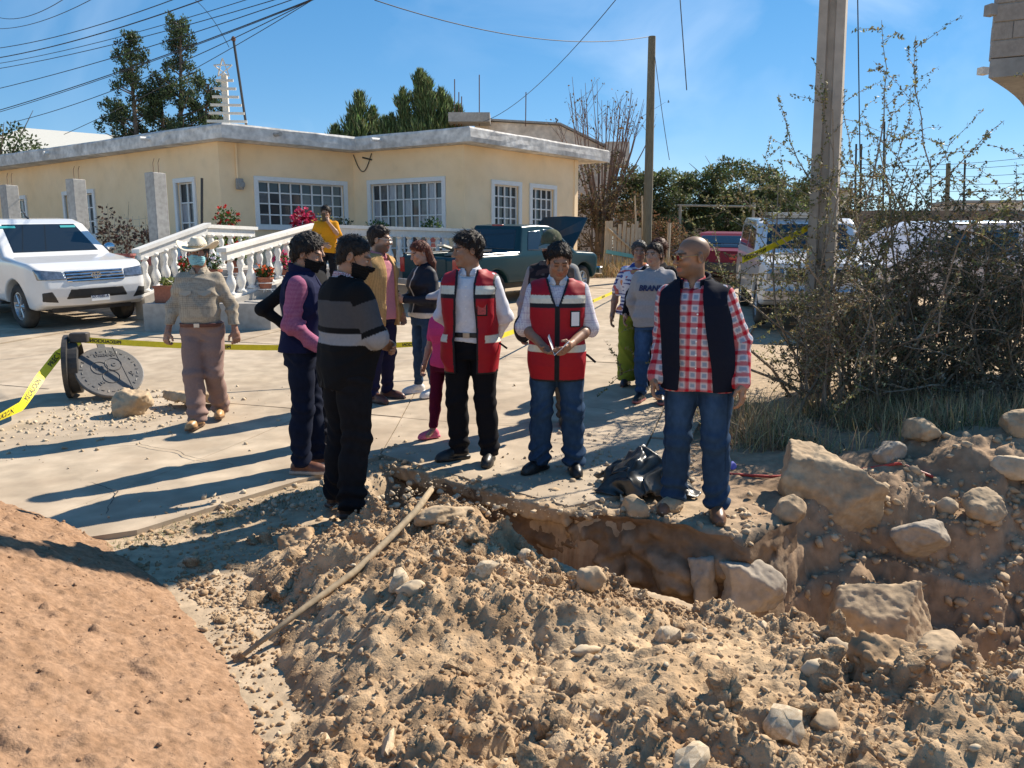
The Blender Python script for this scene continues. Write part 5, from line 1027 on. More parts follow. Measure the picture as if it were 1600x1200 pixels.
# ---- man with green cap
s = Person('man in green cap, grey sleeves and dark camouflage vest', (.36, 6.95, floor_z(.36, 6.95)), R(-8), 1.74, 11, skin=(.28, .15, .095), width=1.02, head=(-12, 12, 0), res=.010, hres=.006, arms={'R': [(-.25, .04, 1.10), (-.26, -.05, .86)], 'L': [(.25, .04, 1.10), (.26, -.05, .86)]})
s.body(hand_args={'R': dict(curl=.9)}); s.hair(t=.010, front=.06); s.face_mask((.012, .011, .011)); s.top('shirt', lambda P: np.tile(A3(.26, .255, .25), (len(P), 1)), hem=.84, off=.018, sr=(.086, .074, .054))
camo = lambda P: np.where((vnoise(P[:, 0] * 18, P[:, 1] * 18, P[:, 2] * 26, s=4) > .12)[:, None], A3(.060, .040, .038), np.where((vnoise(P[:, 0] * 14, P[:, 1] * 14, P[:, 2] * 20, s=9) > .2)[:, None], A3(.10, .085, .075), A3(.018, .015, .018)))
s.vest('vest', camo, off=.044, hem=.86, open_=lambda z: z * 0 + .004, mat_=m_cloth, top_z=1.468, arm_r=.10); s.trousers(lambda P: np.tile(A3(.10, .09, .07), (len(P), 1))); s.shoes((.05, .04, .03))
def cap(P):
    Q = (P - s.hc.astype(np.float32)) @ s.HM.astype(np.float32); x, y, z = Q[:, 0], Q[:, 1], Q[:, 2]; cr = np.maximum(ell(Q, (0, .018, .042), (.092, .112, .105)), .035 - z); bl = np.maximum(np.abs(z - .045 + .9 * np.maximum(-y - .08, 0) * .35 + 3.5 * x * x) - .004, np.hypot(x / .085, (y + .085) / .095) * .09 - .09); return smin(cr, np.maximum(bl, y + .05), .006)
s.put('cap', cap, s.hc - [.15, .24, .04], s.hc + [.15, .16, .18], .0062, m_cloth, lambda V: np.where(((((V - s.hc) @ s.HM)[:, 1] < -.105))[:, None], A3(.30, .29, .24), A3(.085, .095, .06)))
bg_ = tag(link('hand_bag', pymesh('hand_bag', *sdf_mesh(lambda P: ell(P, (0, 0, 0), (.09, .06, .13)) + folds(P, .008, 4, 22), [-.15] * 3, [.15] * 3, .013), True), m_blackcloth), 'dark cloth bag hanging beside the man in the green cap', 'bag'); bg_.location = (.10, 6.86, .98)
# ---- women at the right
def blouse(P):
    z = P[:, 2]; c = np.tile(A3(.66, .64, .68), (len(P), 1)); st_ = (np.mod(z / .042 + .15 * np.sin(P[:, 0] * 9), 1) < .36) & (vnoise(P[:, 0] * 9, P[:, 1] * 9, z * 12, s=2) > -.35); c[st_] = A3(.03, .03, .14); fl = vnoise(P[:, 0] * 16, P[:, 1] * 16, z * 16, s=7); c[fl > .42] = A3(.55, .12, .12); c[fl > .62] = A3(.62, .30, .12); c[fl < -.55] = A3(.05, .09, .30); return c
s = Person('older woman in striped floral blouse and loose green trousers', (1.40, 8.58, floor_z(1.40, 8.58)), R(-14), 1.60, 12, True, skin=(.33, .18, .12), belly=.04, width=1.1, head=(6, 2, 0), res=.010, hres=.006, hairc=(.075, .07, .068), arms={'R': [(-.27, .06, 1.10), (-.30, .0, .86)], 'L': [(.25, .04, 1.10), (.26, -.06, .88)]})
s.body(fore=True, lips=(.30, .10, .09)); s.hair(t=.016, front=.07, style='short'); s.top('blouse', blouse, hem=.86, off=.026, sleeve=.40, sr=(.088, .085, .075), neckfront=.085, flare=.03); s.trousers(lambda P: np.tile(A3(.20, .25, .035), (len(P), 1)), r=(.118, .108, .115), bell=1, mat_=m_cloth, bunch=.003, fold=.012); s.shoes((.03, .03, .05))
s = Person('woman in grey sweatshirt with dark blue lettering and jeans', (1.43, 7.80, floor_z(1.43, 7.80)), R(-20), 1.61, 13, True, skin=(.44, .26, .18), width=1.1, head=(-20, 4, 0), belly=.02, res=.010, hres=.006, hairc=(.03, .02, .016), arms={'R': [(-.245, .06, 1.11), (-.20, .12, .90)], 'L': [(.25, .04, 1.10), (.25, -.06, .88)]})
s.body(); s.hair('long', t=.010, front=.074, tilt=.82, extra=lambda P, Q: ell(Q, (0, .125, .02), (.04, .035, .045)), rough=.003); swc = lambda P: np.tile(A3(.33, .32, .33), (len(P), 1))
s.top('sweatshirt', swc, hem=.835, off=.030, sr=(.088, .076, .054), neckfront=.045, flare=-.004); s.trousers(jean(s, (.035, .075, .16)), r=(.105, .078, .062)); s.shoes((.02, .018, .02), (.35, .12, .12))
def lettering(txt, size, depth=.0, bold=.0, name='lettering', shear=0):
    cu = bpy.data.curves.new(name, 'FONT'); cu.body = txt; cu.size = size; cu.align_x = 'CENTER'; cu.extrude = depth; cu.offset = bold; cu.shear = shear; cu.resolution_u = 3
    o = bpy.data.objects.new(name, cu); C.objects.link(o); dg = bpy.context.evaluated_depsgraph_get(); me = bpy.data.meshes.new_from_object(o.evaluated_get(dg)); bpy.data.objects.remove(o); return me
m_ink = mat('navy_print', (.020, .030, .09), .8)
def chest_print(s, txt, size, z, x0=0, off=.036, bold=.004):
    me = lettering(txt, size, 0, bold, 'lettering', .15); bm = bmesh.new(); bm.from_mesh(me); bmesh.ops.subdivide_edges(bm, edges=[e for e in bm.edges if e.calc_length() > .02], cuts=2)
    for q in bm.verts: x, zz = q.co.x + x0, q.co.y + z; q.co = (x, s.front_y(x, zz, off) - .006, zz)
    bm.to_mesh(me); bm.free(); return link('lettering', me, m_ink, s.root)
chest_print(s, 'BRAND', .078, 1.225, 0, .036)
s = Person('woman in black behind the woman in the grey sweatshirt', (1.56, 8.28, floor_z(1.56, 8.28)), R(-15), 1.63, 14, True, skin=(.40, .23, .16), width=1.05, head=(-5, 3, 0), res=.011, hres=.007, hairc=(.09, .03, .018), arms={'R': [(-.30, .04, 1.11), (-.34, -.06, .9)], 'L': [(.25, .04, 1.1), (.26, -.06, .88)]})
s.body(); s.hair(t=.022, front=.068); s.top('shirt', lambda P: np.tile(A3(.010, .010, .013), (len(P), 1)), hem=.84, off=.02, sr=(.078, .068, .05)); s.trousers(lambda P: np.tile(A3(.012, .012, .015), (len(P), 1))); s.shoes((.02, .02, .02))
# ---- man on the stairs
s = Person('man in orange yellow shirt holding a phone to his face on the stairs', (-3.46, 14.6, .86), R(4), 1.66, 15, skin=(.40, .23, .15), width=1.02, head=(0, 10, 0), res=.014, hres=.009, arms={'L': [(.25, -.06, 1.15), (.07, -.22, 1.42)], 'R': [(-.25, .0, 1.12), (-.02, -.20, 1.0)]})
s.hd = {'L': (-.3, .3, .8)}
s.body(fore=True, hand_args={'L': dict(curl=.9, n=(-.3, .9, 0), thumb=(-1, 0, 0)), 'R': dict(curl=.6, n=(0, 1, 0), thumb=(0, 0, 1))}); s.hair(t=.02, front=.066); s.top('shirt', lambda P: np.tile(A3(.62, .27, .015), (len(P), 1)), hem=.84, off=.024, sleeve=.42, sr=(.085, .08, .075), flare=.02, fold=.012); s.trousers(lambda P: np.tile(A3(.012, .012, .016), (len(P), 1))); s.shoes((.03, .03, .03))
ph = tag(MB().box((0, 0, 0), (.036, .005, .075), None, .003).build('phone', m_lens), 'dark phone held up by the man in orange yellow', 'phone'); ph.location = (-3.44, 14.34, 2.31); ph.rotation_euler = (R(15), 0, 0)
# ================================================================ vehicles
m_rub = mat('tyre_rubber', (.028, .027, .026), .85, var=.2, vscale=6, bump=.002, bscale=40, dirt=.35)
m_rim = mat('alloy', (.55, .55, .56), .35, metal=.8, dirt=.25); m_trim = mat('black_trim', (.02, .02, .021), .55, dirt=.15)
m_chrome = mat('chrome', (.75, .75, .76), .12, metal=1); m_cglass = mat('car_glass', (.014, .018, .022), .04, spec=.7, coat=.3)
m_lamp = mat('lamp_lens', (.20, .22, .25), .08, metal=.6, spec=.7, coat=.8, var=.4, vscale=5); m_redlamp = mat('tail_lamp', (.35, .02, .02), .15, coat=.5); m_amber = mat('amber_lamp', (.6, .25, .03), .2)
def paint(name, c, dirt=.15, coat=.8, rough=.28, spec=.5): return mat(name, c, rough, var=.02, vscale=2, coat=coat, dirt=dirt, spec=spec)
def poly2(x, z, pts):
    d = np.full(len(x), 1e9, np.float32); s_ = np.ones(len(x), np.float32); n = len(pts)
    for i in range(n):
        (ax, az), (bx, bz) = pts[i], pts[i - 1]; ex, ez = bx - ax, bz - az; wx, wz = x - ax, z - az; t = np.clip((wx * ex + wz * ez) / (ex * ex + ez * ez), 0, 1); d = np.minimum(d, (wx - ex * t) ** 2 + (wz - ez * t) ** 2)
        c1, c2, c3 = z >= az, z < bz, ex * wz > ez * wx; fl = (c1 & c2 & c3) | (~c1 & ~c2 & ~c3); s_ = np.where(fl, -s_, s_)
    return s_ * np.sqrt(d)
class Car:
    def __init__(s, name, label, side, W, wb, paint_m, loc, heading, belt=1.0, tumble=.18, wr=.36, h=.024, front=.35, cat='car', group=None, k=.07, bed=None, tw=.21, xmin=None, bow=.05):
        s.side, s.W, s.belt, s.tumble, s.wb, s.wr, s.h, s.front, s.bed, s.bow = side, W, belt, tumble, wb, wr, h, front, bed, bow; s.xf = max(p[0] for p in side); s.xr = min(p[0] for p in side); s.zt = max(p[1] for p in side); s.k = k
        f = Vector((math.cos(heading), math.sin(heading), 0)); l = Vector((-f.y, f.x, 0)); p = [Vector((loc[0], loc[1], 0)) + f * a + l * b for a, b in ((0, W / 2 - .12), (0, -W / 2 + .12), (-wb, W / 2 - .12), (-wb, -W / 2 + .12))]
        for q in p: q.z = floor_z(q.x, q.y)
        fx = ((p[0] + p[1]) / 2 - (p[2] + p[3]) / 2).normalized(); ly = (p[0] - p[1]).normalized(); up = fx.cross(ly).normalized(); ly = up.cross(fx); o = (p[0] + p[1]) / 2
        s.root = thing(name, label, cat, o, 0, group); s.root.rotation_euler = Matrix((fx, ly, up)).transposed().to_euler()
        s.pm = paint_m; V, F = sdf_mesh(s.body, [s.xr - .1, -W / 2 - .1, .15], [s.xf + .1, W / 2 + .1, s.zt + .1], h); s.bo = link('body', pymesh('body', V, F, True), paint_m, s.root)
        b = MB(); b.box(((s.xf + s.xr) / 2, 0, .42), ((s.xf - s.xr) / 2 - .25, W / 2 - .28, .12)); b.build('underbody', m_trim, s.root)
        for (x, y) in ((0, 1), (0, -1), (-wb, 1), (-wb, -1)): s.wheel(x, y * (W / 2 - tw / 2 - .02), y, tw)
    def body(s, P):
        x, y, z = P[:, 0], np.abs(P[:, 1]), P[:, 2]; d = poly2(x, z, s.side); u = np.maximum(x - (s.xf - s.front), 0) / s.front; ur = np.maximum((s.xr + .3) - x, 0) / .3
        w_ = s.W / 2 - s.tumble * np.maximum(z - s.belt, 0) - .16 * u ** 2 - .05 * ur ** 2 - .03 * np.maximum(.6 - z, 0) + .012 * np.cos((z - .75) * 5); d = d + s.bow * (y / (s.W / 2)) ** 2 * sstep(s.xf - .35, s.xf, x) * 1.2
        d = smax(d, y - w_, s.k)
        for ax in (0, -s.wb): c = np.hypot(x - ax, z - s.wr) - (s.wr + .075); d = smax(d, -np.maximum(c, (s.W / 2 - .34) - y), .015)
        if s.bed: x0, x1, zb, yw = s.bed; d = smax(d, -np.maximum(np.maximum(x0 - x, x - x1), np.maximum(y - yw, zb - z)), .015)
        return d
    def wheel(s, x, y, sg, tw):
        r = s.wr; M = Matrix.Rotation(R(-90 * sg), 3, 'X'); b = MB(); h_ = tw / 2
        b.lathe([(r * .60, -h_), (r * .86, -h_), (r * .97, -h_ * .75), (r, -h_ * .4), (r, h_ * .4), (r * .97, h_ * .75), (r * .86, h_), (r * .66, h_), (r * .62, h_ * .8), (r * .60, h_ * .3)], (x, y, r), 28, M); t = b.build('wheel', m_rub, s.root, True)
        b = MB(); b.lathe([(r * .60, -h_ * .5), (r * .63, h_ * .82), (r * .58, h_ * .84), (r * .54, h_ * .45), (r * .2, h_ * .40), (r * .12, h_ * .62), (0, h_ * .64)], (x, y, r), 24, M)
        for k in range(6):
            a = k * math.pi / 3; c = Vector((math.cos(a), math.sin(a), 0)); q = [c * r * .12 + Vector((0, 0, h_ * .58)), c * r * .57 + Vector((0, 0, h_ * .66))]; b.tube([(M @ p_) + Vector((x, y, r)) for p_ in q], [r * .07, r * .05], 6)
        b.build('rim', m_rim, t, False)
    def panel(s, name, fn, m, lo, hi, off=.006, h=None, label=None):
        V, F = sdf_mesh(lambda P: smax(np.maximum(s.body(P) - off, -(s.body(P) + .02)), fn(P), .004), lo, hi, h or s.h * .6)
        if len(V) == 0: return None
        return link(name, pymesh(name, V, F, True), m, s.root)
    def side_window(s, pts, sides=(1, -1), m=None, name='side_window'):
        xs_, zs_ = [p[0] for p in pts], [p[1] for p in pts]
        for sg in sides: s.panel(name, lambda P: poly2(P[:, 0], P[:, 2], pts), m or m_cglass, [min(xs_) - .06, .3 if sg > 0 else -s.W / 2 - .06, min(zs_) - .06], [max(xs_) + .06, s.W / 2 + .06 if sg > 0 else -.3, max(zs_) + .06])
    def front(s): pass
    def face(s, name, pts, m, x0, x1, off=.006, h=None, mirror=False):
        ys_, zs_ = [p[0] for p in pts], [p[1] for p in pts]
        f = lambda P: np.maximum(poly2(np.abs(P[:, 1]) if mirror else P[:, 1], P[:, 2], pts), (s.xf - .55) - P[:, 0] if mirror else -9)
        if not mirror: return s.panel(name, f, m, [x0, min(ys_) - .06, min(zs_) - .06], [x1, max(ys_) + .06, max(zs_) + .06], off, h)
        for sg in (1, -1):
            a, b_ = min(ys_) - .06, max(ys_) + .06; s.panel(name, f, m, [x0, a if sg > 0 else -b_, min(zs_) - .06], [x1, b_ if sg > 0 else -a, max(zs_) + .06], off, h)
    def seam(s, pts, sg=-1, r=.006):
        b = MB(); V = []
        for (x, z) in pts:
            ys_ = np.linspace(s.W / 2 + .05, .3, 120); P = np.stack([np.full(120, x), ys_, np.full(120, z)], 1).astype(np.float32); i = np.argmax(s.body(P) < 0); V.append((x, sg * ys_[i], z))
        b.tube(V, r, 4); return b.build('door_seam', m_trim, s.root)
    def xfront(s, y, z):
        t = np.linspace(s.xf + .1, -1.6, 300); P = np.stack([t, np.full(300, y), np.full(300, z)], 1).astype(np.float32); return float(t[np.argmax(s.body(P) < 0)])
# ---- white pickup
hx = [(.86, .40), (.93, .56), (.945, .70), (.92, .86), (.84, 1.015), (.55, 1.10), (-.40, 1.19), (-1.14, 1.71), (-1.45, 1.785), (-2.05, 1.80), (-2.55, 1.77), (-2.80, 1.22), (-2.9, 1.13), (-4.33, 1.13), (-4.38, .62), (-4.25, .52), (-3.7, .48), (-.6, .42), (.6, .34)]
c = Car('pickup_truck', 'white modern pickup parked at the left edge', hx, 1.84, 3.085, paint('white_car_paint', (.74, .74, .73), .12), (-7.68, 13.58), R(-38), 1.10, .23, .375, .021, .5, 'truck', bed=(-4.28, -2.95, .75, .78))
c.face('windscreen', [(-.70, 1.235), (.70, 1.235), (.60, 1.70), (-.60, 1.70)], m_cglass, -1.35, -.2, .007)
c.side_window([(-.62, 1.20), (-1.16, 1.60), (-1.80, 1.66), (-1.80, 1.20)]); c.side_window([(-1.88, 1.20), (-1.88, 1.66), (-2.35, 1.64), (-2.5, 1.22)])
c.face('headlight', [(.47, .835), (.86, .845), (.88, 1.01), (.50, .965)], m_lamp, .1, 1.1, .010, .012, True)
c.face('lower_grille', [(-.50, .52), (.50, .52), (.42, .68), (-.42, .68)], m_trim, .4, 1.1, .004, .012); c.face('fog_lamp_recess', [(.60, .47), (.83, .50), (.83, .64), (.70, .66)], m_trim, .1, 1.1, .004, .012, True)
c.face('grille', [(-.46, .80), (.46, .80), (.47, .965), (-.47, .965)], m_trim, .3, 1.1, .004, .012)
for k, z in enumerate((.815, .868, .918, .962)):
    b = MB(); b.tube([(c.xfront(y, z) + .012, y, z) for y in np.linspace(-.46, .46, 13)], .013 if k else .018, 6); b.build('grille_bar', m_chrome, c.root)
b = MB(); b.box((c.xfront(.05, .52) + .012, .03, .535), (.006, .15, .075), None, .003); pl = b.build('number_plate', m_paper, c.root); pl['label'] = 'white number plate with dark figures'
me = lettering('SX-9585-A', .062, .001, .001); o = link('plate_figures', me, m_ink, pl); o.rotation_euler = (R(90), 0, R(90)); o.location = (c.xfront(.05, .52) + .020, .03, .515)
b = MB(); zc = .89; xe = c.xfront(0, zc) + .028
for (ry, rz_, oz) in ((.075, .052, 0), (.026, .048, 0), (.062, .020, .022)): b.tube([(xe, ry * math.cos(t), zc + oz + rz_ * math.sin(t)) for t in np.linspace(0, 2 * math.pi, 25)], .007, 6, False)
b.build('emblem', m_chrome, c.root)
for sg in (-1, 1):
    V, F = sdf_mesh(lambda P: ell(P, (-.72, sg * 1.03, 1.27), (.085, .115, .085)), [-.85, min(sg * .85, sg * 1.2), 1.1], [-.55, max(sg * .85, sg * 1.2), 1.42], .02); o = link('mirror', pymesh('mirror', V, F, True), m_trim if sg < 0 else m_chrome, c.root)
c.seam([(-.62, 1.17), (-.66, .95), (-.60, .62), (-.62, .46)]); c.seam([(-1.84, 1.66), (-1.84, 1.2), (-1.84, .8), (-1.86, .46)]); b = MB(); b.box((-1.6, -.93, 1.05), (.11, .02, .018), None, .008); b.build('door_handle', c.pm, c.root)
b = MB(); b.box((-1.6, -.86, .40), (1.0, .09, .025), None, .01); b.build('side_step', m_trim, c.root); b = MB(); b.tube([(-1.55, .0, 1.79), (-1.65, 0, 1.84), (-1.85, 0, 1.99)], [.02, .012, .004], 6); b.build('aerial', m_trim, c.root)
for sg in (1, -1): b = MB(); b.box((c.xfront(sg * .45, 1.63) + .004, sg * .45 - .1 * (sg < 0), 1.655), (.004, .13, .022), Matrix.Rotation(R(-32), 3, 'Y')); b.build('screen_sticker', mat('teal_sticker', (.02, .36, .38), .4) if sg > 0 else bpy.data.materials['teal_sticker'], c.root)
# ---- green pickup with its bonnet up
rx = [(.62, .42), (.74, .50), (.75, .80), (.66, .92), (.40, .97), (-.30, 1.02), (-.95, 1.55), (-1.15, 1.62), (-1.6, 1.645), (-2.15, 1.62), (-2.36, 1.10), (-2.42, 1.06), (-4.22, 1.06), (-4.28, .98), (-4.28, .52), (-4.1, .46), (-.5, .42), (.4, .36)]
grn = paint('teal_car_paint', (.010, .042, .055), .0, .12, .30, .25)
c = Car('pickup_truck', 'old teal pickup with its bonnet raised beside the yellow house', rx, 1.70, 3.15, grn, (1.05, 19.02), R(50), 1.0, .26, .34, .03, .3, 'truck', bed=(-4.2, -2.42, .68, .70))
c.side_window([(-.50, 1.06), (-.98, 1.50), (-1.42, 1.54), (-1.42, 1.06)]); c.side_window([(-1.52, 1.08), (-1.52, 1.52), (-1.95, 1.50), (-2.10, 1.10)])
c.panel('rear_window', lambda P: poly2(P[:, 1], P[:, 2], [(-.66, 1.12), (.66, 1.12), (.58, 1.55), (-.58, 1.55)]), m_cglass, [-2.6, -.75, 1.05], [-1.9, .75, 1.62])
c.face('windscreen', [(-.66, 1.06), (.66, 1.06), (.56, 1.53), (-.56, 1.53)], m_cglass, -1.2, -.1)
b = MB(); b.box((-2.12, 0, 1.625), (.03, .15, .022), None, .006); b.build('brake_lamp', m_redlamp, c.root)
for sg in (1, -1):
    b = MB(); b.box((-4.275, sg * .76, .85), (.02, .065, .15), None, .008); b.build('tail_lamp', m_redlamp, c.root)
    b = MB(); b.box((-3.3, sg * .775, 1.065), (.92, .04, .018), None, .006); b.build('bed_rail', m_chrome if sg < 0 else m_trim, c.root)
b = MB(); b.box((-4.42, 0, .52), (.07, .82, .07), None, .02); b.build('rear_bumper', m_chrome, c.root); b = MB(); b.box((.80, 0, .52), (.06, .83, .09), None, .02); b.build('front_bumper', m_chrome, c.root)
b = MB(); b.box((-4.285, 0, .84), (.012, .52, .16), None, .01); b.build('tailgate_panel', grn, c.root)
b = MB(); V = []
for (x, y, z) in ((0, -.70, 0), (0, .70, 0), (.55, .74, .05), (1.02, .66, -.02), (1.06, 0, -.02), (1.02, -.66, -.02), (.55, -.74, .05)): V.append((x, y, z))
V += [(p[0], p[1] * .98, p[2] - .035) for p in V]; b.add(V, [tuple(range(7)), tuple(reversed(range(7, 14)))] + [(i, i + 7, (i + 1) % 7 + 7, (i + 1) % 7) for i in range(7)]); o = b.build('bonnet', grn, c.root); o.location = (-.30, 0, 1.04); o.rotation_euler = (0, R(-48), 0); o['label'] = 'raised teal bonnet'
b = MB(); b.box((.15, 0, .93), (.38, .62, .06)); b.build('engine_bay', m_trim, c.root); c.seam([(-.45, 1.02), (-.45, .5)]); c.seam([(-1.47, 1.54), (-1.47, .5)]); c.seam([(-2.38, 1.06), (-2.38, .48)], r=.01)
for k in range(4):
    b = MB(); b.box((0, 0, 0), (.95, .07, .018)); o = b.build('plank', m_tree if k % 2 else m_cem); o.parent = None; o.location = c.root.matrix_basis @ Vector((-3.5 + .05 * k, -.35 + .22 * k, 1.09 + .025 * k)); o.rotation_euler = (0, R(3), R(50 + 70 - 12 * k)); tag(o, ('weathered board lying lowest across the teal pickup bed', 'grey board second up across the teal pickup bed', 'weathered board third up across the teal pickup bed', 'grey board lying topmost across the teal pickup bed')[k], 'board', 'boards across the pickup bed')
# ---- red car, dark car
sx = [(.70, .35), (.80, .50), (.78, .66), (.40, .80), (-.45, .92), (-1.15, 1.32), (-1.6, 1.39), (-2.2, 1.36), (-2.95, 1.00), (-3.25, .94), (-3.32, .60), (-3.2, .38), (-2.9, .30), (.3, .26)]
c = Car('red_car', 'red car with dark rear window parked beyond the women', sx, 1.66, 2.45, paint('red_car_paint', (.17, .006, .008), .04, .1, .35, .25), (6.75, 22.9), R(60), .9, .30, .30, .036, .35, 'car', tw=.18)
c.side_window([(-.75, .95), (-1.2, 1.26), (-1.75, 1.31), (-1.75, .95)]); c.side_window([(-1.83, .95), (-1.83, 1.30), (-2.2, 1.27), (-2.6, 1.02)])
c.panel('rear_window', lambda P: poly2(P[:, 1], P[:, 2], [(-.60, 1.02), (.60, 1.02), (.52, 1.30), (-.52, 1.30)]), m_cglass, [-3.0, -.7, .98], [-2.0, .7, 1.36])
b = MB(); b.box((-3.30, 0, .52), (.06, .80, .13), None, .03); b.build('rear_bumper', m_trim, c.root)
for sg in (1, -1): b = MB(); b.box((-3.30, sg * .62, .80), (.02, .14, .07), None, .01); b.build('tail_lamp', m_redlamp, c.root)
c = Car('dark_car', 'dark car seen partly behind the red car', sx, 1.68, 2.45, paint('dark_car_paint', (.02, .028, .04), .2), (10.2, 28.2), R(75), .9, .30, .30, .05, .35, 'car', tw=.18); c.side_window([(-.75, .95), (-1.2, 1.26), (-2.2, 1.27), (-2.6, 1.02)])
# ---- white 4x4 behind the bush
ux = [(.70, .45), (.78, .55), (.78, .95), (.72, 1.12), (.30, 1.18), (-.55, 1.22), (-1.05, 1.72), (-1.3, 1.80), (-3.4, 1.80), (-3.75, 1.70), (-3.85, 1.1), (-3.85, .55), (-3.6, .45), (.4, .38)]
c = Car('white_off_roader', 'white off-roader with roof rack facing out behind the thorn bush', ux, 1.86, 2.75, paint('white_car_paint_2', (.74, .74, .74), .2), (5.12, 13.25), R(-101), 1.15, .16, .38, .032, .35, 'car')
c.face('windscreen', [(-.72, 1.27), (.72, 1.27), (.66, 1.70), (-.66, 1.70)], m_cglass, -1.4, -.3); c.side_window([(-.75, 1.25), (-1.1, 1.62), (-1.9, 1.68), (-1.9, 1.25)]); c.side_window([(-2.0, 1.25), (-2.0, 1.68), (-3.3, 1.66), (-3.4, 1.25)])
c.face('grille', [(-.55, .80), (.55, .80), (.55, 1.02), (-.55, 1.02)], m_trim, .3, 1.0); c.face('headlight', [(.58, .82), (.84, .82), (.84, 1.0), (.58, 1.02)], m_lamp, .1, 1.0, .01, .015, True)
b = MB(); b.box((.84, 0, .60), (.06, .90, .10), None, .03); b.build('front_bumper', m_rim, c.root); b = MB(); b.box((.905, 0, .60), (.006, .16, .055)); b.build('number_plate', m_paper, c.root)
b = MB(); b.box((-1.9, 0, 1.88), (.75, .62, .025)); b.build('roof_rack', m_trim if False else m_rim, c.root)
for x in (-1.3, -2.5): b = MB(); b.box((x, 0, 1.835), (.03, .6, .03)); b.build('rack_leg', m_rim, c.root)
vx = [(.80, .40), (.88, .55), (.80, .85), (.20, 1.02), (-.70, 1.62), (-1.1, 1.72), (-2.9, 1.74), (-3.45, 1.60), (-3.62, 1.0), (-3.6, .5), (-3.4, .40), (.5, .32)]
c = Car('pale_minivan', 'pale pinkish minivan parked behind the thorn bush at the right', vx, 1.80, 2.85, paint('pale_van_paint', (.66, .60, .60), .25), (7.3, 15.6), R(193), 1.05, .20, .33, .04, .4, 'van')
c.side_window([(-.35, 1.08), (-.85, 1.52), (-1.35, 1.58), (-1.35, 1.08)]); c.side_window([(-1.45, 1.08), (-1.45, 1.58), (-2.5, 1.60), (-2.5, 1.08)]); c.side_window([(-2.6, 1.08), (-2.6, 1.60), (-3.2, 1.52), (-3.35, 1.10)])
c = Car('dark_off_roader', 'dark off-roader cut off by the right edge', ux, 1.84, 2.75, paint('dark_car_paint_2', (.025, .027, .032), .2), (10.9, 15.2), R(200), 1.15, .16, .37, .05, .35, 'car'); c.side_window([(-.75, 1.25), (-1.1, 1.62), (-3.3, 1.66), (-3.4, 1.25)])
# ================================================================ poles, cables, fence
m_pole = mat('concrete_post', (.46, .40, .33), .93, col2=(.38, .325, .265), var=.12, vscale=2, bump=.005, bscale=35)
m_wood = mat('creosoted_wood', (.17, .145, .095), .9, var=.3, vscale=5, bump=.008, bscale=14, aniso=(4, 4, .25)); m_fw = mat('pale_weathered_wood', (.47, .39, .28), .92, var=.25, vscale=5, bump=.005, bscale=14, aniso=(4, 4, .3))
m_cab = mat('cable', (.03, .03, .033), .7)
b = MB(); V = []; F = []
for z, a in ((-.3, .145), (9.2, .095)):
    g = a * .34; pr = [(-a, -a), (-g, -a), (-g * .7, -a * .62), (g * .7, -a * .62), (g, -a), (a, -a), (a, a), (g, a), (g * .7, a * .62), (-g * .7, a * .62), (-g, a), (-a, a)]; V += [(x, y, z) for x, y in pr]
F = [(i, (i + 1) % 12, (i + 1) % 12 + 12, i + 12) for i in range(12)] + [tuple(range(12, 24))]; b.add(V, F); o = b.build('utility_post', m_pole); o.location = (3.27, 8.15, gz(3.27, 8.15)); o.rotation_euler = (0, R(-1.0), R(-27)); tag(o, 'tall grooved concrete utility post rising out of the thorn bush', 'post')
b = MB(); b.tube([(0, 0, 0), (.0, 0, 3), (-.02, 0, 6.58)], [.135, .12, .10], 14); o = b.build('wooden_pole', m_wood); o.location = (3.80, 22.0, gz(3.8, 22)); tag(o, 'slender dark wooden utility pole behind the women', 'pole')
def cable(label, p, q, sag, r=.007, n=18, name='cable'):
    p, q = Vector(p), Vector(q); b = MB(); mid = (p + q) / 2; pts = []
    for t in np.linspace(0, 1, n): v_ = p.lerp(q, t); v_.z -= sag * 4 * t * (1 - t); pts.append(v_)
    v0 = [x - p for x in pts]; b.tube(v0, r, 4); o = b.build(name, m_cab); o.location = p; return tag(o, label, 'cable')
import itertools
def ray_at(px, py, Y):   # a point seen at a picture position at a chosen distance (used for where the wires were strung)
    P_ = R(9.5); cx, cy = (px - 800) / 1200, (600 - py) / 1200; d = Vector((cx, math.cos(P_) + cy * math.sin(P_), -math.sin(P_) + cy * math.cos(P_))); return Vector((0, 0, 1.62)) + d * (Y / d.y)
W_ = [((0, 21), (66, 0), .008), ((0, 38), (106, 0), .008), ((0, 68), (222, 0), .010), ((0, 83), (268, 0), .013), ((0, 92), (330, 0), .008), ((0, 100), (372, 0), .009), ((0, 131), (430, -8), .010), ((0, 165), (455, -5), .012), ((0, 168), (462, -6), .009), ((16, 192), (300, 72), .009), ((100, 210), (463, -3), .009)]
ord_ = ['topmost', 'second', 'third', 'fourth', 'fifth', 'sixth', 'seventh', 'eighth', 'ninth', 'tenth', 'lowest']
for k, ((x0, y0), (x1, y1), r) in enumerate(W_):
    a, b_ = ray_at(x0, y0, 24), ray_at(x1, y1, 17); d = b_ - a; cable(f'overhead wire at upper left, {ord_[k]} where it meets the left edge' if k < 9 else ('short thin wire passing behind the cypress at left' if k == 9 else 'thin wire rising from the house roof past the mast'), a - d * (.25 if k < 9 else 0), b_ + d * .5, .25, r)
cable('long slack wire from the top of the wooden pole to the left', (3.72, 22, 7.45), ray_at(585, 0, 14), .35, .009); cable('wire rising from the far gabled roof to the upper middle', ray_at(755, 190, 29), ray_at(966, -5, 15), .35, .010)
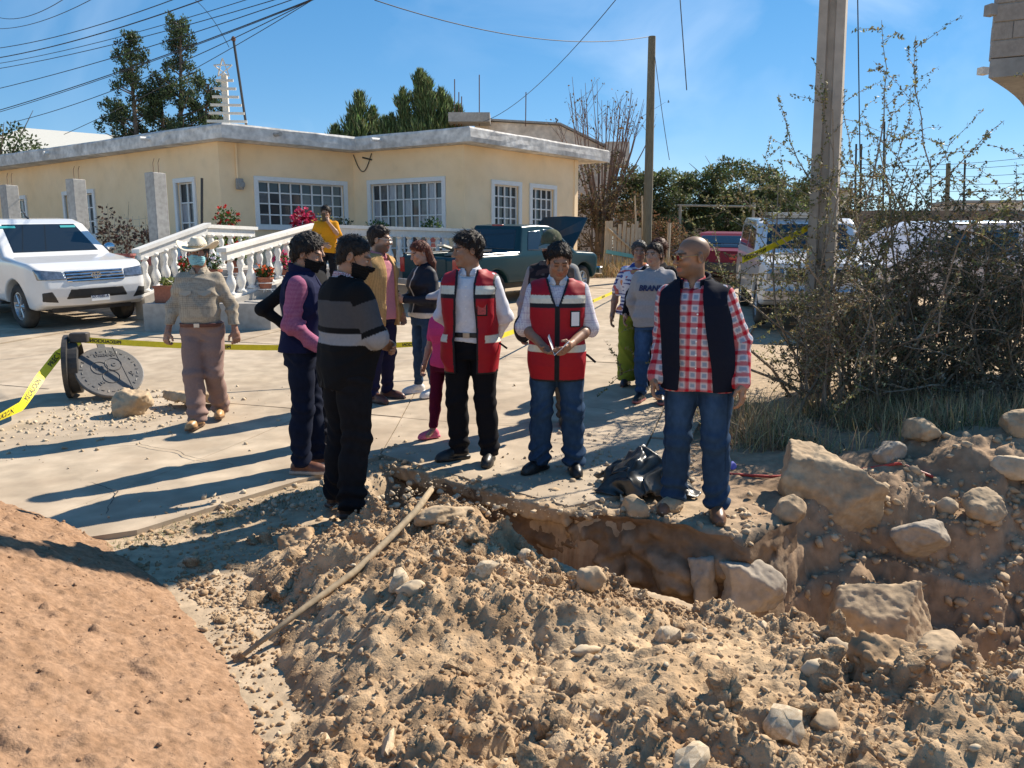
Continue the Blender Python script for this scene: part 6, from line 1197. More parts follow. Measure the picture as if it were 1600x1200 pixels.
cable('loose cable end hanging in the sky right of the wooden pole', ray_at(1062, -10, 14), ray_at(1073, 141, 14), 0, .009); cable('dark twisted wire hanging beside the concrete post', ray_at(1340, -10, 9), ray_at(1345, 330, 9), 0, .007)
cable('thin wire drooping beside the wooden pole', (3.86, 21.9, 6.9), ray_at(1046, 250, 22), .1, .009); cable('thin looped wire over the roof mast', ray_at(305, 0, 18), ray_at(358, 74, 19.5), -.12, .008)
for k, y0 in enumerate((246, 252, 262, 272, 281)): cable(f'far wire low over the right horizon, number {k + 1} from the top' if False else ('highest', 'second highest', 'middle', 'second lowest', 'lowest')[k] + ' of the far wires low over the right horizon', ray_at(1300, y0 + 8 - 2 * k, 60), ray_at(1640, y0 - 4 + 5 * k, 48), .4, .014)
# leaning board gate
fg = thing('board_gate', 'leaning pale board gate with a turquoise strip beside the wooden pole', 'gate', (2.95, 25, gz(3, 25)), R(18))
for k in range(10):
    b = MB(); hgt = 1.58 + .12 * math.sin(k * 2.1); b.box((.08 + k * .15, 0, hgt / 2), (.055 if k else .075, .015, hgt / 2 if k else .88), Matrix.Rotation(R(rng.normal(0, 1.5)), 3, 'Y')); b.build('board', m_fw, fg)
b = MB(); b.tube([(.1, -.06, 1.45), (1.15, -.06, .62)], .03, 6); b.build('brace', m_fw, fg); b = MB(); b.box((.62, -.06, .62), (.58, .012, .06), Matrix.Rotation(R(9), 3, 'Y')); b.build('turquoise_strip', mat('turquoise_paint', (.16, .46, .44), .7, dirt=.3), fg)
for k, x in enumerate((1.25, 1.5)):
    b = MB(); b.tube([(x + .25, .3, 0), (x, .25, 1.3), (x - .1, .2, 2.5)], [.045, .035, .02], 6); b.build('stake', m_fw, fg)
for k, (x, y, h_) in enumerate(((5.1, 25.5, 1.6), (6.4, 30, 2.2), (9.2, 30, 2.3))):
    b = MB(); b.tube([(0, 0, 0), (.02, 0, h_)], .06, 7); o = b.build('fence_post', m_fw); o.location = (x, y, gz(x, y)); tag(o, ('short fence post left of the red car', 'left upright of the wooden frame behind the red car', 'right upright of the wooden frame behind the red car')[k], 'post')
b = MB(); b.tube([(6.3, 30, gz(6, 30) + 2.2), (9.3, 30, gz(9, 30) + 2.15)], .045, 6); tag(b.build('cross_beam', m_fw), 'pale wooden beam across the two uprights behind the red car', 'beam')
# low walls and far roofs
b = MB(); b.box((22, 46, 2.6), (16, .3, 1.6)); tag(b.build('far_wall', mat('adobe', (.20, .145, .105), .95, var=.3, vscale=1.5)), 'long brown adobe wall on the skyline at right', 'wall')
for k, (x, y, w_, h_, lab) in enumerate(((16.2, 50, 1.6, 4.9, 'small cream hut on the skyline left of the right bush'), (20.5, 52, 1.3, 5.3, 'small pink block hut on the skyline above the bush'), (33, 56, 2.4, 4.8, 'low far house near the right edge'))):
    g = thing('far_hut', lab, 'building', (x, y, 1.5)); b = MB(); b.box((0, 0, h_ / 2 - .6), (w_, 1.5, h_ / 2 - .5)); b.build('wall', m_cream, g); b = MB(); b.box((0, 0, h_ - 1.0), (w_ + .15, 1.7, .08)); b.build('roof', m_cem, g); b = MB(); b.box((-.3, -1.505, h_ - 1.9), (.3, .02, .35)); b.build('window', m_glassd, g)
for k, (px, y0, y1) in enumerate(((1338, 225, 300), (1346, 225, 300), (1382, 190, 300), (1482, 255, 310), (1508, 250, 310))):
    a, b_ = ray_at(px, y1, 40), ray_at(px, y0, 40); b = MB(); b.tube([Vector((0, 0, -1)), b_ - a], .05 if k != 3 else .11, 5); o = b.build('far_pole', m_wood if k == 3 else m_cab); o.location = a; tag(o, ('left of two close thin far masts behind the bush', 'right of two close thin far masts behind the bush', 'tallest thin far mast behind the bush', 'stout far pole above the right bush', 'thin far mast nearest the right edge')[k], 'pole')
# ---- broken manhole ring and cover
m_iron = mat('cast_iron', (.13, .127, .123), .55, metal=.35, var=.15, vscale=9, bump=.003, bscale=50, dirt=.35); m_irond = mat('dark_iron', (.045, .043, .042), .6, metal=.3, var=.2, vscale=8, dirt=.2)
mz = floor_z(-4.45, 8.05)
ring = thing('manhole_ring', 'dark iron manhole ring standing on edge and bound with tape', 'manhole ring', (-4.63, 8.05, mz))
prof = [(.24, -.075), (.335, -.075), (.335, -.03), (.29, -.025), (.285, .06), (.25, .07), (.24, -.075)]; Mr = Matrix.Rotation(R(22), 3, 'Z') @ Matrix.Rotation(R(-14), 3, 'X') @ Matrix.Rotation(R(90), 3, 'Y') 
b = MB(); b.lathe(prof, (0, 0, .32), 36, Mr); b.build('ring', m_irond, ring); b = MB(); b.box((.10, -.03, .63), (.085, .07, .05), R(15), .01); b.build('hinge_block', m_irond, ring); b = MB(); b.box((-.10, .10, .50), (.07, .025, .10), Matrix.Rotation(R(35), 3, 'Y')); b.build('wood_wedge', m_fw, ring)
lid = thing('manhole_cover', 'grey cast manhole cover with raised lettering leaning beside its ring', 'manhole cover', (-4.25, 8.02, mz))
Ml = Matrix.Rotation(R(42), 3, 'Z') @ Matrix.Rotation(R(46), 3, 'X'); cl = Vector((0, 0, .26))
b = MB(); b.lathe([(.0, -.045), (.22, -.045), (.30, -.035), (.325, -.02), (.33, .015), (.32, .022), (.0, .022)], cl, 40, Ml); b.build('plate', m_iron, lid)
def on_lid(x, y, z=.024): return Ml @ Vector((x, y, z)) + cl
b = MB(); n = 34
for k in range(n):
    a = 2 * math.pi * k / n; p = Vector((math.cos(a), math.sin(a), 0)) * .265; t_ = Vector((-math.sin(a), math.cos(a), 0)) if k % 2 else Vector((math.cos(a), math.sin(a), 0)); b.tube([on_lid(*(p - t_ * .014).xy), on_lid(*(p + t_ * .014).xy)], .005, 4)
b.build('tread_marks', m_iron, lid); b = MB()
for (cx, cy) in ((-.085, .05), (.055, .085), (.0, -.075)): b.tube([on_lid(cx + .08 * math.cos(t), cy + .08 * math.sin(t)) for t in np.linspace(0, 2 * math.pi, 25)], .0045, 4, False)
b.build('circles', m_iron, lid)
for txt, x, y, sz, an in (('ME', -.085, .03, .06, 0), ('C', .055, .06, .06, 0), ('DRENAJE', 0, .20, .05, 0), ('LM', -.10, -.16, .05, 30), ('OR', .19, -.06, .045, -60)):
    me = lettering(txt, sz, .004, .001); o = link('lettering', me, m_iron, lid); Mx = (Ml @ Matrix.Rotation(R(an), 3, 'Z')).to_4x4(); Mx.translation = on_lid(x, y, .024); o.matrix_local = Mx
b = MB(); b.tube([on_lid(.10, .32, .02), on_lid(.17, -.28, .02)], .006, 4); b.build('crack', m_blk, lid); b = MB(); b.box(on_lid(0, .345, .0), (.035, .05, .012), Ml); b.build('lug', m_iron, lid)
b = MB(); b.box(Vector((-.08, .06, .08)), (.06, .10, .012), Matrix.Rotation(R(-50), 3, 'X')); b.build('foot', m_irond, lid)
# ---- caution tape
m_tape = mat('yellow_tape', (.78, .66, .02), .45, var=.08, vscale=6); m_tprint = mat('tape_print', (.02, .02, .02), .6)
def tape(label, pts, w_=.075, text=True, n=60, tw=0., mirror=True, period=1.1, t0=.2, ups=None):
    pts = [Vector(p) for p in pts]; L_ = [0]; 
    for i in range(1, len(pts)): L_.append(L_[-1] + (pts[i] - pts[i - 1]).length)
    def at_s(q): return Vector([float(np.interp(q, L_, [p[k] for p in pts])) for k in range(3)])
    def frame(q): d = (at_s(min(q + .03, L_[-1])) - at_s(max(q - .03, 0))).normalized(); up = Vector((0, 0, 1)) - d * d.z; up.normalize(); a = tw * math.sin(q * 2.3 + .4) + (ups(q) if ups else 0); side = d.cross(up); return d, up * math.cos(a) + side * math.sin(a)
    V = []; F = []
    for i in range(n + 1):
        q = L_[-1] * i / n; p = at_s(q); d, u = frame(q); nn_ = d.cross(u) * .0008; V += [p - u * w_ / 2 - nn_ - pts[0], p + u * w_ / 2 - nn_ - pts[0], p + u * w_ / 2 + nn_ - pts[0], p - u * w_ / 2 + nn_ - pts[0]]
    for i in range(n):
        for k in range(4): F.append((i * 4 + k, i * 4 + (k + 1) % 4, i * 4 + 4 + (k + 1) % 4, i * 4 + 4 + k))
    F += [(3, 2, 1, 0), (n * 4, n * 4 + 1, n * 4 + 2, n * 4 + 3)]; o = link('caution_tape', pymesh('caution_tape', V, F, False), m_tape); o.location = pts[0]; tag(o, label, 'caution tape', 'yellow caution tape around the works')
    if text:
        src = lettering('PRECAUCION', w_ * .78, 0, .002); co = [q.co.copy() for q in src.vertices]; q0 = t0
        while q0 < L_[-1] - .3:
            me = src.copy(); 
            for vtx, c_ in zip(me.vertices, co):
                xx = c_.x * (-1 if mirror else 1); d, u = frame(q0 + xx); p = at_s(q0 + xx) + u * (c_.y - w_ * .27); nn_ = d.cross(u); sgn = 1 if nn_.dot(Vector((0, 0, 1.62)) - p) > 0 else -1; vtx.co = p + nn_ * sgn * .002 - pts[0]
            link('lettering', me, m_tprint, o); q0 += period
    return o
def sagline(p, q, sag, n=14): return [Vector(p).lerp(Vector(q), t) - Vector((0, 0, sag * 4 * t * (1 - t))) for t in np.linspace(0, 1, n)]
A1 = Vector((-4.50, 8.05, mz + .60)); tape('yellow tape running low across the street behind the hatted man', sagline(A1, (-.2, 9.3, floor_z(-.2, 9.3) + .42), .10) + sagline((-.2, 9.3, floor_z(-.2, 9.3) + .42), (3.4, 20.5, 1.0), .05)[1:], .062, True, 120, 0, True)
tape('crumpled yellow tape sweeping from the manhole ring to the left edge', [A1 + Vector((-.02, -.08, .0)), Vector((-4.68, 7.88, mz + .48)), Vector((-4.72, 7.6, mz + .28)), Vector((-4.62, 7.1, .22)), Vector((-4.62, 6.6, .16)), Vector((-4.75, 6.2, .14)), Vector((-5.2, 5.7, .2))], .085, True, 60, .8, True, .62)
tape('yellow tape rising from behind the plaid shirted man into the bush', sagline((2.25, 7.6, 1.58), (3.25, 8.3, 1.98), .02) , .07, True, 40, .3, True)
# ================================================================ vegetation
def mleaf(name, rough=.6, tr=.25):
    m = bpy.data.materials.new(name); m.use_nodes = True; t = m.node_tree; b = t.nodes['Principled BSDF']; a = t.nodes.new('ShaderNodeAttribute'); a.attribute_name = 'Col'; b.inputs['Roughness'].default_value = rough; b.inputs['Specular IOR Level'].default_value = .25
    t.links.new(a.outputs['Color'], b.inputs['Base Color']); tl = t.nodes.new('ShaderNodeBsdfTranslucent'); t.links.new(a.outputs['Color'], tl.inputs['Color']); mx_ = t.nodes.new('ShaderNodeMixShader'); mx_.inputs[0].default_value = tr
    out = t.nodes['Material Output']; t.links.new(b.outputs[0], mx_.inputs[1]); t.links.new(tl.outputs[0], mx_.inputs[2]); t.links.new(mx_.outputs[0], out.inputs['Surface']); return m
m_leaf = mleaf('foliage'); m_dry = mleaf('dry_foliage', .8, .2)
m_bark = mat('bark', (.13, .10, .075), .95, var=.3, vscale=12, bump=.006, bscale=25); m_twig = mat('grey_twig', (.27, .21, .15), .9, var=.3, vscale=10)
def leaf_mesh(name, P, size, cols, asp=2.2, D=None, jit=1.0, g=None):
    g = g or rng; n = len(P); a = g.normal(size=(n, 3)) if D is None else np.asarray(D) + jit * g.normal(size=(n, 3)) * .5; a /= np.linalg.norm(a, axis=1, keepdims=True) + 1e-9; r = g.normal(size=(n, 3)); b = np.cross(a, r); b /= np.linalg.norm(b, axis=1, keepdims=True) + 1e-9
    s_ = (np.asarray(size) * g.uniform(.6, 1.35, n))[:, None] if np.ndim(size) == 0 else np.asarray(size)[:, None]; l, w_ = a * s_ * .5, b * s_ * .5 / asp; nn_ = np.cross(a, b) * s_ * .06
    V = np.stack([P - l, P + w_ * 1.0 + nn_, P + l, P - w_ + nn_], 1).reshape(-1, 3); F = np.arange(4 * n).reshape(n, 4); C_ = np.repeat(cols, 4, 0) if np.ndim(cols) == 2 else np.tile(cols, (4 * n, 1)); return pymesh(name, V, F, False, C_)
def vcol(n, base, var=.35, g=None):
    g = g or rng; base = np.asarray(base); k = np.exp(g.normal(0, var, n))[:, None]; h_ = 1 + g.normal(0, .10, (n, 3)); return np.clip(base * k * h_, 0, 1)
def clump_pts(c, r, n, shell=.55, g=None):
    g = g or rng; d = g.normal(size=(n, 3)); d /= np.linalg.norm(d, axis=1, keepdims=True); q = (shell + (1 - shell) * g.random(n)) ** 1; return np.asarray(c) + d * (q[:, None]) * np.asarray(r), d
def cypress(label, loc, trunks, seed, base=(.055, .078, .036)):
    g = np.random.default_rng(seed); t = thing('cypress_tree', label, 'tree', loc); b = MB(); P = []; C_ = []; D = []
    for (x0, y0, x1, y1, zt) in trunks:
        b.tube([(x0, y0, 0), (x0 * .6 + x1 * .4, y0 * .6 + y1 * .4, zt * .5), (x1, y1, zt)], [.14, .09, .02], 7); z = 1.6
        while z < zt:
            f = z / zt; cx, cy = x0 + (x1 - x0) * f, y0 + (y1 - y0) * f; a = g.uniform(0, 6.28); ln = (.22 + 1.75 * (1 - f) ** .9) * g.uniform(.45, 1.05); e = np.array([cx + math.cos(a) * ln, cy + math.sin(a) * ln, z + ln * .45]); b.tube([(cx, cy, z), tuple(e)], [.03, .01], 4, False)
            for q in range(g.integers(2, 5)):
                cc = np.array([cx, cy, z]) + (e - [cx, cy, z]) * g.uniform(.55, 1.15) + g.normal(0, .10, 3); rr = g.uniform(.09, .22); p, d = clump_pts(cc, (rr, rr, rr * 1.15), int(95 * (rr / .2) ** 2), .4, g); P.append(p); D.append(d + [0, 0, .6]); C_.append(vcol(len(p), np.array(base) * g.uniform(.6, 1.6), .35, g))
            z += g.uniform(.05, .11)
    P = np.concatenate(P); link('crown', leaf_mesh('crown', P, .085, np.concatenate(C_), 2.0, np.concatenate(D), 1, g), m_leaf, t); b.build('trunk', m_bark, t); return t
cypress('tall clumpy dark cypress with two leaders behind the house roof', (-11.5, 26, 1.1), [(-.7, 0, -.75, 0, 7.35), (.5, 0, .95, 0, 7.8), (-.2, .3, -1.5, .3, 5.4), (.8, .2, 1.7, .1, 6.0), (0, .2, .1, .2, 6.2)], 5)
def feather(label, loc, spikes, seed, base=(.14, .185, .075)):
    g = np.random.default_rng(seed); t = thing('feathery_tree', label, 'tree', loc); b = MB(); P = []; D = []; C_ = []
    for (x, y, zb, zt, r) in spikes:
        b.tube([(x * .3, y * .3, 0), (x, y, zb), (x, y, zt)], [.12, .08, .015], 6); r = r * 1.45; n = int(2300 * r * (zt - zb) / 2)
        z = zb + (zt - zb) * g.random(n) ** 1.15; f = (z - zb) / (zt - zb); a = g.uniform(0, 6.28, n); rad = r * np.minimum(1, .35 + f * 3) * (1 - f) ** .55 * g.uniform(.25, 1.1, n) * (.62 + .62 * np.clip(vnoise(a * 1.6, z * 2.6, s=seed) + .35 * vnoise(a * 4, z * 6, s=seed + 1) + .3, -.3, 1.2)); p = np.stack([x + np.cos(a) * rad, y + np.sin(a) * rad, z + rad * .55], 1); P.append(p); D.append(np.stack([np.cos(a) * .45, np.sin(a) * .45, np.full(n, 1.1)], 1)); C_.append(vcol(n, base, .4, g))
    P = np.concatenate(P); link('crown', leaf_mesh('crown', P, .30, np.concatenate(C_), 8, np.concatenate(D), .5, g), m_leaf, t); b.build('trunk', m_bark, t)
feather('feathery green tree with pointed sprays, left of the pair behind the roof', (-5.6, 30, 1.4), [(-.1, 0, 2.8, 6.2, .62), (-1.0, 0, 2.8, 5.0, .5), (.85, 0, 2.8, 5.3, .55), (.35, .3, 2.8, 5.7, .5), (-.5, .2, 2.8, 5.4, .5)], 11)
feather('larger feathery green tree, right of the pair behind the roof', (-3.3, 30, 1.4), [(-.1, 0, 2.6, 6.95, .70), (-.75, 0, 2.6, 6.3, .60), (.65, 0, 2.6, 6.3, .65), (1.3, 0, 2.8, 5.7, .5), (.2, -.2, 2.6, 6.6, .6), (-1.2, 0, 2.7, 5.4, .45), (.9, .2, 2.6, 6.0, .6)], 12)
def round_tree(label, loc, blobs, seed, base, leaf=.12, dens=900, name='leafy_tree', asp=2.2, mm=None):
    g = np.random.default_rng(seed); t = thing(name, label, 'tree', loc); b = MB(); P = []; D = []; C_ = []
    for (x, y, z, rx, ry, rz_) in blobs:
        b.tube([(g.normal(0, .1), g.normal(0, .1), 0), (x * .4, y * .4, z * .55), (x, y, z)], [.13, .08, .02], 6)
        for q in range(6): e = np.array([x, y, z]) + g.normal(size=3) * [rx * .55, ry * .55, rz_ * .5]; b.tube([(x * .6, y * .6, z * .75), tuple(e)], [.04, .008], 4, False)
        nc = int(16 * rx * rz_) + 8
        for q in range(nc):
            d = g.normal(size=3); d /= np.linalg.norm(d); cc = np.array([x, y, z]) + d * [rx, ry, rz_] * g.uniform(.45, 1.0); rr = g.uniform(.18, .38) * min(rx, 1.2); p, dd = clump_pts(cc, (rr * 1.3, rr * 1.3, rr * .8), int(dens * rr * rr), .3, g); P.append(p); D.append(dd); C_.append(vcol(len(p), np.array(base) * g.uniform(.55, 1.5), .3, g))
    P = np.concatenate(P); link('crown', leaf_mesh('crown', P, leaf, np.concatenate(C_), asp, np.concatenate(D), 1, g), mm or m_leaf, t); b.build('trunk', m_bark, t); return t
round_tree('green tree at the left edge above the roof', (-18.2, 28, 1.2), [(0, 0, 4.0, 1.3, 1.2, 1.4), (1.6, .3, 3.4, 1.1, 1, 1.0)], 21, (.05, .075, .025), .14, 700)
round_tree('dense spreading green acacia behind the red car', (9.0, 32, 1.5), [(0, 0, 3.0, 1.9, 1.6, 1.4), (-1.5, 0, 2.5, 1.3, 1.2, 1.2), (1.7, 0, 2.3, 1.4, 1.3, 1.2), (.5, -.6, 1.7, 2.0, 1.2, 1.2), (-.8, -.4, 1.4, 1.6, 1, 1.0)], 22, (.11, .13, .048), .13, 1500)
round_tree('olive green acacia right behind the wooden pole', (5.3, 31, 1.5), [(0, 0, 2.7, 1.2, 1.2, 1.1), (.8, 0, 2.0, 1.3, 1.1, 1.1), (-.8, .2, 2.3, 1.0, .9, 1.0), (.2, -.3, 1.2, 1.3, 1, .9)], 23, (.12, .14, .06), .13, 1400)
round_tree('dark green tree far right of the wooden pole', (13.5, 36, 1.5), [(0, 0, 2.0, 2.2, 1.6, 1.3), (2.6, 0, 1.8, 2, 1.5, 1.1)], 24, (.045, .058, .024), .14, 700)
round_tree('brown green half dry shrub beside the house end', (2.9, 26.6, 1.2), [(0, 0, 2.4, 1.0, .9, 1.4), (.9, .2, 1.7, 1.0, .8, 1.1), (-.3, 0, 1.0, .8, .8, .9), (.5, .1, 3.2, .8, .7, .9)], 25, (.135, .105, .055), .10, 650, 'dry_shrub', 2, m_dry)
round_tree('rust brown dry shrub behind the board gate', (4.2, 27.8, 1.25), [(0, 0, 1.3, 1.1, .9, 1.1), (1.0, 0, .9, .9, .8, .8)], 26, (.20, .115, .06), .09, 650, 'dry_shrub', 2, m_dry)
round_tree('straw brown dry shrub left of the red car', (5.4, 28.6, 1.3), [(0, 0, .9, 1.1, .9, .9), (1.2, 0, .7, 1.0, .8, .7)], 27, (.19, .14, .075), .09, 600, 'dry_shrub', 2, m_dry)
# bare whip-stemmed tree
g = np.random.default_rng(31); bt = thing('bare_tree', 'bare tree of upright whippy stems behind the house end', 'tree', (3.1, 27, 1.2)); b = MB(); tips = []
for k in range(34):
    a = g.uniform(0, 6.28); r0 = g.uniform(.1, .5); l = g.uniform(.35, 2.0); zt = 6.7 - l * g.uniform(.5, 1.0) - g.uniform(0, .8); pts = [(0, 0, .4), (math.cos(a) * r0, math.sin(a) * r0 * .6, 2.2), (math.cos(a) * (r0 + l * .5), math.sin(a) * l * .4, 3.9), (math.cos(a) * (r0 + l * .8) + g.normal(0, .08), math.sin(a) * l * .5, zt)]; b.tube(pts, [.05, .03, .018, .006], 4, False)
    for j in range(3): q = Vector(pts[2]).lerp(Vector(pts[3]), g.uniform(.1, .8)); e = q + Vector((g.normal(0, .25), g.normal(0, .2), g.uniform(.3, .8))); b.tube([q, e], [.010, .004], 3, False); tips.append(tuple(e))
b.build('stems', mat('reddish_stem', (.20, .13, .10), .9), bt); P = np.repeat(np.array(tips), 2, 0) + g.normal(0, .06, (len(tips) * 2, 3)); link('leaves', leaf_mesh('leaves', P, .10, vcol(len(P), (.14, .10, .05), .3, g), 1.8, None, 1, g), m_dry, bt)
# ---- thorn bush round the concrete post
def thorn_bush(label, loc, stems, seed, leafc, name='thorn_bush', hs=1.0, twigs=9, dens=1.0):
    g = np.random.default_rng(seed); t = thing(name, label, 'bush', loc); b = MB(); P = []; D = []
    def twig(p, d, ln, r, lev):
        n = 5 if lev < 2 else 4; pts = [p.copy()]; q = p.copy(); dd = d.copy(); drop = .02 if lev == 0 else .05
        for i in range(n): dd = dd + g.normal(0, .16, 3) + [0, 0, .03 - drop * i * .6]; dd /= np.linalg.norm(dd); q = q + dd * ln / n; pts.append(q.copy())
        b.tube([tuple(x) for x in pts], list(np.linspace(r, r * .3, n + 1)), 4 if lev == 0 else 3, False)
        if lev < 2:
            m = int((twigs if lev == 0 else 5) * g.uniform(.7, 1.3))
            for _ in range(m):
                f = g.uniform(.18, .97); i = min(int(f * n), n - 1); s_ = pts[i] + (pts[i + 1] - pts[i]) * (f * n - i); nd = dd * .35 + g.normal(0, .75, 3) + [0, 0, .25]; nd /= np.linalg.norm(nd); twig(s_, nd, ln * g.uniform(.30, .55), r * .45, lev + 1)
        if lev >= 1:
            m = int((36 if lev == 2 else 26) * ln / .5 * dens)
            for _ in range(m): f = g.uniform(.1, 1); i = min(int(f * n), n - 1); s_ = pts[i] + (pts[i + 1] - pts[i]) * (f * n - i); P.append(s_ + g.normal(0, .010, 3)); D.append(g.normal(size=3) + dd * .6)
    for (x, y, dx, dy, dz, ln) in stems:
        d = np.array([dx, dy, dz], float); d /= np.linalg.norm(d); twig(np.array([x, y, 0.]), d, ln * hs, .017, 0)
    b.build('branches', m_twig, t); P = np.array(P); link('leaves', leaf_mesh('leaves', P, .033, vcol(len(P), leafc, .4, g), 2.1, np.array(D), .6, g), m_leaf, t); return len(P)
g = np.random.default_rng(41)
def stems_(n, sx, sy, ln0, ln1, lean, bias=(0, 0)): return [(g.normal(0, sx), g.normal(0, sy), g.normal(0, lean) + bias[0], g.normal(0, lean) + bias[1], 1.0, g.uniform(ln0, ln1)) for _ in range(n)]
OL = (.19, .18, .075)
n1 = thorn_bush('tall straggly thorn bush growing round the concrete post', (3.25, 7.75, .12), stems_(9, .22, .2, 2.0, 3.0, .36), 42, OL, twigs=6, dens=1.1)
n1 += thorn_bush('dense dark thorn bush right of the concrete post', (4.15, 7.75, .15), stems_(9, .35, .25, 1.8, 2.9, .28), 43, (.15, .14, .065), twigs=7) + thorn_bush('twiggy half bare thorn bush in the middle of the thicket', (4.1, 7.6, .15), stems_(20, .4, .25, 1.1, 1.75, .42), 48, (.16, .135, .075), twigs=8)
n1 += thorn_bush('thick thorn bush nearest the right edge', (5.1, 8.0, .2), stems_(20, .38, .3, 1.2, 2.1, .34), 44, (.145, .125, .07), twigs=8)
n1 += thorn_bush('low brushy thorn bush in front of the post', (3.35, 7.25, .1), stems_(18, .40, .2, .8, 1.4, .5), 45, (.20, .165, .09), twigs=8)
n1 += thorn_bush('low brushy thorn bush right of the front one', (4.5, 7.0, .15), stems_(18, .42, .2, .9, 1.5, .45), 46, (.17, .14, .08), twigs=8)
n1 += thorn_bush('arching thorn bush leaning left towards the plaid shirted man', (3.05, 7.85, .1), stems_(4, .10, .12, 1.9, 2.5, .14, (-.55, .15)), 47, OL, twigs=5)
print('thorn leaves', n1)
# ---- dry grass and weeds
def blades(name, label, n, fn, hmin, hmax, base, wid=.006, parent=None, lean=.45, mm=None, var=.3, seed=51):
    g = np.random.default_rng(seed); pts = fn(g, n); n = len(pts); z = ground_z(pts[:, 0], pts[:, 1]); h_ = g.uniform(hmin, hmax, n); a = g.uniform(0, 6.28, n); ln = np.abs(g.normal(0, lean, n)); d = np.stack([np.cos(a) * ln, np.sin(a) * ln, np.ones(n)], 1); d /= np.linalg.norm(d, axis=1, keepdims=True); s_ = np.stack([-np.sin(a + g.normal(0, 1, n)), np.cos(a), np.zeros(n)], 1) * wid * .5
    p0 = np.stack([pts[:, 0], pts[:, 1], z - .01], 1); p1 = p0 + d * (h_ * .55)[:, None]; p2 = p1 + (d + np.stack([np.cos(a) * ln, np.sin(a) * ln, -.3 * ln], 1)) * (h_ * .5)[:, None]
    V = np.stack([p0 - s_, p0 + s_, p1 + s_ * .8, p1 - s_ * .8, p2 + s_ * .2, p2 - s_ * .2], 1).reshape(-1, 3); i = np.arange(n) * 6; F = np.concatenate([np.stack([i, i + 1, i + 2, i + 3], 1), np.stack([i + 3, i + 2, i + 4, i + 5], 1)])
    o = link(name, pymesh(name, V, F, False, np.repeat(vcol(n, base, var, g), 6, 0)), mm or m_dry, parent); return tag(o, label, 'grass', kind='stuff')
def near_bush(g, n):
    x = g.uniform(1.7, 6.2, n * 4); y = g.normal(6.7, .55, n * 4); k = (y > 5.7) & ((x > 2.0) | (g.random(n * 4) < .4)) & (vnoise(x * 2.2, y * 2.2, s=6) > -.55 + g.random(n * 4) * .5) & ~((x < 2.4) & (y < 6.1)); return np.stack([x[k], y[k]], 1)[:n]
blades('dry_grass', 'tangled dry grass below the thorn bushes', 14000, near_bush, .06, .34, (.44, .33, .18), .006, lean=.7)
blades('green_weeds', 'greener weeds mixed into the dry grass under the bushes', 2500, near_bush, .06, .24, (.12, .125, .055), .008, lean=.6, seed=52, mm=m_leaf)
def strip(g, n): t = g.random(n); return np.stack([-2.35 + t * 1.05 + g.normal(0, .10, n), 4.05 + t * 1.25 + g.normal(0, .05, n) - .12], 1)
blades('kerb_grass', 'short green grass along the broken street edge', 1500, strip, .012, .04, (.16, .17, .06), .004, lean=.8, seed=53, mm=m_leaf)
def far_grass(g, n): return np.stack([g.uniform(1.9, 7, n), g.uniform(23, 29, n)], 1)
blades('far_grass', 'straw coloured grass round the board gate', 6000, far_grass, .2, .6, (.30, .22, .11), .03, lean=.4, seed=54)
# ---- potted plants
m_terra = mat('terracotta', (.36, .13, .075), .85, var=.15, vscale=8); m_pinkpot = mat('pink_pot', (.42, .15, .14), .8, var=.12, vscale=8)
def pot(label, loc, r, h_, pm, leafc, fl=None, ph=.25, pr=.2, n=260, leaf=.06, stand=0, seed=1, flc=None, nfl=40, box=False):
    g = np.random.default_rng(seed); t = thing('potted_plant', label, 'plant', loc, group='potted plants of the yellow house'); b = MB(); z0 = stand
    if box: b.box((0, 0, z0 + h_ / 2), (r * 1.3, r * .8, h_ / 2), None, .01); b.box((0, 0, z0 + h_ - .015), (r * 1.38, r * .88, .018), None, .006)
    else: b.lathe([(r * .68, z0), (r * .95, z0 + h_ * .82), (r * 1.08, z0 + h_ * .82), (r * 1.08, z0 + h_), (r * .92, z0 + h_), (r * .9, z0 + h_ * .92), (0, z0 + h_ * .92)], (0, 0, 0), 18)
    b.build('pot', pm, t)
    if stand:
        b = MB(); b.tube([(r * 1.1 * math.cos(q), r * 1.1 * math.sin(q), z0 - .01) for q in np.linspace(0, 6.283, 17)], .009, 5, False); b.tube([(0, 0, 0), (0, 0, z0)], .012, 5); b.tube([(r * 1.1 * math.cos(q), r * 1.1 * math.sin(q), z0 + .10) for q in np.linspace(0, 6.283, 17)], .007, 5, False)
        for q in range(4): b.tube([(0, 0, .12), (r * .9 * math.cos(q * 1.57), r * .9 * math.sin(q * 1.57), 0)], .009, 4)
        b.build('stand', m_white, t)
    c = np.array([0, 0, z0 + h_ + ph * .45]); p, d = clump_pts(c, (pr, pr, ph * .62), n, .35, g); b = MB()
    for q in range(7): e = c + g.normal(size=3) * [pr * .5, pr * .5, ph * .3]; b.tube([(0, 0, z0 + h_ * .9), tuple(e)], [.010, .004], 4, False)
    b.build('stems', m_twig, t); link('leaves', leaf_mesh('leaves', p, leaf, vcol(n, leafc, .35, g), 1.7, d, 1, g), m_leaf, t)
    if flc is not None:
        p, d = clump_pts(c + [0, 0, ph * .15], (pr * .95, pr * .95, ph * .6), nfl, .75, g); p = np.repeat(p, 6, 0) + g.normal(0, .018, (nfl * 6, 3)); tag_ = link('flowers', leaf_mesh('flowers', p, .055, vcol(len(p), flc, .25, g), 1.3, None, 1, g), m_leaf, t); tag_['kind'] = 'stuff'
GR = (.06, .11, .025); RED = (.50, .03, .025); PK = (.62, .06, .16)
